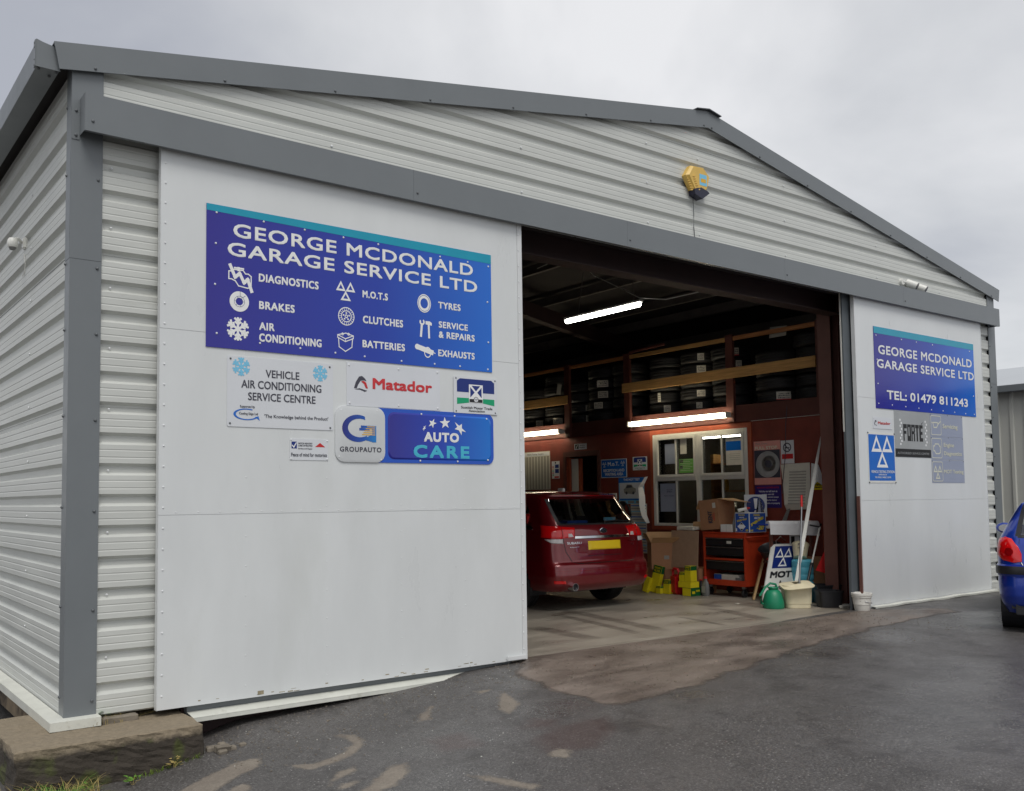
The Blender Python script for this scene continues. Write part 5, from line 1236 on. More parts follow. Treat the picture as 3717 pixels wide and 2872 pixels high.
# things inside the office
t = thing('shelving_unit', 'wooden shelves with bottles seen through the right casement', 'shelf', (12.0, 3.0, 0))
for y in (1.9, 3.1, 4.3): MB().box(12.3, 12.6, y - .03, y + .03, .03, 2.3).build('upright', 'wood', t)
for z in (.5, 1.05, 1.6, 2.1): MB().box(12.28, 12.62, 1.9, 4.3, z, z + .03).build('shelf', 'wood2', t)
random.seed(5)
for k in range(14):
    y = 2.0 + .16 * k + random.uniform(-.02, .02); z = [1.08, 1.63, 2.13][k % 3]; h = random.uniform(.14, .26)
    q = thing('bottle', '%s bottle standing on the office shelves behind the window' % ['white', 'amber', 'grey', 'green'][k % 4], 'bottle', (12.4, y, z + .001), 0, 'bottles on the office shelves')
    b = MB(); b.lathe([(.001, 0), (.04, 0), (.042, .02), (.042, h * .7), (.018, h * .85), (.018, h), (.001, h)], (12.4, y, z), 'Z', 12); b.build('body', ['whiteplastic', 'amber', 'greyplastic', 'filter_g'][k % 4], q, smooth=True)
    MB().cyl((12.4, y, z + h + .001), (12.4, y, z + h + .025), .02).build('cap', 'redp', q)
paper('stack of paper slips hung inside the upper left casement', 3.76, 2.25, 3.62, 2.52, 'paper')
t = thing('office_light', 'lit strip light inside the office seen through the window', 'lamp', (12.3, 4.1, 2.66))
MB().box(12.26, 12.34, 3.5, 4.7, 2.66, 2.70).build('batten', 'whiteplastic', t); b = MB(); b.bbox(12.26, 12.34, 3.52, 4.68, 2.60, 2.659, .02); b.build('tube', 'tube_o', t, smooth=True)
# right-hand wall posters
s = wsign('FULL STOP poster with a grey brake disc on faded pink', 2.26, 1.695, 1.777, 2.376, 'pink', .003, 'poster', 'poster')
Pr(RIGHT, .005).rect(-2.255, 1.80, -1.785, 2.235).build('photo_panel', 'charcoal', s)
icon(lambda p: (p.ring(-2.01, 2.01, .075, .215, 40, ky=.95)), 'silver', s, .006, RIGHT); icon(lambda p: (p.ring(-1.99, 2.02, .065, .125, 30), p.ring(-2.01, 2.01, .20, .205, 30, ky=.95)), 'steel', s, .007, RIGHT)
icon(lambda p: [p.disc(-1.99 + .095 * math.cos(k * 1.2566), 2.02 + .095 * math.sin(k * 1.2566), .008, 8) for k in range(5)], 'black', s, .008, RIGHT)
lettered(s, RIGHT, [('FULL STOP.', (-2.235, 2.245, -1.815, 2.295))], .005, 'fadedcream', .03); lettered(s, RIGHT, [('Pads. Discs.', (-2.22, 2.325, -2.0, 2.350))], .005, 'papergrey', .01)
s = wsign('white no smoking notice with red block', 1.765, 2.008, 1.537, 2.364)
icon(lambda p: (p.ring(-1.655, 2.255, .055, .072, 24), p.line([(-1.70, 2.30), (-1.61, 2.21)], .014)), 'charcoal', s, .006, RIGHT); icon(lambda p: p.line([(-1.69, 2.25), (-1.62, 2.25)], .014), 'charcoal', s, .006, RIGHT)
Pr(RIGHT, .006).rect(-1.75, 2.08, -1.555, 2.155).build('red_block', 'redp', s)
s = wsign('purple IMPORTANT CUSTOMER NOTICE with white writing', 2.255, 1.333, 1.784, 1.681, 'purple', .003)
lettered(s, RIGHT, [('IMPORTANT CUSTOMER NOTICE', (-2.22, 1.635, -1.82, 1.660))], .005, 'redp', .02)
lettered(s, RIGHT, [('Vehicles are left here at', (-2.19, 1.575, -1.85, 1.605)), ('owners own risk', (-2.13, 1.530, -1.91, 1.557)), ('Management cannot accept', (-2.21, 1.482, -1.83, 1.512)), ('responsibility for loss or', (-2.18, 1.435, -1.86, 1.465)), ('damage to vehicles or property', (-2.23, 1.385, -1.81, 1.418))], .005, 'white', .02)
s = thing('poster', 'large curling yellowed paper chart hanging right of the brake disc poster', 'poster', (10.8, 1.5, 1.3))
b = MB(); C4 = [(1.774, 1.997), (1.271, 2.009), (1.266, 1.316), (1.681, 1.295)]; n = 8; vs = []
for j in range(n + 1):
    v = j / n
    for i in range(n + 1):
        u = i / n; y = (C4[0][0] * (1 - u) + C4[1][0] * u) * (1 - v) + (C4[3][0] * (1 - u) + C4[2][0] * u) * v; z = (C4[0][1] * (1 - u) + C4[1][1] * u) * (1 - v) + (C4[3][1] * (1 - u) + C4[2][1] * u) * v
        y += .02 * math.sin(v * PI) * (1 - u) * 3 * 0; d = .006 + .07 * v * v + .02 * math.sin(u * PI) * v
        if v > .93: d -= (v - .93) * .8
        vs.append(Vector((10.795 - d, y, z)))
b.v = vs; b.f = [(j * (n + 1) + i, j * (n + 1) + i + 1, (j + 1) * (n + 1) + i + 1, (j + 1) * (n + 1) + i) for j in range(n) for i in range(n)]; b.build('sheet', 'paper', s)
for k in range(12):
    v = .16 + k * .062; d = .009 + .07 * v * v + .02 * math.sin(.5 * PI) * v; z = 2.0 - v * .70
    b = MB(); b.v = [Vector((10.795 - d - .0, 1.62, z)), Vector((10.795 - d, 1.33, z)), Vector((10.795 - d - .0045, 1.33, z - .022)), Vector((10.795 - d - .0045, 1.62, z - .022))]; b.f = [(0, 1, 2, 3)]; b.build('text_row', 'papergrey', s)
s = thing('sign', 'yellow danger sign half covered by a peeling white sheet beside the column', 'sign', (10.8, 1.15, 1.55))
plate(RIGHT, R4(-1.249, 1.60, -.985, 1.85), .001, .004, 'yellow', s)
lettered(s, RIGHT, [('DANGER', (-1.21, 1.72, -1.02, 1.775)), ('Vehicles', (-1.20, 1.66, -1.05, 1.695)), ('reversing', (-1.21, 1.615, -1.03, 1.65))], .006, 'black', .03)
b = MB(); b.v = [Vector(q) for q in ((10.79, 1.245, 2.0), (10.775, 1.12, 1.97), (10.70, 1.10, 1.72), (10.74, 1.24, 1.60), (10.78, 1.0, 1.62))]; b.f = [(0, 1, 2, 3), (1, 4, 2)]; b.build('peeling_sheet', 'offwhite', s)
t = tag(MB().tube([(10.79, 1.62, 2.97), (10.74, 1.63, 2.6), (10.735, 1.64, 2.2), (10.72, 1.70, 1.7), (10.74, 1.72, 1.55)], .006, 5).build('hanging_cable', 'charcoal'), 'thin dark cable hanging down the red wall over the notices', 'cable')
s = wsign('pair of white wall sockets behind the red car', 5.46, 1.50, 5.28, 1.60, 'whiteplastic', .02, 'socket', 'socket')
Pr(RIGHT, .0225).rect(-5.44, 1.53, -5.40, 1.57).rect(-5.35, 1.53, -5.31, 1.57).build('socket_face', 'charcoal', s)
# air hose reel
t = thing('hose_reel', 'black hose reel on the wall behind the red car', 'hose', (10.6, 4.9, 1.25))
for k in range(5):
    b = MB(); pts_ = [(10.66 - .02 * k, 4.93 + (.13 + .012 * k) * math.cos(a), 1.20 + (.20 + .012 * k) * math.sin(a)) for a in [2 * PI * i / 24 for i in range(25)]]; b.tube(pts_, .011, 6); b.build('hose_coil', 'rubber', t, smooth=True)
MB().bbox(10.60, 10.79, 5.05, 5.25, 1.22, 1.42, .02).build('reel_housing', 'blackplastic', t)
# ------------------------------------------------------------------ cardboard, tools and buckets
t = thing('tool_trolley', 'orange-red tool trolley on castors with black drawers and an open lower tray', 'trolley', (10.0, 1.87, 0))
xa, xb, ya, yb = 10.0, 10.58, 1.87, 2.66
for args, m_ in (((xa, xa + .02, ya, ya + .035, .17, .95), 0), ((xa, xa + .02, yb - .035, yb, .17, .95), 0)): MB().bbox(*args, .004).build('corner_upright', 'trolley', t)
MB().bbox(xa + .021, xb, ya, ya + .02, .17, .95, .004).build('side_panel', 'trolley', t); MB().bbox(xa + .021, xb, yb - .02, yb, .17, .95, .004).build('side_panel', 'trolley', t)
MB().box(xb - .012, xb, ya + .021, yb - .021, .17, .95).build('back_panel', 'trolley', t)
MB().bbox(xa - .01, xb + .01, ya - .01, yb + .01, .951, .972, .006).build('top', 'trolley', t)
MB().bbox(xa - .002, xa + .018, ya + .036, yb - .036, .885, .950, .004).build('front_rail', 'trolley', t)
MB().bbox(xa - .012, xb, ya + .002, yb - .002, .165, .200, .004).build('lower_tray', 'trolley', t)
MB().bbox(xa - .016, xa - .0125, ya, yb, .168, .255, .001).build('tray_lip', 'trolley', t)
for z0, z1 in ((.758, .880), (.612, .748), (.395, .535)):
    MB().bbox(xa + .012, xb - .03, ya + .045, yb - .045, z0, z1, .006).build('drawer', 'drawer', t)
    MB().box(xa + .002, xa + .011, ya + .05, yb - .05, z1 - .012, z1).build('drawer_pull', 'steel', t)
MB().bbox(xa - .004, xb - .03, ya + .04, yb - .04, .545, .575, .004).build('middle_shelf', 'trolley', t)
b = MB(); b.tube([(xa + .03, ya - .005, .90), (xa + .06, ya - .05, .905), (xb - .1, ya - .05, .905), (xb - .07, ya - .005, .90)], .012, 8); b.build('push_handle', 'trolley', t, smooth=True)
for x, y in ((xa + .06, ya + .08), (xa + .06, yb - .08), (xb - .06, ya + .08), (xb - .06, yb - .08)):
    b = MB(); b.lathe([(.02, -.018), (.055, -.018), (.062, -.010), (.062, .010), (.055, .018), (.02, .018)], (x, y, .063), 'Y', 18, close=True); c_ = b.build('castor', 'rubber', t, smooth=True)
    MB().bbox(x - .03, x + .03, y - .028, y + .028, .128, .164, .004).build('castor_fork', 'steel', c_); MB().box(x - .012, x + .02, y + .0205, y + .025, .05, .127).build('castor_fork', 'steel', c_)
t = tag(MB().box(xa - .014, xa - .005, 2.12, 2.2, .80, .84).build('paper_rag', 'paper'), 'crumpled white rag caught on the top trolley drawer', 'rag')
s = thing('cardboard_box', 'blue and white parts box on the trolley lower tray', 'box', (10.1, 2.3, .2)); MB().bbox(10.05, 10.40, 2.05, 2.50, .2015, .33, .003).build('box_body', 'paper', s); MB().box(10.047, 10.0495, 2.36, 2.5, .205, .325).build('blue_label', 'boxblue', s); MB().box(10.046, 10.0495, 1.98, 2.10, .203, .29).build('grey_flap', 'greyplastic', s)
# upright angled box printed KENT
def open_box(name, label, loc, sx, sy, sz, rx=0, ry=0, rz=0, flaps=True, m='card', cat='box'):
    s = thing(name, label, cat, loc); T = rot(loc, rz=rz, ry=ry, rx=rx); th = .006
    b = MB(); b.T = T; x, y, z = loc
    b.box(x, x + sx, y, y + sy, z, z + th); b.box(x, x + th, y, y + sy, z + th, z + sz); b.box(x + sx - th, x + sx, y, y + sy, z + th, z + sz); b.box(x + th, x + sx - th, y, y + th, z + th, z + sz); b.box(x + th, x + sx - th, y + sy - th, y + sy, z + th, z + sz)
    b.build('box_body', m, s)
    if flaps:
        for (p, q, d) in (((x, y), (x, y + sy), (-.45, 0, .9)), ((x + sx, y), (x + sx, y + sy), (.7, 0, .6)), ((x, y), (x + sx, y), (0, -.75, .5)), ((x, y + sy), (x + sx, y + sy), (0, .3, .95))):
            f = MB(); f.T = T; L_ = min(sx, sy) * .42; d = Vector(d).normalized() * L_
            f.prism([(p[0], p[1], z + sz + .001), (q[0], q[1], z + sz + .001), (q[0] + d.x, q[1] + d.y, z + sz + d.z), (p[0] + d.x, p[1] + d.y, z + sz + d.z)], (.003, .003, .002)); f.build('flap', 'card2', s)
    return s, T
s = thing('cardboard_box', 'tilted brown cardboard box printed KENT on top of the trolley', 'box', (10.10, 2.34, .975)); T = rot((10.02, 2.75, .975), rx=-5)
b = MB(); b.T = T; b.box(10.04, 10.05, 2.36, 2.72, .985, 1.45); b.box(10.051, 10.45, 2.36, 2.366, .985, 1.45); b.box(10.051, 10.45, 2.714, 2.72, .985, 1.45); b.box(10.051, 10.45, 2.367, 2.713, .985, .991); b.box(10.445, 10.45, 2.367, 2.713, .992, 1.45); b.build('box_body', 'card', s)
b = MB(); b.T = T; b.prism([(10.05, 2.36, 1.452), (10.45, 2.36, 1.452), (10.46, 2.06, 1.36), (10.12, 2.10, 1.39)], (0, 0, .004)); b.build('flap', 'card2', s)
b = MB(); b.T = T; b.prism([(10.045, 2.72, 1.452), (10.45, 2.72, 1.452), (10.43, 2.80, 1.30), (10.05, 2.79, 1.32)], (0, 0, .004)); b.build('flap', 'card2', s)
kp = Pl(T @ Vector((10.039, 2.72, .985)), (T.to_3x3() @ Vector((0, 0, 1))), (T.to_3x3() @ Vector((0, 1, 0))))   # writing runs up the box
kp.N = T.to_3x3() @ Vector((-1, 0, 0)); p = Pr(kp, .0015); p.text('KENT', .10, -.24, .29, -.16, .03); p.build('lettering', 'charcoal', s); p = Pr(kp, .0015); p.rect(.13, -.285, .26, -.275); p.rect(.15, -.262, .24, -.252); p.build('small_print', 'redp', s); Pr(kp, .0015).rect(.33, -.32, .41, -.26).build('white_label', 'paper', s)
s = thing('small_box', 'small plain white box on the trolley in front of the KENT box', 'box', (10.03, 2.15, .973)); MB().bbox(10.03, 10.17, 2.13, 2.34, .9735, 1.09, .003).build('box_body', 'whiteplastic', s); MB().box(10.029, 10.0305, 2.232, 2.236, .978, 1.088).build('lid_joint', 'papergrey', s)
s = thing('spray_bottle', 'grey handled bottle on the trolley beside the blue screen wash box', 'bottle', (10.1, 2.09, .973))
b = MB(); b.lathe([(.001, 0), (.045, 0), (.05, .02), (.05, .12), (.04, .17), (.018, .21), (.018, .25), (.001, .25)], (10.09, 2.115, .9735), 'Z', 16, sy=.6); b.build('bottle_body', 'greyplastic', s, smooth=True); b = MB(); b.tube([(10.09, 2.115, 1.215), (10.08, 2.08, 1.27), (10.07, 2.07, 1.20), (10.085, 2.09, 1.13)], .012, 8); b.build('handle', 'greyplastic', s, smooth=True)
# screen wash box with lettering on two faces
s = thing('cardboard_box', 'blue PRIMER ARCTIC SCREEN WASH -20 box on the trolley', 'box', (10.02, 1.87, .973)); X0, X1, Y0, Y1, Z0, Z1 = 10.02, 10.42, 1.80, 2.06, .9735, 1.27
MB().bbox(X0, X1, Y0, Y1, Z0, Z1, .004).build('box_body', 'whiteplastic', s)
fa = Pl((X0, Y1, Z0), (0, -1, 0), (0, 0, 1)); fb = Pl((X0, Y0, Z0), (1, 0, 0), (0, 0, 1))
Pr(fa, .001).rect(.01, .008, .25, .285).build('blue_face', 'boxblue', s); Pr(fb, .001).rect(.008, .008, .385, .285).build('blue_face', 'boxblue', s)
def tilt_text(pl, t_, x, z, w_, h_, a, d, m, bold=.03):
    q = Pl(pl.P(x, z, 0), pl.R * math.cos(a) + pl.U * math.sin(a), pl.U * math.cos(a) - pl.R * math.sin(a)); p = Pr(q, d); p.text(t_, 0, 0, w_, h_, bold); p.build('lettering', m, s)
tilt_text(fb, 'PRIMER', .10, .245, .15, .025, 0, .002, 'yellow'); tilt_text(fb, 'ARCTIC', .11, .20, .16, .03, 0, .002, 'white'); tilt_text(fb, 'SCREEN WASH', .04, .09, .32, .045, .36, .0025, 'yellow', .05); tilt_text(fb, "-20'", .17, .035, .18, .075, 0, .002, 'yellow', .04); tilt_text(fb, 'EASY', .015, .015, .07, .03, 0, .002, 'yellow')
tilt_text(fa, 'PRIMER', .07, .25, .11, .02, 0, .002, 'yellow'); tilt_text(fa, 'ARCTIC', .08, .215, .09, .018, 0, .002, 'white'); tilt_text(fa, 'SCREEN WASH', .04, .155, .18, .028, .2, .002, 'yellow'); tilt_text(fa, '-20', .18, .02, .055, .03, 0, .002, 'yellow')
Pr(fa, .002).poly([(.045, .09), (.12, .02), (.19, .09), (.12, .155)]).build('label_diamond', 'white', s); Pr(fa, .003).poly([(.09, .12), (.12, .15), (.15, .12)]).poly([(.09, .055), (.12, .025), (.15, .055)]).build('diamond_tips', 'black', s); Pr(fa, .002).rect(.012, .018, .035, .06).build('handling_mark', 'white', s)
s = thing('sign', 'white square sign with blue disc and white exclamation mark behind the screen wash box', 'sign', (10.5, 2.1, 1.0)); ex = Pl((10.44, 2.20, 1.20), (.75, -.66, 0), (0, 0, 1))
plate(ex, R4(0, 0, .34, .34), 0, .004, 'offwhite', s); Pr(ex, .0055).disc(.17, .17, .14, 28).build('blue_disc', 'navy', s); Pr(ex, .0065).poly([(.14, .28), (.20, .28), (.185, .12), (.155, .12)]).disc(.17, .075, .025, 14).build('exclamation_mark', 'white', s)
b = MB(); b.lathe([(.001, .24), (.012, .20), (.03, .15), (.06, .06), (.075, 0), (.001, 0)], (10.36, 1.86, 1.272), 'Z', 9, sy=.7)
tag(b.build('plastic_bag', 'bag', None), 'clear plastic bag peaked on top of the screen wash box', 'bag')
s = thing('sealant_tube', 'red and white tube lying on the screen wash box', 'tube', (10.1, 1.9, 1.3)); MB().cyl((10.06, 2.03, 1.30), (10.16, 1.95, 1.33), .026, .022, 12).build('tube_body', 'whiteplastic', s, smooth=True); MB().cyl((10.162, 1.948, 1.3305), (10.20, 1.92, 1.34), .023, .010, 12).build('tube_cap', 'redp', s)
# hardboard sheet and boxes left of the trolley
s = thing('hardboard_sheet', 'flat brown hardboard sheet propped left of the trolley', 'board', (9.88, 2.75, .4)); b = MB(); b.T = rot((9.9, 2.7, .38), ry=4); b.box(9.90, 9.915, 2.70, 3.24, .40, .985); b.build('sheet', 'hardboard', s)
s = thing('cardboard_box', 'brown carton with red print under the hardboard sheet', 'box', (10.0, 2.72, 0)); MB().bbox(9.93, 10.35, 2.70, 3.22, .001, .395, .004).build('box_body', 'card', s); Pr(Pl((9.93, 3.22, 0), (0, -1, 0), (0, 0, 1)), .0015).rect(.36, .12, .46, .26).rect(.38, .28, .45, .34).build('red_print', 'redp', s)
s = thing('paper_bundle', 'crumpled white paper on top of the hardboard sheet', 'paper', (9.98, 2.95, 1.0)); rbk = rough_block('paper_wad', 9.93, 10.10, 2.80, 3.12, .99, 1.05, 'paper', 4, .02, .04); rbk.parent = s; rbk.location = -Vector((9.98, 2.95, 1.0))
MB().box(9.94, 10.30, 2.72, 3.20, .397, .98).build('carton_stack', 'card', s) if False else None
s = thing('cardboard_box', 'brown carton on the floor below the large open box', 'box', (9.72, 3.25, 0)); MB().bbox(9.80, 10.25, 3.26, 3.78, .001, .36, .004).build('box_body', 'card', s)
s, T = open_box('cardboard_box', 'large tall open cardboard box with flaps standing on a carton behind the car', (9.66, 3.42, .362), .42, .40, .42, rx=0, ry=0, rz=-38)
Pr(Pl(T @ Vector((9.66, 3.42, .362)), T.to_3x3() @ Vector((1, 0, 0)), (0, 0, 1)), .001).rect(.20, .16, .28, .22).build('label', 'papergrey', s)
b = MB(); b.T = T; b.box(9.75, 10.0, 3.52, 3.72, .73, .80); b.build('packing', 'paper', s)
# oil filter boxes
def fbox(label, x, y, z, sx, sy, sz, rx=0, ry=0, rz=0, green=0, txt='MANN FILTER'):
    s = thing('filter_box', label, 'box', (x, y, z), 0, 'yellow and green filter boxes on the floor'); T = rot((x, y, z), rz=rz, rx=rx, ry=ry)
    b = MB(); b.T = T; b.bbox(x, x + sx, y, y + sy, z + .001, z + sz, .002); b.build('box_body', 'filter_y' if green != 2 else 'filter_g', s)
    A = Pl(T @ Vector((x, y + sy, z)), T.to_3x3() @ Vector((0, -1, 0)), T.to_3x3() @ Vector((0, 0, 1))); B = Pl(T @ Vector((x, y, z)), T.to_3x3() @ Vector((1, 0, 0)), T.to_3x3() @ Vector((0, 0, 1)))
    if green == 1:
        Pr(A, .001).rect(0.002, sz * .72, sy - .002, sz - .002).build('green_band', 'filter_g', s); Pr(B, .001).rect(0.002, sz * .72, sx - .002, sz - .002).build('green_band', 'filter_g', s)
        p = Pr(A, .002)
        if sy > .09: p.text(txt.split()[0], sy * .15, sz * .87, sy * .85, sz * .95, .03); p.text(txt.split()[-1], sy * .15, sz * .76, sy * .85, sz * .84, .03)
        else: p.text(txt.split()[0], sy * .12, sz * .80, sy * .88, sz * .92, .03)
        p.build('lettering', 'yellow', s)
    if green == 2:
        p = Pr(B, .002); p.rect(sx * .1, sz * .3, sx * .4, sz * .6); p.text('MANN', sx * .5, sz * .5, sx * .9, sz * .75, .03); p.build('lettering', 'yellow', s); Pr(A, .002).rect(.004, .004, sy - .004, sz - .004).build('yellow_end', 'filter_y', s)
    return s
fbox('tall yellow MANN FILTER box leaning against the carton by the car', 9.60, 3.27, 0, .07, .17, .43, ry=10, rx=8, green=1)
fbox('plain yellow filter box leaning lowest beside the car', 9.55, 3.44, 0, .06, .10, .24, ry=6, rx=14)
fbox('tiny yellow and green filter box on the floor next to the leaning one', 9.56, 3.16, 0, .08, .09, .12, green=1)
fbox('medium upright yellow and green filter box left of the red jerrycan', 9.62, 3.03, 0, .11, .12, .22, green=1)
fbox('green filter box at the bottom of the stack', 9.60, 2.58, 0, .22, .17, .125, green=2)
fbox('yellow filter box in the middle of the stack', 9.59, 2.58, .127, .20, .24, .09)
fbox('yellow and green filter box on the stack, upper left', 9.60, 2.71, .219, .10, .10, .14, green=1)
fbox('tallest yellow and green filter box on top of the stack', 9.60, 2.58, .219, .14, .12, .24, green=1)
fbox('thin purple and yellow box beside the jerrycan', 9.70, 2.985, 0, .05, .04, .19)
# jerrycan
s = thing('jerrycan', 'red plastic jerrycan among the yellow filter boxes', 'jerrycan', (9.72, 2.9, 0))
b = MB(); b.T = rot((9.70, 2.86, 0), rz=-20) @ Matrix.Translation((-.05, .06, 0)); b.bbox(9.66, 9.82, 2.80, 3.00, .001, .31, .03); b.build('can_body', 'canred', s, smooth=True)
b = MB(); b.T = rot((9.70, 2.86, 0), rz=-20) @ Matrix.Translation((-.05, .06, 0)); b.tube([(9.70, 2.95, .29), (9.70, 2.95, .37), (9.70, 2.91, .40), (9.72, 2.84, .39), (9.74, 2.81, .29)], .022, 10); b.build('carry_handle', 'canred', s, smooth=True)
b = MB(); b.cyl((9.77, 2.87, .30), (9.77, 2.87, .35), .028, .026, 14); b.build('cap', 'blackplastic', s)
s = thing('oil_bottle', 'grey oil bottle with red cap in front of the trolley castor', 'bottle', (9.84, 2.50, 0))
b = MB(); b.lathe([(.001, 0), (.058, 0), (.065, .02), (.065, .15), (.055, .20), (.03, .235), (.026, .262), (.001, .262)], (9.84, 2.50, .001), 'Z', 20, sx=.65); b.build('bottle_body', 'greyplastic', s, smooth=True); MB().cyl((9.84, 2.5, .263), (9.84, 2.5, .295), .028, .026, 14).build('cap', 'canred', s)
Pr(Pl((9.84 - .045, 2.54, 0), (0, -1, 0), (0, 0, 1)), .002).rect(.0, .05, .075, .15).build('label', 'papergrey', s)

t = tag(MB().prism([(10.80, 1.92, 3.98), (10.80, 1.62, 3.98), (10.80, 1.60, 4.13), (10.80, 1.90, 4.15)], (.01, 0, 0)).build('loft_card', 'papergrey'), 'pale card standing behind the top rail right of the third post', 'card')
t = tag(MB().prism([(10.85, 4.95, 4.16), (10.85, 4.15, 4.20), (10.85, 4.15, 4.23), (10.85, 4.95, 4.19)], (.07, 0, 0)).build('timber_offcut', 'oxide'), 'dark timber offcut lying on the tyres by the second post', 'timber')
for x_, y_, h_, m_, l_ in ((9.93, 2.66, .22, 'blackplastic', 'small black bottle between the trolley and the filter boxes'), (9.78, 3.36, .16, 'navy', 'small dark blue tin behind the filter boxes'), (10.20, 2.15, .20, 'whiteplastic', 'white bottle behind the small white box on the trolley')):
    s = thing('bottle', l_, 'bottle', (x_, y_, 0)); z_ = .973 if 'on the trolley' in l_ else .001
    b = MB(); b.lathe([(.001, 0), (.038, 0), (.04, .01), (.04, h_ * .7), (.018, h_ * .85), (.018, h_), (.001, h_)], (x_, y_, z_), 'Z', 14); b.build('bottle_body', m_, s, smooth=True); MB().cyl((x_, y_, z_ + h_ + .001), (x_, y_, z_ + h_ + .02), .021).build('cap', 'redp', s)
s = thing('cardboard_box', 'flattened small brown carton lying behind the paper at the trolley edge', 'box', (10.2, 2.75, .98)); MB().bbox(10.12, 10.5, 2.70, 2.95, 1.0, 1.12, .004).build('box_body', 'card2', s)
# ---- leaning boards and bucket corner
def leaner(name, label, cat, a, b_, w, th, m, part='board', up_=(0, 0, 1)):
    """board from foot a to head b_, width w along the horizontal normal"""
    s = thing(name, label, cat, a); a, b_ = Vector(a), Vector(b_); d = (b_ - a); wv = Vector(w); n = d.cross(wv).normalized() * th
    m_ = MB(); m_.prism([a, a + wv, b_ + wv, b_], n); m_.build(part, m, s); return s
leaner('plank', 'pale wooden plank leaning against the trolley side', 'plank', (9.88, 1.64, .004), (10.42, 1.80, .68), (.10, .09, .0), .03, 'plank')
leaner('plywood_strip', 'narrower plywood strip behind the MOT sign', 'plank', (10.05, 1.66, .004), (10.50, 1.72, .60), (.08, .03, 0), .02, 'plank')
# MOT board
s = thing('mot_board', 'leaning white board with blue triangles panel reading MOT & SERVICING', 'sign', (9.5, 1.25, 0))
A0 = Vector((9.52, 1.25, .03)); Rv = Vector((.97, -.25, 0)).normalized(); Uv = Vector((.20, .26, .80)).normalized(); Uv = (Uv - Rv * (Uv.dot(Rv) - .52)).normalized()
Rv = (Rv - Uv * Rv.dot(Uv) * 0.0).normalized(); Nv = Rv.cross(Uv).normalized(); Uo = Uv
class Obl(Pl):
    def __init__(s, O, R, U): s.O, s.R, s.U = Vector(O), Vector(R), Vector(U); s.N = s.R.cross(s.U).normalized()
mp = Obl(A0, Rv, Uo)
plate(mp, rrect(0, 0, .50, .95, .07), -.022, .022, 'whiteplastic', s); Pr(mp, .001).rect(.07, .54, .43, .91).build('blue_field', 'navy', s)
icon(lambda p: p.tri_sign(.10, .57, .40, .88, .24), 'white', s, .0025, mp)
Pr(mp, .002).text('MOT', .06, .38, .44, .49, .05).build('lettering', 'black', s); Pr(mp, .002).text('&', .24, .29, .28, .335, .03).build('lettering', 'black', s); Pr(mp, .002).text('SERVICING', .08, .18, .46, .245, .03).build('lettering', 'black', s)
Pr(mp, .002).text('08', .30, .05, .42, .12, .04).build('lettering', 'black', s)
# watering can
s = thing('watering_can', 'green plastic watering can with a looped handle', 'watering can', (9.24, .86, 0)); cx, cy = 9.26, .88
b = MB(); b.lathe([(.001, .001), (.135, .001), (.142, .015), (.138, .10), (.115, .19), (.085, .235), (.06, .25), (.06, .262), (.001, .262)], (cx, cy, 0), 'Z', 28); b.build('can_body', 'cangreen', s, smooth=True)
b = MB(); b.tube([(cx + .05, cy - .03, .25), (cx + .03, cy - .02, .32), (cx - .03, cy + .02, .335), (cx - .09, cy + .06, .28), (cx - .155, cy + .10, .17), (cx - .14, cy + .09, .07), (cx - .11, cy + .07, .055)], .016, 8); b.build('loop_handle', 'cangreen', s, smooth=True)
b = MB(); b.lathe([(.062, .258), (.075, .275), (.070, .285), (.055, .27)], (cx, cy, 0), 'Z', 20); b.build('filler_rim', 'cangreen', s, smooth=True)
# cream tub
def rrect_lathe(b, prof, c, sx, sy, r=.25, n=7):
    rings = []
    for k, (f, z) in enumerate(prof):
        rings.append([(c[0] + x * f, c[1] + y * f, c[2] + z) for x, y in rrect(-sx, -sy, sx, sy, r * min(sx, sy), n)])
    m = len(rings[0]); vs = [p for q in rings for p in q]
    fs = [(i * m + j, i * m + (j + 1) % m, (i + 1) * m + (j + 1) % m, (i + 1) * m + j) for i in range(len(rings) - 1) for j in range(m)]
    return b._a(vs, fs)
s = thing('tub', 'cream square-shouldered plastic tub holding the long poles', 'tub', (9.62, .62, 0)); T = rot((9.60, .62, 0), rz=-38)
b = MB(); b.T = T @ Matrix.Translation((9.50, .68, 0)) @ Matrix.Diagonal((.86, .86, .98, 1)) @ Matrix.Translation((-9.60, -.62, 0)); rrect_lathe(b, [(.0, .003), (.88, .003), (.90, .02), (.90, .06), (.94, .065), (.98, .22), (1.0, .285), (1.10, .29), (1.12, .305), (1.08, .318), (.98, .31), (.92, .10), (0, .08)], (9.60, .62, 0), .215, .185, .55); b.build('tub_body', 'tub', s, smooth=True)
for a, z, w_ in ((9.58, .03, .02), (9.66, .11, .012)): pass
b = MB(); b.T = Matrix.Translation((9.50, .68, -.01)) @ Matrix.Diagonal((.86, .86, 1, 1)) @ Matrix.Translation((-9.60, -.62, 0)) @ rot((9.60, .62, .29), rz=-38, rx=9, ry=-5); rrect_lathe(b, [(.25, .045), (.9, .03), (1.13, .022), (1.14, .032), (.92, .042), (.3, .06)], (9.60, .62, .29), .215, .185, .55); b.build('loose_lid', 'tub', s, smooth=True)
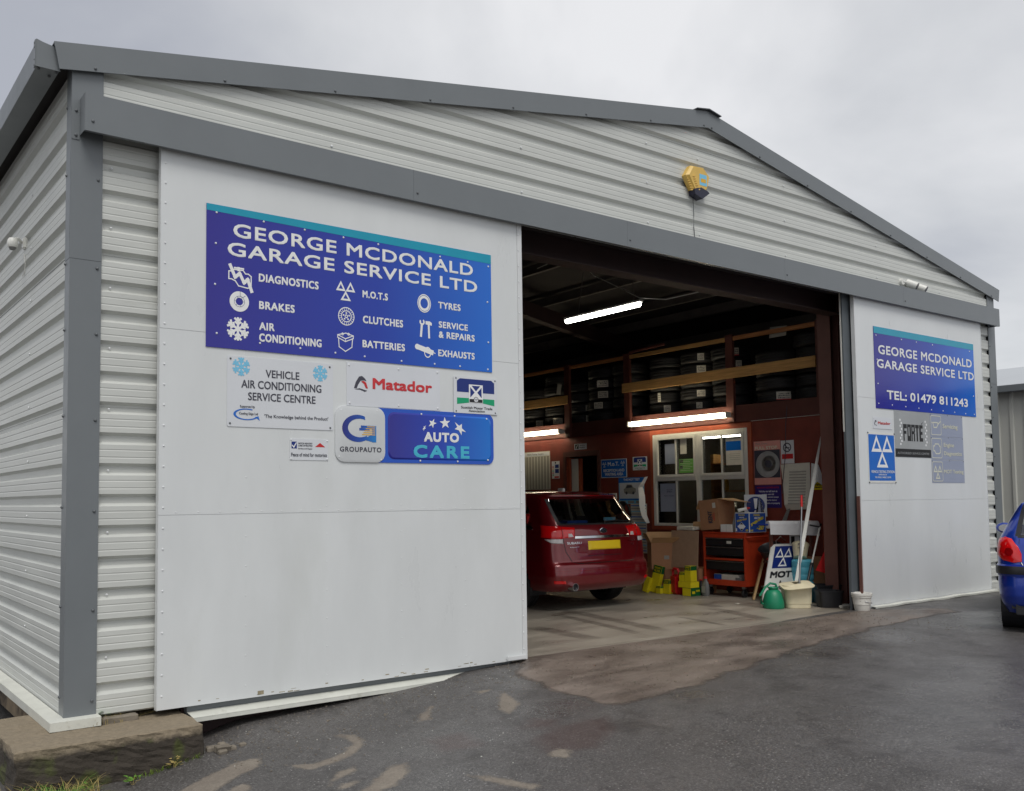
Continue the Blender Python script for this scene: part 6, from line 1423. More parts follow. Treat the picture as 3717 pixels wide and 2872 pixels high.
# long poles
s = thing('squeegee_pole', 'long white blade-like pole leaning from the tub to the wall', 'pole', (9.6, .7, .3)); b = MB(); a, c_ = Vector((9.56, .76, .20)), Vector((10.60, .92, 2.50)); d = (c_ - a).normalized(); w_ = d.cross(Vector((.7, .7, 0))).normalized()
n_ = d.cross(w_).normalized() * .006
prf = [(0, .020), (.3, .024), (.55, .024), (.8, .018), (1, .004)]; ln = (c_ - a).length
L1 = [a + d * ln * t + w_ * r for t, r in prf]; L2 = [a + d * ln * t - w_ * r for t, r in reversed(prf)]; b.prism([p - n_ for p in L1 + L2], n_ * 2); b.build('blade', 'whiteplastic', s)
s = thing('broom_handle', 'steel handle with a red grip standing in the tub', 'pole', (9.6, .6, .2)); MB().cyl((9.52, .66, .15), (9.73, .72, 1.36), .013, .013, 10).build('handle', 'steel', s, smooth=True); MB().cyl((9.7302, .7201, 1.361), (9.755, .734, 1.52), .017, .015, 10).build('red_grip', 'redp', s, smooth=True)
s = thing('telescopic_pole', 'white telescopic pole with a black grip behind the tub', 'pole', (9.9, .85, .2)); a, c_ = Vector((9.88, .80, .20)), Vector((10.50, .95, 1.06)); d = c_ - a
MB().cyl(a + d * .40, c_, .012, .012, 10).build('upper_tube', 'whiteplastic', s, smooth=True); MB().cyl(a, a + d * .385, .020, .020, 10).build('black_grip', 'blackplastic', s, smooth=True); MB().cyl(a + d * .385, a + d * .42, .026, .022, 10).build('clamp', 'blackplastic', s)
MB().cyl(c_, c_ + Vector((-.10, .1, .03)), .012, .012, 8).build('hook', 'blackplastic', s)
# towel roll on a stand
s = thing('towel_roll', 'white towel roll with a hanging sheet on a low stand by the wall', 'roll', (10.3, 1.2, .9)); ra, rb = Vector((9.93, 1.42, 1.10)), Vector((10.72, 1.14, 1.09)); dd = (rb - ra).normalized()
MB().cyl(ra, rb, .055, .055, 20).build('roll', 'whitecloth', s, smooth=True); MB().cyl(ra - dd * .24, ra, .014, .014, 8).build('blue_rod', 'navy', s); MB().cyl(rb, rb + dd * .07, .02, .02, 8).build('rod_end', 'blackplastic', s)
b = MB(); nn = Vector((-dd.y, dd.x, 0)) * -.056
b.v = [ra + nn, rb + nn, rb + nn + Vector((0, 0, -.16)), ra + nn * 1.1 + Vector((0, 0, -.14))]; b.f = [(0, 1, 2, 3)]; b.build('hanging_sheet', 'whitecloth', s)
for p_ in (ra.lerp(rb, .12), ra.lerp(rb, .92)): b = MB(); b.box(p_.x - .02, p_.x + .02, p_.y + .03, p_.y + .07, .001, 1.04); b.build('stand_leg', 'steel_brown', s)
MB().box(10.55, 10.78, .90, 1.25, .001, .62).build('stand_panel', 'card', s)
s = thing('wall_bracket', 'grey folded cloth strip hanging left of the towel roll', 'bracket', (10.7, 1.7, 1.1)); b = MB(); b.v = [Vector(q) for q in ((10.76, 1.78, 1.10), (10.75, 1.68, 1.12), (10.75, 1.60, 1.32), (10.77, 1.66, 1.33))]; b.f = [(0, 1, 2, 3)]; b.build('strip', 'greyplastic', s)
s = thing('black_basket', 'round black rubber bucket on its side between trolley and MOT board', 'bucket', (10.3, 1.55, .6)); b = MB(); b.lathe([(.001, 0), (.12, 0), (.13, .02), (.165, .19), (.18, .20), (.17, .21), (.15, .19), (.11, .03), (.001, .03)], (0, 0, 0), 'Z', 24); b.v = [rot((10.32, 1.60, .60), rx=40, ry=-30) @ (v + Vector((10.32, 1.60, .60))) if False else Matrix.Translation((10.30, 1.60, .58)) @ Matrix.Rotation(R_(-25), 4, 'Y') @ v for v in b.v]; b.build('bucket_body', 'blackplastic', s, smooth=True)
b = MB(); b.tube([(10.20, 1.46, .74), (10.14, 1.44, .86), (10.26, 1.44, .92), (10.40, 1.46, .86)], .008, 6); b.build('wire_handle', 'steel', s); MB().cyl((10.12, 1.58, .60), (10.2, 1.50, .50), .02, .02, 8).build('red_clip', 'redp', s)
s = thing('crate_stand', 'dark stand holding the black bucket beside the trolley', 'stand', (10.4, 1.6, 0)); MB().bbox(10.64, 10.78, 1.40, 1.80, .001, .60, .01).build('stand_body', 'oxide', s); MB().bbox(10.20, 10.63, 1.48, 1.72, .52, .56, .01).build('stand_shelf', 'oxide', s)
s = thing('cream_bucket', 'tipped cream bucket with writing on top of the blue jug', 'bucket', (10.3, 1.1, .7)); b = MB(); b.lathe([(.001, 0), (.085, 0), (.09, .01), (.115, .20), (.122, .205), (.118, .215), (.10, .20), (.08, .02), (.001, .02)], (0, 0, 0), 'Z', 24); TT = Matrix.Translation((10.28, 1.14, .62)) @ Matrix.Rotation(R_(25), 4, 'Y') @ Matrix.Rotation(R_(-12), 4, 'X'); b.v = [TT @ v for v in b.v]; b.build('bucket_body', 'tub', s, smooth=True)
bp_ = Pl(TT @ Vector((-.095, -.02, .05)), TT.to_3x3() @ Vector((.45, -.89, 0)), TT.to_3x3() @ Vector((0, 0, 1))); Pr(bp_, .03).text('Put', .0, .09, .07, .125, .01).text('ratio is', .0, .04, .09, .07, .01).build('lettering', 'charcoal', s)
s = thing('sign', 'small white hand-written GET card behind the cream bucket', 'sign', (10.5, 1.3, .8)); gp = Pl((10.36, 1.36, .72), (.93, -.36, 0), (0, 0, 1)); plate(gp, R4(0, 0, .26, .24), 0, .004, 'offwhite', s)
gq = Pl(gp.P(.16, .22, 0), -gp.U, gp.R); gq.N = gp.N; Pr(gq, .006).text('GET', 0, 0, .12, .05, .02).build('lettering', 'black', s); Pr(gp, .0055).rect(.02, .03, .08, .2).build('black_bar', 'black', s)
s = thing('blue_jug', 'light blue plastic drum with ribs behind the tub', 'drum', (10.25, 1.1, 0)); b = MB(); b.lathe([(.001, .30), (.14, .30), (.15, .315), (.15, .38), (.145, .39), (.15, .40), (.15, .48), (.145, .49), (.15, .50), (.15, .575), (.13, .60), (.001, .60)], (10.30, 1.12, 0), 'Z', 24); b.lathe([(.001, .001), (.17, .001), (.175, .02), (.165, .26), (.14, .298), (.001, .299)], (10.28, 1.12, 0), 'Z', 24); b.build('drum_body', 'bluejug', s, smooth=True)
s = thing('red_cloth', 'red cloth hanging from the brown steel column', 'cloth', (10.38, .80, .8)); b = MB(); b.v = [Vector(q) for q in ((10.42, .76, .86), (10.44, .74, .70), (10.44, .72, .43), (10.34, .80, .42), (10.22, .86, .46), (10.30, .83, .60), (10.33, .80, .70), (10.39, .70, .60), (10.36, .73, .44))]; b.f = [(0, 1, 7, 6), (1, 2, 8, 7), (6, 7, 8, 3), (6, 3, 4, 5)]; b.build('cloth', 'cloth', s)
for (nm, lab, x, y, w_, d_, h_) in (('black_bucket', 'front square black plastic bucket right of the cream tub', 9.93, .48, .16, .13, .225), ('black_bucket', 'rear wider black plastic tub against the column', 10.26, .72, .17, .14, .27)):
    s = thing(nm, lab, 'bucket', (x, y, 0)); b = MB(); b.T = rot((x, y, 0), rz=-38); rrect_lathe(b, [(0, .002), (.86, .002), (.88, .01), (1, h_ - .02), (1.05, h_ - .018), (1.06, h_), (.97, h_), (.84, .03), (0, .03)], (x, y, 0), w_, d_, .4); b.build('bucket_body', 'blackplastic', s, smooth=True)
s = thing('white_bucket', 'battered white bucket standing against the door jamb', 'bucket', (9.86, .06, 0)); b = MB(); b.lathe([(.001, .001), (.105, .001), (.11, .01), (.125, .10), (.132, .105), (.130, .115), (.14, .19), (.150, .195), (.150, .215), (.158, .22), (.158, .245), (.150, .25), (.14, .245), (.10, .02), (.001, .02)], (9.80, .045, 0), 'Z', 28); b.v = [Matrix.Translation((9.735, -.115, 0)) @ Matrix.Diagonal((.82, .82, 1, 1)) @ (v - Vector((9.80, .045, 0))) for v in b.v]; b.build('bucket_body', mat('bucket_dirty_white', lin(220, 218, 210), .45, var=.1, scale=9, col2=lin(96, 84, 66), c2t=(.58, .66)), s, smooth=True)
b = MB(); b.tube([(9.63, -.115, .23), (9.67, -.21, .14), (9.76, -.24, .12), (9.85, -.115, .23)], .004, 5); b.build('wire_handle', 'steel', s)
s = tag(rough_block('crumpled_paper', 9.93, 10.18, .28, .40, .001, .035, 'paper', 9, .02, .03), 'crumpled dirty paper on the floor by the black buckets', 'paper')
# ------------------------------------------------------------------ cars
def lerp_tab(tab, z, k):
    if z <= tab[0][0]: return tab[0][k]
    for a, b in zip(tab[:-1], tab[1:]):
        if z <= b[0]:
            t = (z - a[0]) / (b[0] - a[0]); return a[k] + (b[k] - a[k]) * t
    return tab[-1][k]
class Car:
    """body shell lofted through plan outlines at each height: z, half width, rear y, front y, rear corner radius, rear bow"""
    def __init__(s, tab, T): s.tab, s.T = tab, T
    def at(s, z): return [lerp_tab(s.tab, z, k) for k in range(1, 6)]
    def S(s, q, z, off=0.0):
        """point at signed arc position q from the rear centre, height z, local coordinates"""
        hw, y0, y1, r, bow = s.at(z); a = hw - r; t = abs(q); sg = 1 if q >= 0 else -1
        if t <= a: x, y, nx, ny = t, y0 + bow * (t / hw) ** 2, 2 * bow * t / hw / hw * 0.9, -1
        elif t <= a + r * PI / 2:
            th = (t - a) / r; x, y, nx, ny = a + r * math.sin(th), y0 + bow * (a / hw) ** 2 + r * (1 - math.cos(th)) , math.sin(th), -math.cos(th)
        else: x, y, nx, ny = hw, y0 + bow * (a / hw) ** 2 + r + (t - a - r * PI / 2), 1, 0
        l = math.hypot(nx, ny); return Vector((sg * (x + off * nx / l), y + off * ny / l, z))
    def shell(s, zs, cuts, arches, nr=56, nc=9, ns=100, nf=24):
        rows = []
        for z in zs:
            hw, y0, y1, r, bow = s.at(z); a = hw - r; L_ = []
            for i in range(nr // 2 + 1): L_.append(s.S(a * i / (nr // 2), z))
            for i in range(1, nc + 1): L_.append(s.S(a + r * PI / 2 * i / nc, z))
            ya = L_[-1].y; yb = y1 - r * 1.6
            for i in range(1, ns + 1): L_.append(Vector((hw, ya + (yb - ya) * i / ns, z)))
            for i in range(1, nc + 1):
                th = PI / 2 * i / nc; L_.append(Vector((hw - r * 1.6 + r * 1.6 * math.cos(th), yb + r * 1.6 * math.sin(th), z)))
            xa = L_[-1].x
            for i in range(1, nf // 2 + 1): L_.append(Vector((xa * (1 - i / (nf // 2)), y1 + .06 * (1 - (xa * (1 - i / (nf // 2)) / xa) ** 2), z)))
            R2 = [Vector((-p.x, p.y, p.z)) for p in L_[1:-1]]
            rows.append(L_ + R2[::-1])
        m = len(rows[0]); vs = [p for q in rows for p in q]; fs = []
        for i in range(len(rows) - 1):
            for j in range(m):
                f = (i * m + j, i * m + (j + 1) % m, (i + 1) * m + (j + 1) % m, (i + 1) * m + j)
                c = sum((vs[k] for k in f), Vector()) / 4
                if any(fn(c) for fn in cuts): continue
                if any(math.hypot(c.y - ay, c.z - az) < ar and abs(c.x) > .5 for ay, az, ar in arches): continue
                fs.append(f)
        top = [len(vs)]; cz = zs[-1] + .012; cy = sum(p.y for p in rows[-1]) / m; vs.append(Vector((0, cy, cz)))
        for j in range(m): fs.append(((len(rows) - 1) * m + j, (len(rows) - 1) * m + (j + 1) % m, top[0]))
        return vs, fs
    def patch(s, c4, off, m, name, parent, n=(14, 8), smooth=True, sym=False, arc=None):
        """patch over the skin: corners (q, z) bottom-left, bottom-right, top-right, top-left"""
        out_ = []
        for sg in ((1, -1) if sym else (1,)):
            b = MB(); nx_, nz_ = n; vs = []
            for j in range(nz_ + 1):
                v = j / nz_
                for i in range(nx_ + 1):
                    u = i / nx_
                    q = (c4[0][0] * (1 - u) + c4[1][0] * u) * (1 - v) + (c4[3][0] * (1 - u) + c4[2][0] * u) * v
                    z = (c4[0][1] * (1 - u) + c4[1][1] * u) * (1 - v) + (c4[3][1] * (1 - u) + c4[2][1] * u) * v
                    if arc: z += arc * math.sin(PI * u) * (v - 0.0)
                    e_ = off if 0 < i < nx_ and 0 < j < nz_ else off * .3
                    p = s.S(sg * q, z, e_); vs.append(s.T @ p)
            b.v = vs; b.f = [(j * (nx_ + 1) + i, j * (nx_ + 1) + i + 1, (j + 1) * (nx_ + 1) + i + 1, (j + 1) * (nx_ + 1) + i) for j in range(nz_) for i in range(nx_)]
            out_.append(b.build(name, m, parent, smooth=smooth))
        return out_
    def strip(s, pts, w, off, m, name, parent):
        """thin line on the skin (a shut line or trim)"""
        b = MB(); k = 0
        for (q0, z0), (q1, z1) in zip(pts[:-1], pts[1:]):
            n = max(1, int(math.hypot(q1 - q0, z1 - z0) / .04)); dq, dz = q1 - q0, z1 - z0; l = math.hypot(dq, dz); nq, nz_ = -dz / l * w / 2, dq / l * w / 2
            for i in range(n):
                P_ = [(q0 + dq * t + sg * nq, z0 + dz * t + sg * nz_) for t, sg in ((i / n, 1), (i / n, -1), ((i + 1) / n, -1), ((i + 1) / n, 1))]
                b._a([s.T @ s.S(q, z, off) for q, z in P_], [(0, 1, 2, 3)])
        return b.build(name, m, parent)
    def txt(s, t_, q0, z0, q1, z1, m, parent, name='lettering', bold=.03, off=.006):
        vs, fs, _ = text_mesh(t_, 0); b = MB(); b.v = [s.T @ s.S(q0 + a * (q1 - q0), z0 + c * (z1 - z0), off) for a, c in vs]; b.f = list(fs); return b.build(name, m, parent)
def inpoly(q, z, poly): return pd((q, z), poly) > 0
def wheel(parent, T, x, y, R, w, side, rimR, name='wheel'):
    b = MB(); b.T = T; h = w / 2
    pr = [(rimR, -h * .8), (rimR + .02, -h), (R - .03, -h), (R - .006, -h * .8), (R, -h * .55), (R, -h * .22), (R - .008, -h * .2), (R - .008, -h * .1), (R, -h * .08), (R, h * .08), (R - .008, h * .1), (R - .008, h * .2), (R, h * .22), (R, h * .55), (R - .006, h * .8), (R - .03, h), (rimR + .02, h), (rimR, h * .8)]
    b.lathe(pr, (x, y, R), 'X', 40); t_ = b.build(name, 'rubber', parent, smooth=True)
    b = MB(); b.T = T; sx = side * h * .7
    b.lathe([(rimR, side * h * .8), (rimR - .015, side * h * .75), (rimR - .02, sx - side * .05), (.001, sx - side * .05)], (x, y, R), 'X', 32)
    for k in range(5):
        a = 2 * PI * k / 5; c, s_ = math.cos(a), math.sin(a)
        b.prism([(x + sx, y + c * .03 - s_ * .025, R + s_ * .03 + c * .025), (x + sx, y + c * .03 + s_ * .025, R + s_ * .03 - c * .025), (x + sx, y + c * (rimR - .01) + s_ * .018, R + s_ * (rimR - .01) - c * .018), (x + sx, y + c * (rimR - .01) - s_ * .018, R + s_ * (rimR - .01) + c * .018)], (-side * .03, 0, 0))
    b.build('rim', 'steel', t_); return t_
def seat(parent, T, x, y, z, w, h, head=True):
    b = MB(); b.T = T; b.bbox(x - w / 2, x + w / 2, y - .06, y + .08, z, z + h, .05); b.build('seat_back', 'drawer', parent, smooth=True)
    if head:
        b = MB(); b.T = T; b.bbox(x - .13, x + .13, y - .05, y + .05, z + h + .04, z + h + .22, .04); b.build('headrest', 'drawer', parent, smooth=True)
def frange(a, b, s): n = int(round((b - a) / s)); return [a + (b - a) * i / n for i in range(n + 1)]

# the dark red estate car
LX, LY = 7.48, 2.22
CT = Matrix.Translation((LX + .05, LY, 0)) @ Matrix.Diagonal((1.055, 1, 1, 1))
TAB = [  # z, hw, y0, y1, r, bow
    (.20, .80, .22, 4.50, .16, .06), (.30, .865, .07, 4.66, .20, .09), (.36, .885, .02, 4.72, .22, .10), (.48, .893, .0, 4.75, .22, .11), (.60, .890, .015, 4.75, .22, .11), (.635, .888, .035, 4.74, .22, .11), (.66, .885, .07, 4.72, .20, .10),
    (.78, .888, .085, 4.60, .20, .10), (.90, .885, .095, 4.0, .20, .10), (1.00, .872, .105, 3.45, .20, .10), (1.08, .850, .125, 3.30, .20, .10), (1.14, .820, .16, 3.22, .20, .10), (1.18, .800, .19, 3.15, .19, .10), (1.30, .760, .30, 2.92, .18, .09),
    (1.42, .715, .42, 2.62, .16, .08), (1.47, .690, .47, 2.40, .16, .08), (1.50, .640, .52, 2.25, .20, .08), (1.52, .53, .60, 2.10, .22, .06), (1.53, .40, .75, 1.95, .25, .05)]
car = thing('estate_car', 'dark red estate car parked inside the bay, seen from behind', 'car', (LX, LY, 0))
LZ = lambda z: z if z < 1.30 else 1.30 + (z - 1.30) * 1.36
TAB = [(LZ(q[0]),) + q[1:] for q in TAB]
C1 = Car(TAB, CT)
RG = [(-.655, 1.165), (.655, 1.165), (.635, 1.497), (-.635, 1.497)]      # rear glass in (x, z)
SG = [(.58, 1.10), (3.0, 1.08), (2.66, 1.44), (2.42, 1.497), (.98, 1.47), (.82, 1.42)]   # side glass in (y, z)
def cut_rg(c): return c.y < .6 and abs(c.x) < .68 and inpoly(c.x, c.z, RG)
def cut_sg(c): return abs(c.x) > .6 and c.y > .5 and inpoly(c.y, c.z, SG) and not (1.53 < c.y < 1.60) 
def cut_ws(c): return c.y > 2.2 and abs(c.x) < .62 and 1.08 < c.z < 1.49
zs = frange(.27, LZ(1.53), .019)
vs, fs = C1.shell(zs, [cut_rg, cut_sg, cut_ws], [(.93, .325, .345), (3.70, .325, .345)], nr=64)
b = MB(); b.v = [CT @ v for v in vs]; b.f = fs; b.build('body', 'paint_red', car, smooth=True)
b = MB(); b.v = [CT @ C1.S(x, z, .002) for x, z in ((0, 0),)] and []; n1, n2 = 30, 12; vv = []
for j in range(n2 + 1):
    z = 1.150 + (1.508 - 1.150) * j / n2; hw = .675 - (z - 1.150) * .06
    for i in range(n1 + 1): vv.append(CT @ C1.S(-hw + 2 * hw * i / n1, z, .0035))
b.v = vv; b.f = [(j * (n1 + 1) + i, j * (n1 + 1) + i + 1, (j + 1) * (n1 + 1) + i + 1, (j + 1) * (n1 + 1) + i) for j in range(n2) for i in range(n1)]; b.build('rear_window', 'carglass', car, smooth=True)
C1.strip([(-.668, 1.158), (.668, 1.158)], .022, .005, 'blackplastic', 'window_seal', car)
C1.strip([(-.668, 1.158), (-.648, 1.502)], .045, .005, 'blackplastic', 'window_seal', car); C1.strip([(.668, 1.158), (.648, 1.502)], .045, .005, 'blackplastic', 'window_seal', car)
for sg in (-1, 1):
    b = MB(); vv = []; n1, n2 = 40, 8
    for j in range(n2 + 1):
        z = 1.07 + .43 * j / n2; hw = lerp_tab(TAB, z, 1)
        for i in range(n1 + 1):
            y = .56 + 2.5 * i / n1; vv.append(CT @ Vector((sg * (hw - .006), y, z)))
    b.v = vv; b.f = [(j * (n1 + 1) + i, j * (n1 + 1) + i + 1, (j + 1) * (n1 + 1) + i + 1, (j + 1) * (n1 + 1) + i) for j in range(n2) for i in range(n1)]; b.build('side_window', 'carglass', car, smooth=True)
    pts_ = [(.575, 1.095), (3.0, 1.075)]
    b = MB(); b.prism([CT @ Vector((sg * (lerp_tab(TAB, z, 1) + .002), y, z)) for y, z in ((.57, 1.088), (3.0, 1.068), (3.0, 1.08), (.57, 1.10))], (sg * .004, 0, 0)); b.build('chrome_trim', 'chrome', car)
# windscreen and front floor closing the cabin
b = MB(); b.T = CT; b._a([(-.7, 3.05, 1.10), (.7, 3.05, 1.10), (.62, 2.50, 1.50), (-.62, 2.50, 1.50)], [(0, 1, 2, 3)]); b.build('windscreen', 'carglass', car)
b = MB(); b.T = CT; b.bbox(-.78, .78, .30, 3.1, .28, .34, .01); b.bbox(-.60, .60, .34, .85, .92, .94, .005); b.build('cabin_floor', 'drawer', car)
for x in (-.70, .70): b = MB(); b.T = CT; b.prism([(x - .03, 1.50, 1.08), (x - .03, 1.63, 1.08), (x * .85 - .03, 1.60, 1.50), (x * .85 - .03, 1.52, 1.50)], (.05, 0, 0)); b.build('pillar_trim', 'paper', car)
b = MB(); b.T = CT; b.bbox(-.52, .52, .75, 2.3, 1.53, 1.55, .005); b.build('headliner', 'paper', car)
for x in (-.38, .38): seat(car, CT, x, 1.95, .50, .5, .60)
for x in (-.45, 0, .45): seat(car, CT, x, 1.05, .55, .42, .48)
b = MB(); b.T = CT; b.bbox(-.42, -.05, .36, .60, 1.165, 1.20, .01); b.build('blue_folder', 'boxblue', car)
b = MB(); b.T = CT; b.bbox(.33, .55, .45, .47, 1.19, 1.235, .005); b.build('windscreen_sticker', 'lblue', car)
# spoiler lip over the glass
b = MB(); n1 = 24
for k in range(n1 + 1):
    q = -.67 + 1.34 * k / n1; p = C1.S(q, LZ(1.475), 0); e_ = 1 - (abs(q) / .67) ** 4
    b.v += [CT @ (p + Vector((0, .03, .035))), CT @ (p + Vector((0, -.085 * e_ - .02, .018))), CT @ (p + Vector((0, -.085 * e_ - .02, .0))), CT @ (p + Vector((0, .02, -.022)))]
for k in range(n1):
    for j in range(3): b.f.append((4 * k + j, 4 * k + j + 1, 4 * k + j + 5, 4 * k + j + 4))
b.build('roof_spoiler', 'paint_red', car, smooth=True)
b = MB(); b.v = []; 
for k in range(9):
    q = -.16 + .32 * k / 8; p = C1.S(q, LZ(1.475), 0); b.v += [CT @ (p + Vector((0, -.108, .017))), CT @ (p + Vector((0, -.108, .003)))]
b.f = [(2 * k, 2 * k + 1, 2 * k + 3, 2 * k + 2) for k in range(8)]; b.build('brake_light', 'lens_dark', car)
b = MB(); b.T = CT; b.bbox(-.02, .02, .90, 1.02, 1.61, 1.66, .008); b.build('roof_aerial', 'whiteplastic', car)
for x in (-.50, .50): b = MB(); b.T = CT; b.tube([(x, .85, 1.58), (x, 1.0, 1.60), (x, 2.0, 1.605), (x, 2.2, 1.57)], .010, 8); b.build('roof_rail', 'steel', car, smooth=True)
# lights
C1.patch([(.50, .985), (.665, .975), (.655, 1.13), (.46, 1.115)], .007, 'lens_red', 'tail_light', car, sym=True)
C1.patch([(.675, .972), (.99, .99), (.95, 1.15), (.665, 1.135)], .009, 'lens_red', 'tail_light', car, sym=True)
C1.patch([(.505, .990), (.595, .985), (.585, 1.04), (.535, 1.04)], .0095, 'lens_white', 'reversing_light', car, sym=True)
C1.patch([(.675, .905), (.84, .915), (.93, .965), (.675, .966)], .008, 'lens_white', 'indicator_light', car, sym=True)
C1.patch([(.70, .375), (.86, .38), (.87, .42), (.71, .415)], .007, 'lens_red', 'rear_reflector', car, sym=True)
C1.patch([(-.49, .965), (.49, .965), (.485, 1.005), (-.485, 1.005)], .012, 'chrome', 'chrome_bar', car)
# tailgate shut lines, recess and bumper crease
C1.strip([(-.67, .97), (-.645, .80), (-.56, .66), (-.48, .640), (.48, .640), (.56, .66), (.645, .80), (.67, .97)], .009, .0015, 'black', 'shut_line', car)
C1.strip([(-.80, .66), (-.56, .655)], .007, .0015, 'black', 'shut_line', car); C1.strip([(.80, .66), (.56, .655)], .007, .0015, 'black', 'shut_line', car)
C1.patch([(-.30, .735), (.30, .735), (.36, .955), (-.36, .955)], .004, 'paint_red', 'number_plate_recess', car)
C1.patch([(-.29, .812), (.29, .812), (.29, .93), (-.29, .93)], .016, 'plate_y', 'number_plate', car, smooth=False)
C1.strip([(-.30, .735), (.30, .735)], .006, .006, 'black', 'shut_line', car)
C1.strip([(-.85, .545), (.85, .545)], .004, .002, 'lens_dark', 'bumper_crease', car)
b = MB(); q0 = C1.S(0, 1.065, .006); b.T = CT @ Matrix.Translation(q0); b.lathe([(.001, -.004), (.045, -.004), (.066, .0), (.066, .004), (.001, .004)], (0, 0, 0), 'Y', 28, sx=1, sy=.56); b.v = b.v; em = b.build('emblem', 'chrome', car, smooth=True)
ep = Pl(CT @ (q0 + Vector((0, -.0045, 0))), (1, 0, 0), (0, 0, 1)); p = Pr(ep, .001); p.disc(0, 0, .056, 24, .58); p.build('emblem_field', 'black', em)
p = Pr(ep, .003); star(p, -.018, .006, .018, 0, 1.3)
for x, z in ((.012, .012), (.030, .004), (.020, -.010), (.004, -.014), (.036, -.006)): star(p, x, z, .007, 0)
p.build('emblem_stars', 'chrome', em)
C1.txt('SUBARU', -.62, .895, -.40, .925, 'chrome', car, off=.008); C1.txt('Symmetrical AWD', -.58, .845, -.44, .862, 'chrome', car, off=.008, bold=.02)
C1.txt('LEGACY', .44, .905, .60, .925, 'chrome', car, off=.008); C1.txt('2.0D', .50, .855, .57, .88, 'chrome', car, off=.008)
b = MB(); p0 = C1.S(.18, 1.175, .02); p1 = C1.S(-.12, 1.185, .02); b.T = CT; b.tube([C1.S(.06, 1.15, .02), C1.S(.08, 1.19, .025), C1.S(.36, 1.20, .02), C1.S(.56, 1.185, .02)], .008, 6); b.build('rear_wiper', 'blackplastic', car)
# exhaust, valance, wheels
b = MB(); b.T = CT; b.lathe([(.045, 0), (.052, 0), (.052, .2), (.045, .2)], (-.60, .01, .335), 'Y', 24, close=True); b.build('exhaust', 'chrome', car, smooth=True); b = MB(); b.T = CT; b.lathe([(.001, .0), (.044, .0)], (-.60, .03, .335), 'Y', 20); b.build('exhaust_bore', 'black', car)
b = MB(); b.T = CT; b.bbox(-.60, .60, .35, 4.4, .25, .29, .01); b.bbox(-.55, .45, .22, .4, .25, .31, .01); b.build('underbody', 'blackplastic', car)
for x in (-.77, .77):
    for y in (.93, 3.70):
        wheel(car, CT, x, y, .325, .215, 1 if x > 0 else -1, .215)
        b = MB(); b.T = CT; xx = (.60, .875) if x > 0 else (-.875, -.60)
        b.lathe([(.335, xx[0]), (.35, xx[1] if x > 0 else xx[0])] if 0 else [(.34, xx[0]), (.345, xx[1])], (0, y, .325), 'X', 32); 
        b.f = [f for f in b.f if sum(b.v[i].z for i in f) / 4 > .22]; b.build('wheel_arch', 'blackplastic', car)
for x in (-.99, .99):
    b = MB(); b.T = CT; b.bbox(x - .09, x + .09, 3.0, 3.09, 1.0, 1.13, .03); b.build('door_mirror', 'paint_red', car, smooth=True)
b = MB(); b.T = CT; b.bbox(-.80, -.62, .70, .95, 1.14, 1.30, .03); b.build('red_bag', 'redp', car)

# the blue hatchback at the right edge
TAB2 = [(.17, .74, .18, 3.55, .16, .06), (.27, .79, .05, 3.70, .22, .10), (.36, .815, .01, 3.76, .24, .12), (.46, .822, .0, 3.79, .24, .13), (.58, .822, .005, 3.79, .24, .13), (.595, .835, -.008, 3.79, .24, .13), (.69, .835, -.008, 3.78, .24, .13), (.705, .820, .025, 3.77, .24, .13),
    (.80, .818, .045, 3.5, .24, .12), (.92, .808, .065, 2.95, .24, .12), (1.00, .785, .095, 2.78, .24, .12), (1.06, .755, .14, 2.65, .22, .11), (1.20, .68, .27, 2.35, .20, .10), (1.33, .61, .40, 2.05, .18, .09), (1.38, .57, .46, 1.85, .18, .08), (1.41, .50, .55, 1.7, .2, .07), (1.425, .38, .70, 1.5, .22, .05)]
HX, HY, HA = 9.45, -2.82, -68
HT = Matrix.Translation((HX, HY, .03)) @ Matrix.Rotation(R_(HA), 4, 'Z')
car2 = thing('hatchback_car', 'bright blue hatchback seen from behind at the right edge of the yard', 'car', (HX, HY, 0), HA)
C2 = Car(TAB2, HT)
RG2 = [(-.60, 1.02), (.60, 1.02), (.54, 1.35), (-.54, 1.35)]; SG2 = [(.45, 1.02), (2.45, .95), (2.1, 1.25), (1.85, 1.35), (.75, 1.35), (.60, 1.28)]
vs, fs = C2.shell(frange(.17, 1.425, .0185), [lambda c: c.y < .6 and abs(c.x) < .62 and inpoly(c.x, c.z, RG2), lambda c: abs(c.x) > .5 and c.y > .4 and inpoly(c.y, c.z, SG2), lambda c: c.y > 1.9 and abs(c.x) < .6 and 1.02 < c.z < 1.34], [(.66, .285, .32), (3.10, .285, .32)], nr=60)
b = MB(); b.v = [HT @ v for v in vs]; b.f = fs; b.build('body', 'paint_blue', car2, smooth=True)
b = MB(); vv = []; n1, n2 = 24, 10
for j in range(n2 + 1):
    z = 1.005 + .355 * j / n2; hw = .625 - (z - 1.005) * .20
    for i in range(n1 + 1): vv.append(HT @ C2.S(-hw + 2 * hw * i / n1, z, .003))
b.v = vv; b.f = [(j * (n1 + 1) + i, j * (n1 + 1) + i + 1, (j + 1) * (n1 + 1) + i + 1, (j + 1) * (n1 + 1) + i) for j in range(n2) for i in range(n1)]; b.build('rear_window', 'carglass', car2, smooth=True)
C2.strip([(-.615, 1.012), (.615, 1.012)], .03, .005, 'blackplastic', 'window_seal', car2); C2.strip([(-.615, 1.012), (-.55, 1.355)], .05, .005, 'blackplastic', 'window_seal', car2)
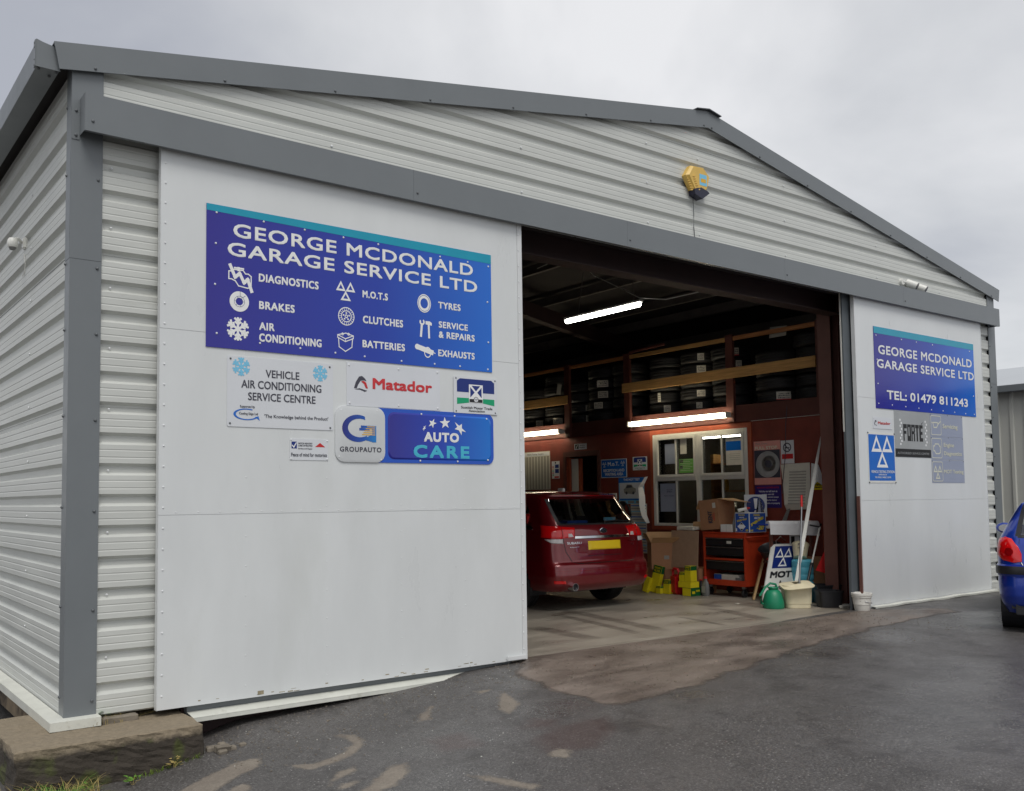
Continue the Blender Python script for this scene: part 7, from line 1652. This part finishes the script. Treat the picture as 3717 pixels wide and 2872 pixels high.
for sg in (-1, 1):
    b = MB(); vv = []
    for z in (.93, 1.1, 1.25, 1.37):
        for i in range(13): vv.append(HT @ Vector((sg * (lerp_tab(TAB2, z, 1) - .006), .42 + 2.1 * i / 12, z)))
    b.v = vv; b.f = [(j * 13 + i, j * 13 + i + 1, (j + 1) * 13 + i + 1, (j + 1) * 13 + i) for j in range(3) for i in range(12)]; b.build('side_window', 'carglass', car2, smooth=True)
b = MB(); b.T = HT; b.bbox(-.70, .70, .25, 2.9, .22, .30, .01); b.build('cabin_floor', 'drawer', car2)
for x in (-.35, .35): seat(car2, HT, x, 1.5, .45, .48, .55)
seat(car2, HT, 0, .85, .45, 1.2, .50, False)
# strips, lights, bumper
hb = C2
for q0, q1 in ((-1.35, 1.35),): hb.patch([(q0, .598), (q1, .598), (q1, .688), (q0, .688)], .008, 'blackplastic', 'bumper_strip', car2, n=(50, 4))
def almond(car_, Cc, sg):
    pts_ = [(.585, .735), (.66, .722), (.78, .745), (.90, .80), (.955, .865), (.93, .955), (.87, .99), (.76, 1.005), (.68, .985), (.615, .90), (.585, .82)]
    cxq, czq = .74, .865; b = MB(); rings = (1.0, .96, .6, .25); n = len(pts_); vs = []
    for r_, o_ in zip(rings, (.001, .012, .020, .022)):
        vs += [Cc.T @ Cc.S(sg * (cxq + (q - cxq) * r_), czq + (z - czq) * r_, o_) for q, z in pts_]
    b.v = vs; b.f = [(k * n + i, k * n + (i + 1) % n, (k + 1) * n + (i + 1) % n, (k + 1) * n + i) for k in range(3) for i in range(n)] + [tuple(range(3 * n, 4 * n))]
    l = b.build('tail_light', 'lens_red', car_, smooth=True)
    b = MB(); vs = []; 
    for r_ in (.042, .022):
        vs += [Cc.T @ Cc.S(sg * (.70 + r_ * math.cos(2 * PI * i / 16)), .845 + r_ * math.sin(2 * PI * i / 16), .026) for i in range(16)]
    b.v = vs; b.f = [(i, (i + 1) % 16, 16 + (i + 1) % 16, 16 + i) for i in range(16)] + [tuple(range(16, 32))]; b.build('bulb_reflector', 'lens_dark', l)
almond(car2, C2, 1); almond(car2, C2, -1)
C2.strip([(-.60, .725), (-.585, .705), (.585, .705), (.60, .725)], .008, .002, 'black', 'shut_line', car2); C2.strip([(-.59, .73), (-.575, .70)], .006, .004, 'white', 'shut_line_edge', car2)
C2.strip([(-.60, .985), (-.605, .93)], .006, .002, 'black', 'shut_line', car2)
C2.txt('PEUGEOT', -.54, .775, -.27, .805, 'chrome', car2, off=.006); C2.txt('206', .30, .775, .44, .81, 'chrome', car2, off=.006)
C2.patch([(-.26, .44), (.26, .44), (.26, .55), (-.26, .55)], .012, 'plate_y', 'number_plate', car2, smooth=False)
b = MB(); b.T = HT; b.bbox(-.66, .66, .10, 3.5, .16, .24, .01); b.build('underbody', 'blackplastic', car2)
b = MB(); b.T = HT; b.bbox(-.70, -.42, .12, .42, .18, .36, .04); b.build('silencer', 'blackplastic', car2)
b = MB(); b.T = HT; b.lathe([(.022, 0), (.028, 0), (.028, .2), (.022, .2)], (-.46, .04, .245), 'Y', 16, close=True); b.build('exhaust', 'steel', car2)
for x in (-.71, .71):
    for y in (.66, 3.10):
        wheel(car2, HT, x, y, .285, .185, 1 if x > 0 else -1, .18)
        b = MB(); b.T = HT; xx = (.55, .81) if x > 0 else (-.81, -.55); b.lathe([(.318, xx[0]), (.322, xx[1])], (0, y, .285), 'X', 32); b.f = [f for f in b.f if sum(b.v[i].z for i in f) / 4 > .18] if False else b.f; b.build('wheel_arch', 'blackplastic', car2)
for x in (-.80, .80):
    b = MB(); b.T = HT; b.lathe([(.001, 0), (.06, 0), (.095, .03), (.10, .06), (.07, .10), (.001, .11)], (x, 2.20, 1.04), 'Y', 20, sx=1.0, sy=.70); b.build('door_mirror', 'paint_blue', car2, smooth=True)
    b = MB(); b.T = HT; b.lathe([(.001, 0), (.055, 0)], (x, 2.198, 1.04), 'Y', 20, sx=1.2, sy=.85); b.build('mirror_glass', 'chrome', car2)
# ------------------------------------------------------------------ shed beyond, weeds, stones
t = thing('industrial_shed', 'pale steel shed with a grey gutter beyond the right corner of the garage', 'building', (17, 3, 0))
for i, (ya, yb) in enumerate(((-9, -4), (-4, 1), (1, 6), (6, 11), (11, 16), (16, 22))):
    b = MB(); prof_ = []; y = ya
    while y < yb - 1e-6:
        prof_ += [(y, 0), (y + .05, 0), (y + .065, .03), (y + .115, .03), (y + .13, 0)]; y += .25
    prof_.append((yb, 0))
    for (a, da), (c_, dc) in zip(prof_[:-1], prof_[1:]): b._a([(17 - da, a, -.1), (17 - dc, c_, -.1), (17 - dc, c_, 3.45), (17 - da, a, 3.45)], [(0, 1, 2, 3)])
    b.build('wall_sheet', 'shed', t)
MB().box(17.02, 30, -9, 22, -.1, 3.4).build('shed_core', 'shed', t)
b = MB(); b.prism([(16.92, -9.1, 3.54), (23.5, -9.1, 4.70), (30, -9.1, 3.54), (30, -9.1, 3.46), (16.92, -9.1, 3.46)], (0, 31.2, 0)); b.build('roof', 'shedroof', t)
MB().bbox(16.80, 16.915, -9.1, 22.1, 3.41, 3.54, .01).build('gutter', 'trim', t)

def blades(n, area, h0, h1, w, bend, z0=None, seed=1, m='leaf', parent=None, name='grass'):
    random.seed(seed); vs = []; fs = []
    for _ in range(n):
        x, y = area(); z = (z0 if z0 is not None else gz(x, y)) - .005; h = random.uniform(h0, h1); a = random.uniform(0, 2 * PI); bx, by = math.cos(a) * h * bend * random.random() * 1.3, math.sin(a) * h * bend * random.random() * 1.3
        px_, py_ = -math.sin(a) * w / 2, math.cos(a) * w / 2; k = len(vs)
        for t_, ww in ((0, 1), (.4, .9), (.75, .6), (1, .08)):
            vs += [(x + bx * t_ * t_ - px_ * ww, y + by * t_ * t_ - py_ * ww, z + h * (t_ - .25 * bend * t_ * t_)), (x + bx * t_ * t_ + px_ * ww, y + by * t_ * t_ + py_ * ww, z + h * (t_ - .25 * bend * t_ * t_))]
        fs += [(k + 2 * j, k + 2 * j + 1, k + 2 * j + 3, k + 2 * j + 2) for j in range(3)]
    o = link_mesh(name, vs, fs, m, parent); return o
g1 = blades(330, lambda: (random.gauss(-.22, .10), random.gauss(-.70, .06)), .05, .17, .0045, 1.7, seed=2); g1['kind'] = 'stuff'; g1['label'] = 'bright green grass at the foot of the concrete plinth'
g2 = blades(260, lambda: (random.uniform(-.5, .1), random.gauss(-.66, .07)), .05, .18, .004, 1.2, seed=5, m='leafdry', name='dry_grass'); g2['kind'] = 'stuff'; g2['label'] = 'dry straw-coloured grass beside the plinth'
def weed(label, x, y, z, n, r, seed, m='leaf', cat='plant'):
    t = thing('weed', label, cat, (x, y, z)); random.seed(seed)
    for k in range(n):
        a = random.uniform(0, 2 * PI); rr = r * random.uniform(.3, 1); px_, py_ = x + math.cos(a) * rr, y + math.sin(a) * rr; h = z + random.uniform(.02, .07); s_ = random.uniform(.012, .022)
        b = MB(); d = Vector((math.cos(a), math.sin(a), .25)) * s_; e_ = Vector((-math.sin(a), math.cos(a), random.uniform(-.3, .3))) * s_ * .7; c_ = Vector((px_, py_, h))
        b._a([c_ - d, c_ + e_ * .9 - d * .2, c_ + d * 1.1, c_ - e_ * .9 - d * .2], [(0, 1, 2), (0, 2, 3)]); b.build('leaf', m, t)
    b = MB()
    for k in range(5):
        a = random.uniform(0, 2 * PI); b.tube([(x, y, z - .01), (x + math.cos(a) * r * .4, y + math.sin(a) * r * .4, z + .025), (x + math.cos(a) * r * .9, y + math.sin(a) * r * .9, z + .035)], .0016, 4)
    b.build('stem', 'leafdry', t); return t
weed('leafy green weed behind the broken slab on the plinth', .27, .03, -.03, 26, .055, 3)
weed('small green weed at the foot of the plinth, left of centre', .02, -.60, gz(.02, -.60), 16, .05, 6)
weed('green weed with round leaves at the foot of the plinth, right of centre', .30, -.60, gz(.30, -.60), 14, .06, 8)
weed('brownish weed low against the plinth face near its right end', .60, -.52, gz(.60, -.52), 14, .06, 9, 'leafdry')
g3 = blades(70, lambda: (random.gauss(.24, .10), random.gauss(-.04, .03)), .04, .13, .003, 1.8, z0=-.045, seed=9, m='leafdry', name='dry_stalks'); g3['kind'] = 'stuff'; g3['label'] = 'dry stalks around the broken slab on the plinth'
g4 = blades(130, lambda: (random.uniform(.3, .8), random.gauss(-.50, .012)), .02, .06, .004, 1.0, seed=14, m='moss', name='moss_tufts'); g4['kind'] = 'stuff'; g4['label'] = 'moss tufts along the foot of the plinth'
# rubble and loose grit
def pebble(b, x, y, z, r):
    k = [(random.uniform(.7, 1.2)) for _ in range(8)]; vs = []
    for i, (sx, sy, sz) in enumerate([(a, c, d) for a in (-1, 1) for c in (-1, 1) for d in (-1, 1)]): vs.append((x + sx * r * .6 * k[i], y + sy * r * .55 * k[-i], z + (sz + .6) * r * .4 * k[i]))
    b._a(vs, [(0, 1, 3, 2), (4, 6, 7, 5), (0, 4, 5, 1), (2, 3, 7, 6), (0, 2, 6, 4), (1, 5, 7, 3)])
random.seed(21)
for i, (x, y, r) in enumerate(((.90, -.42, .035), (.95, -.50, .05), (1.02, -.52, .03), (.93, -.56, .03), (1.10, -.50, .025), (.99, -.38, .028))):
    o = rough_block('stone', x - r, x + r, y - r * .8, y + r * .8, gz(x, y) - .01, gz(x, y) + r * .8, 'stone', i * 3, r * .35, r * .5)
    tag(o, ['pale broken stone touching the right end of the plinth', 'largest grey rubble lump right of the plinth', 'rubble lump just right of the largest one', 'front rubble lump by the plinth corner', 'small stone farthest right of the plinth rubble', 'rubble lump nearest the white flashing'][i], 'stone', 'rubble by the plinth')
b = MB(); random.seed(31)
for _ in range(1700):
    u = random.random(); x = random.uniform(.85, 4.2) if u < .6 else random.uniform(3.6, 9.5); y = random.gauss(-.45, .35) if u < .6 else random.uniform(-1.8, -.1)
    if y > -.1 or (x < .9 and y > -.5): continue
    pebble(b, x, y, (gz(x, y) if u < .6 else max(gz(x, y), apz(x, y)) + .006), random.uniform(.003, .008) * (1.6 if random.random() < .06 else 1))
o = b.build('grit', 'stone'); o['kind'] = 'stuff'; o['label'] = 'loose grit on the asphalt and apron'
b = MB(); random.seed(41)
for _ in range(70):
    x, y = random.choice(((1.0, -.55), (2.2, -1.75), (1.75, -1.05), (3.0, -.55), (2.1, -1.35), (3.6, -.5)));
    x += random.gauss(0, .35); y += random.gauss(0, .22); y = min(y, -.3); pebble(b, x, y, gz(x, y), random.uniform(.002, .006))
o = b.build('white_chips', 'sill'); o['kind'] = 'stuff'; o['label'] = 'small white chips scattered on the asphalt'
b = MB(); random.seed(51)
for _ in range(420):
    x, y = random.uniform(-.9, -.12), random.uniform(.55, 4.5); pebble(b, x, y, gz(x, y), random.uniform(.01, .05))
o = b.build('rubble', 'stone'); o['kind'] = 'stuff'; o['label'] = 'stony rubble along the left side wall'
b = MB(); random.seed(61)
for _ in range(260):
    x, y = random.uniform(-.7, .0), random.gauss(-.66, .12); pebble(b, x, y, gz(x, y), random.uniform(.005, .014))
o = b.build('soil_crumbs', 'plinth'); o['kind'] = 'stuff'; o['label'] = 'soil and crumbs at the foot of the plinth'
# ball-joint leftovers on the floor
b = MB(); b.box(9.3, 9.36, 1.5, 1.54, .001, .006); tag(b.build('paper_scrap', 'paper'), 'tiny white paper scrap on the floor before the trolley', 'paper')
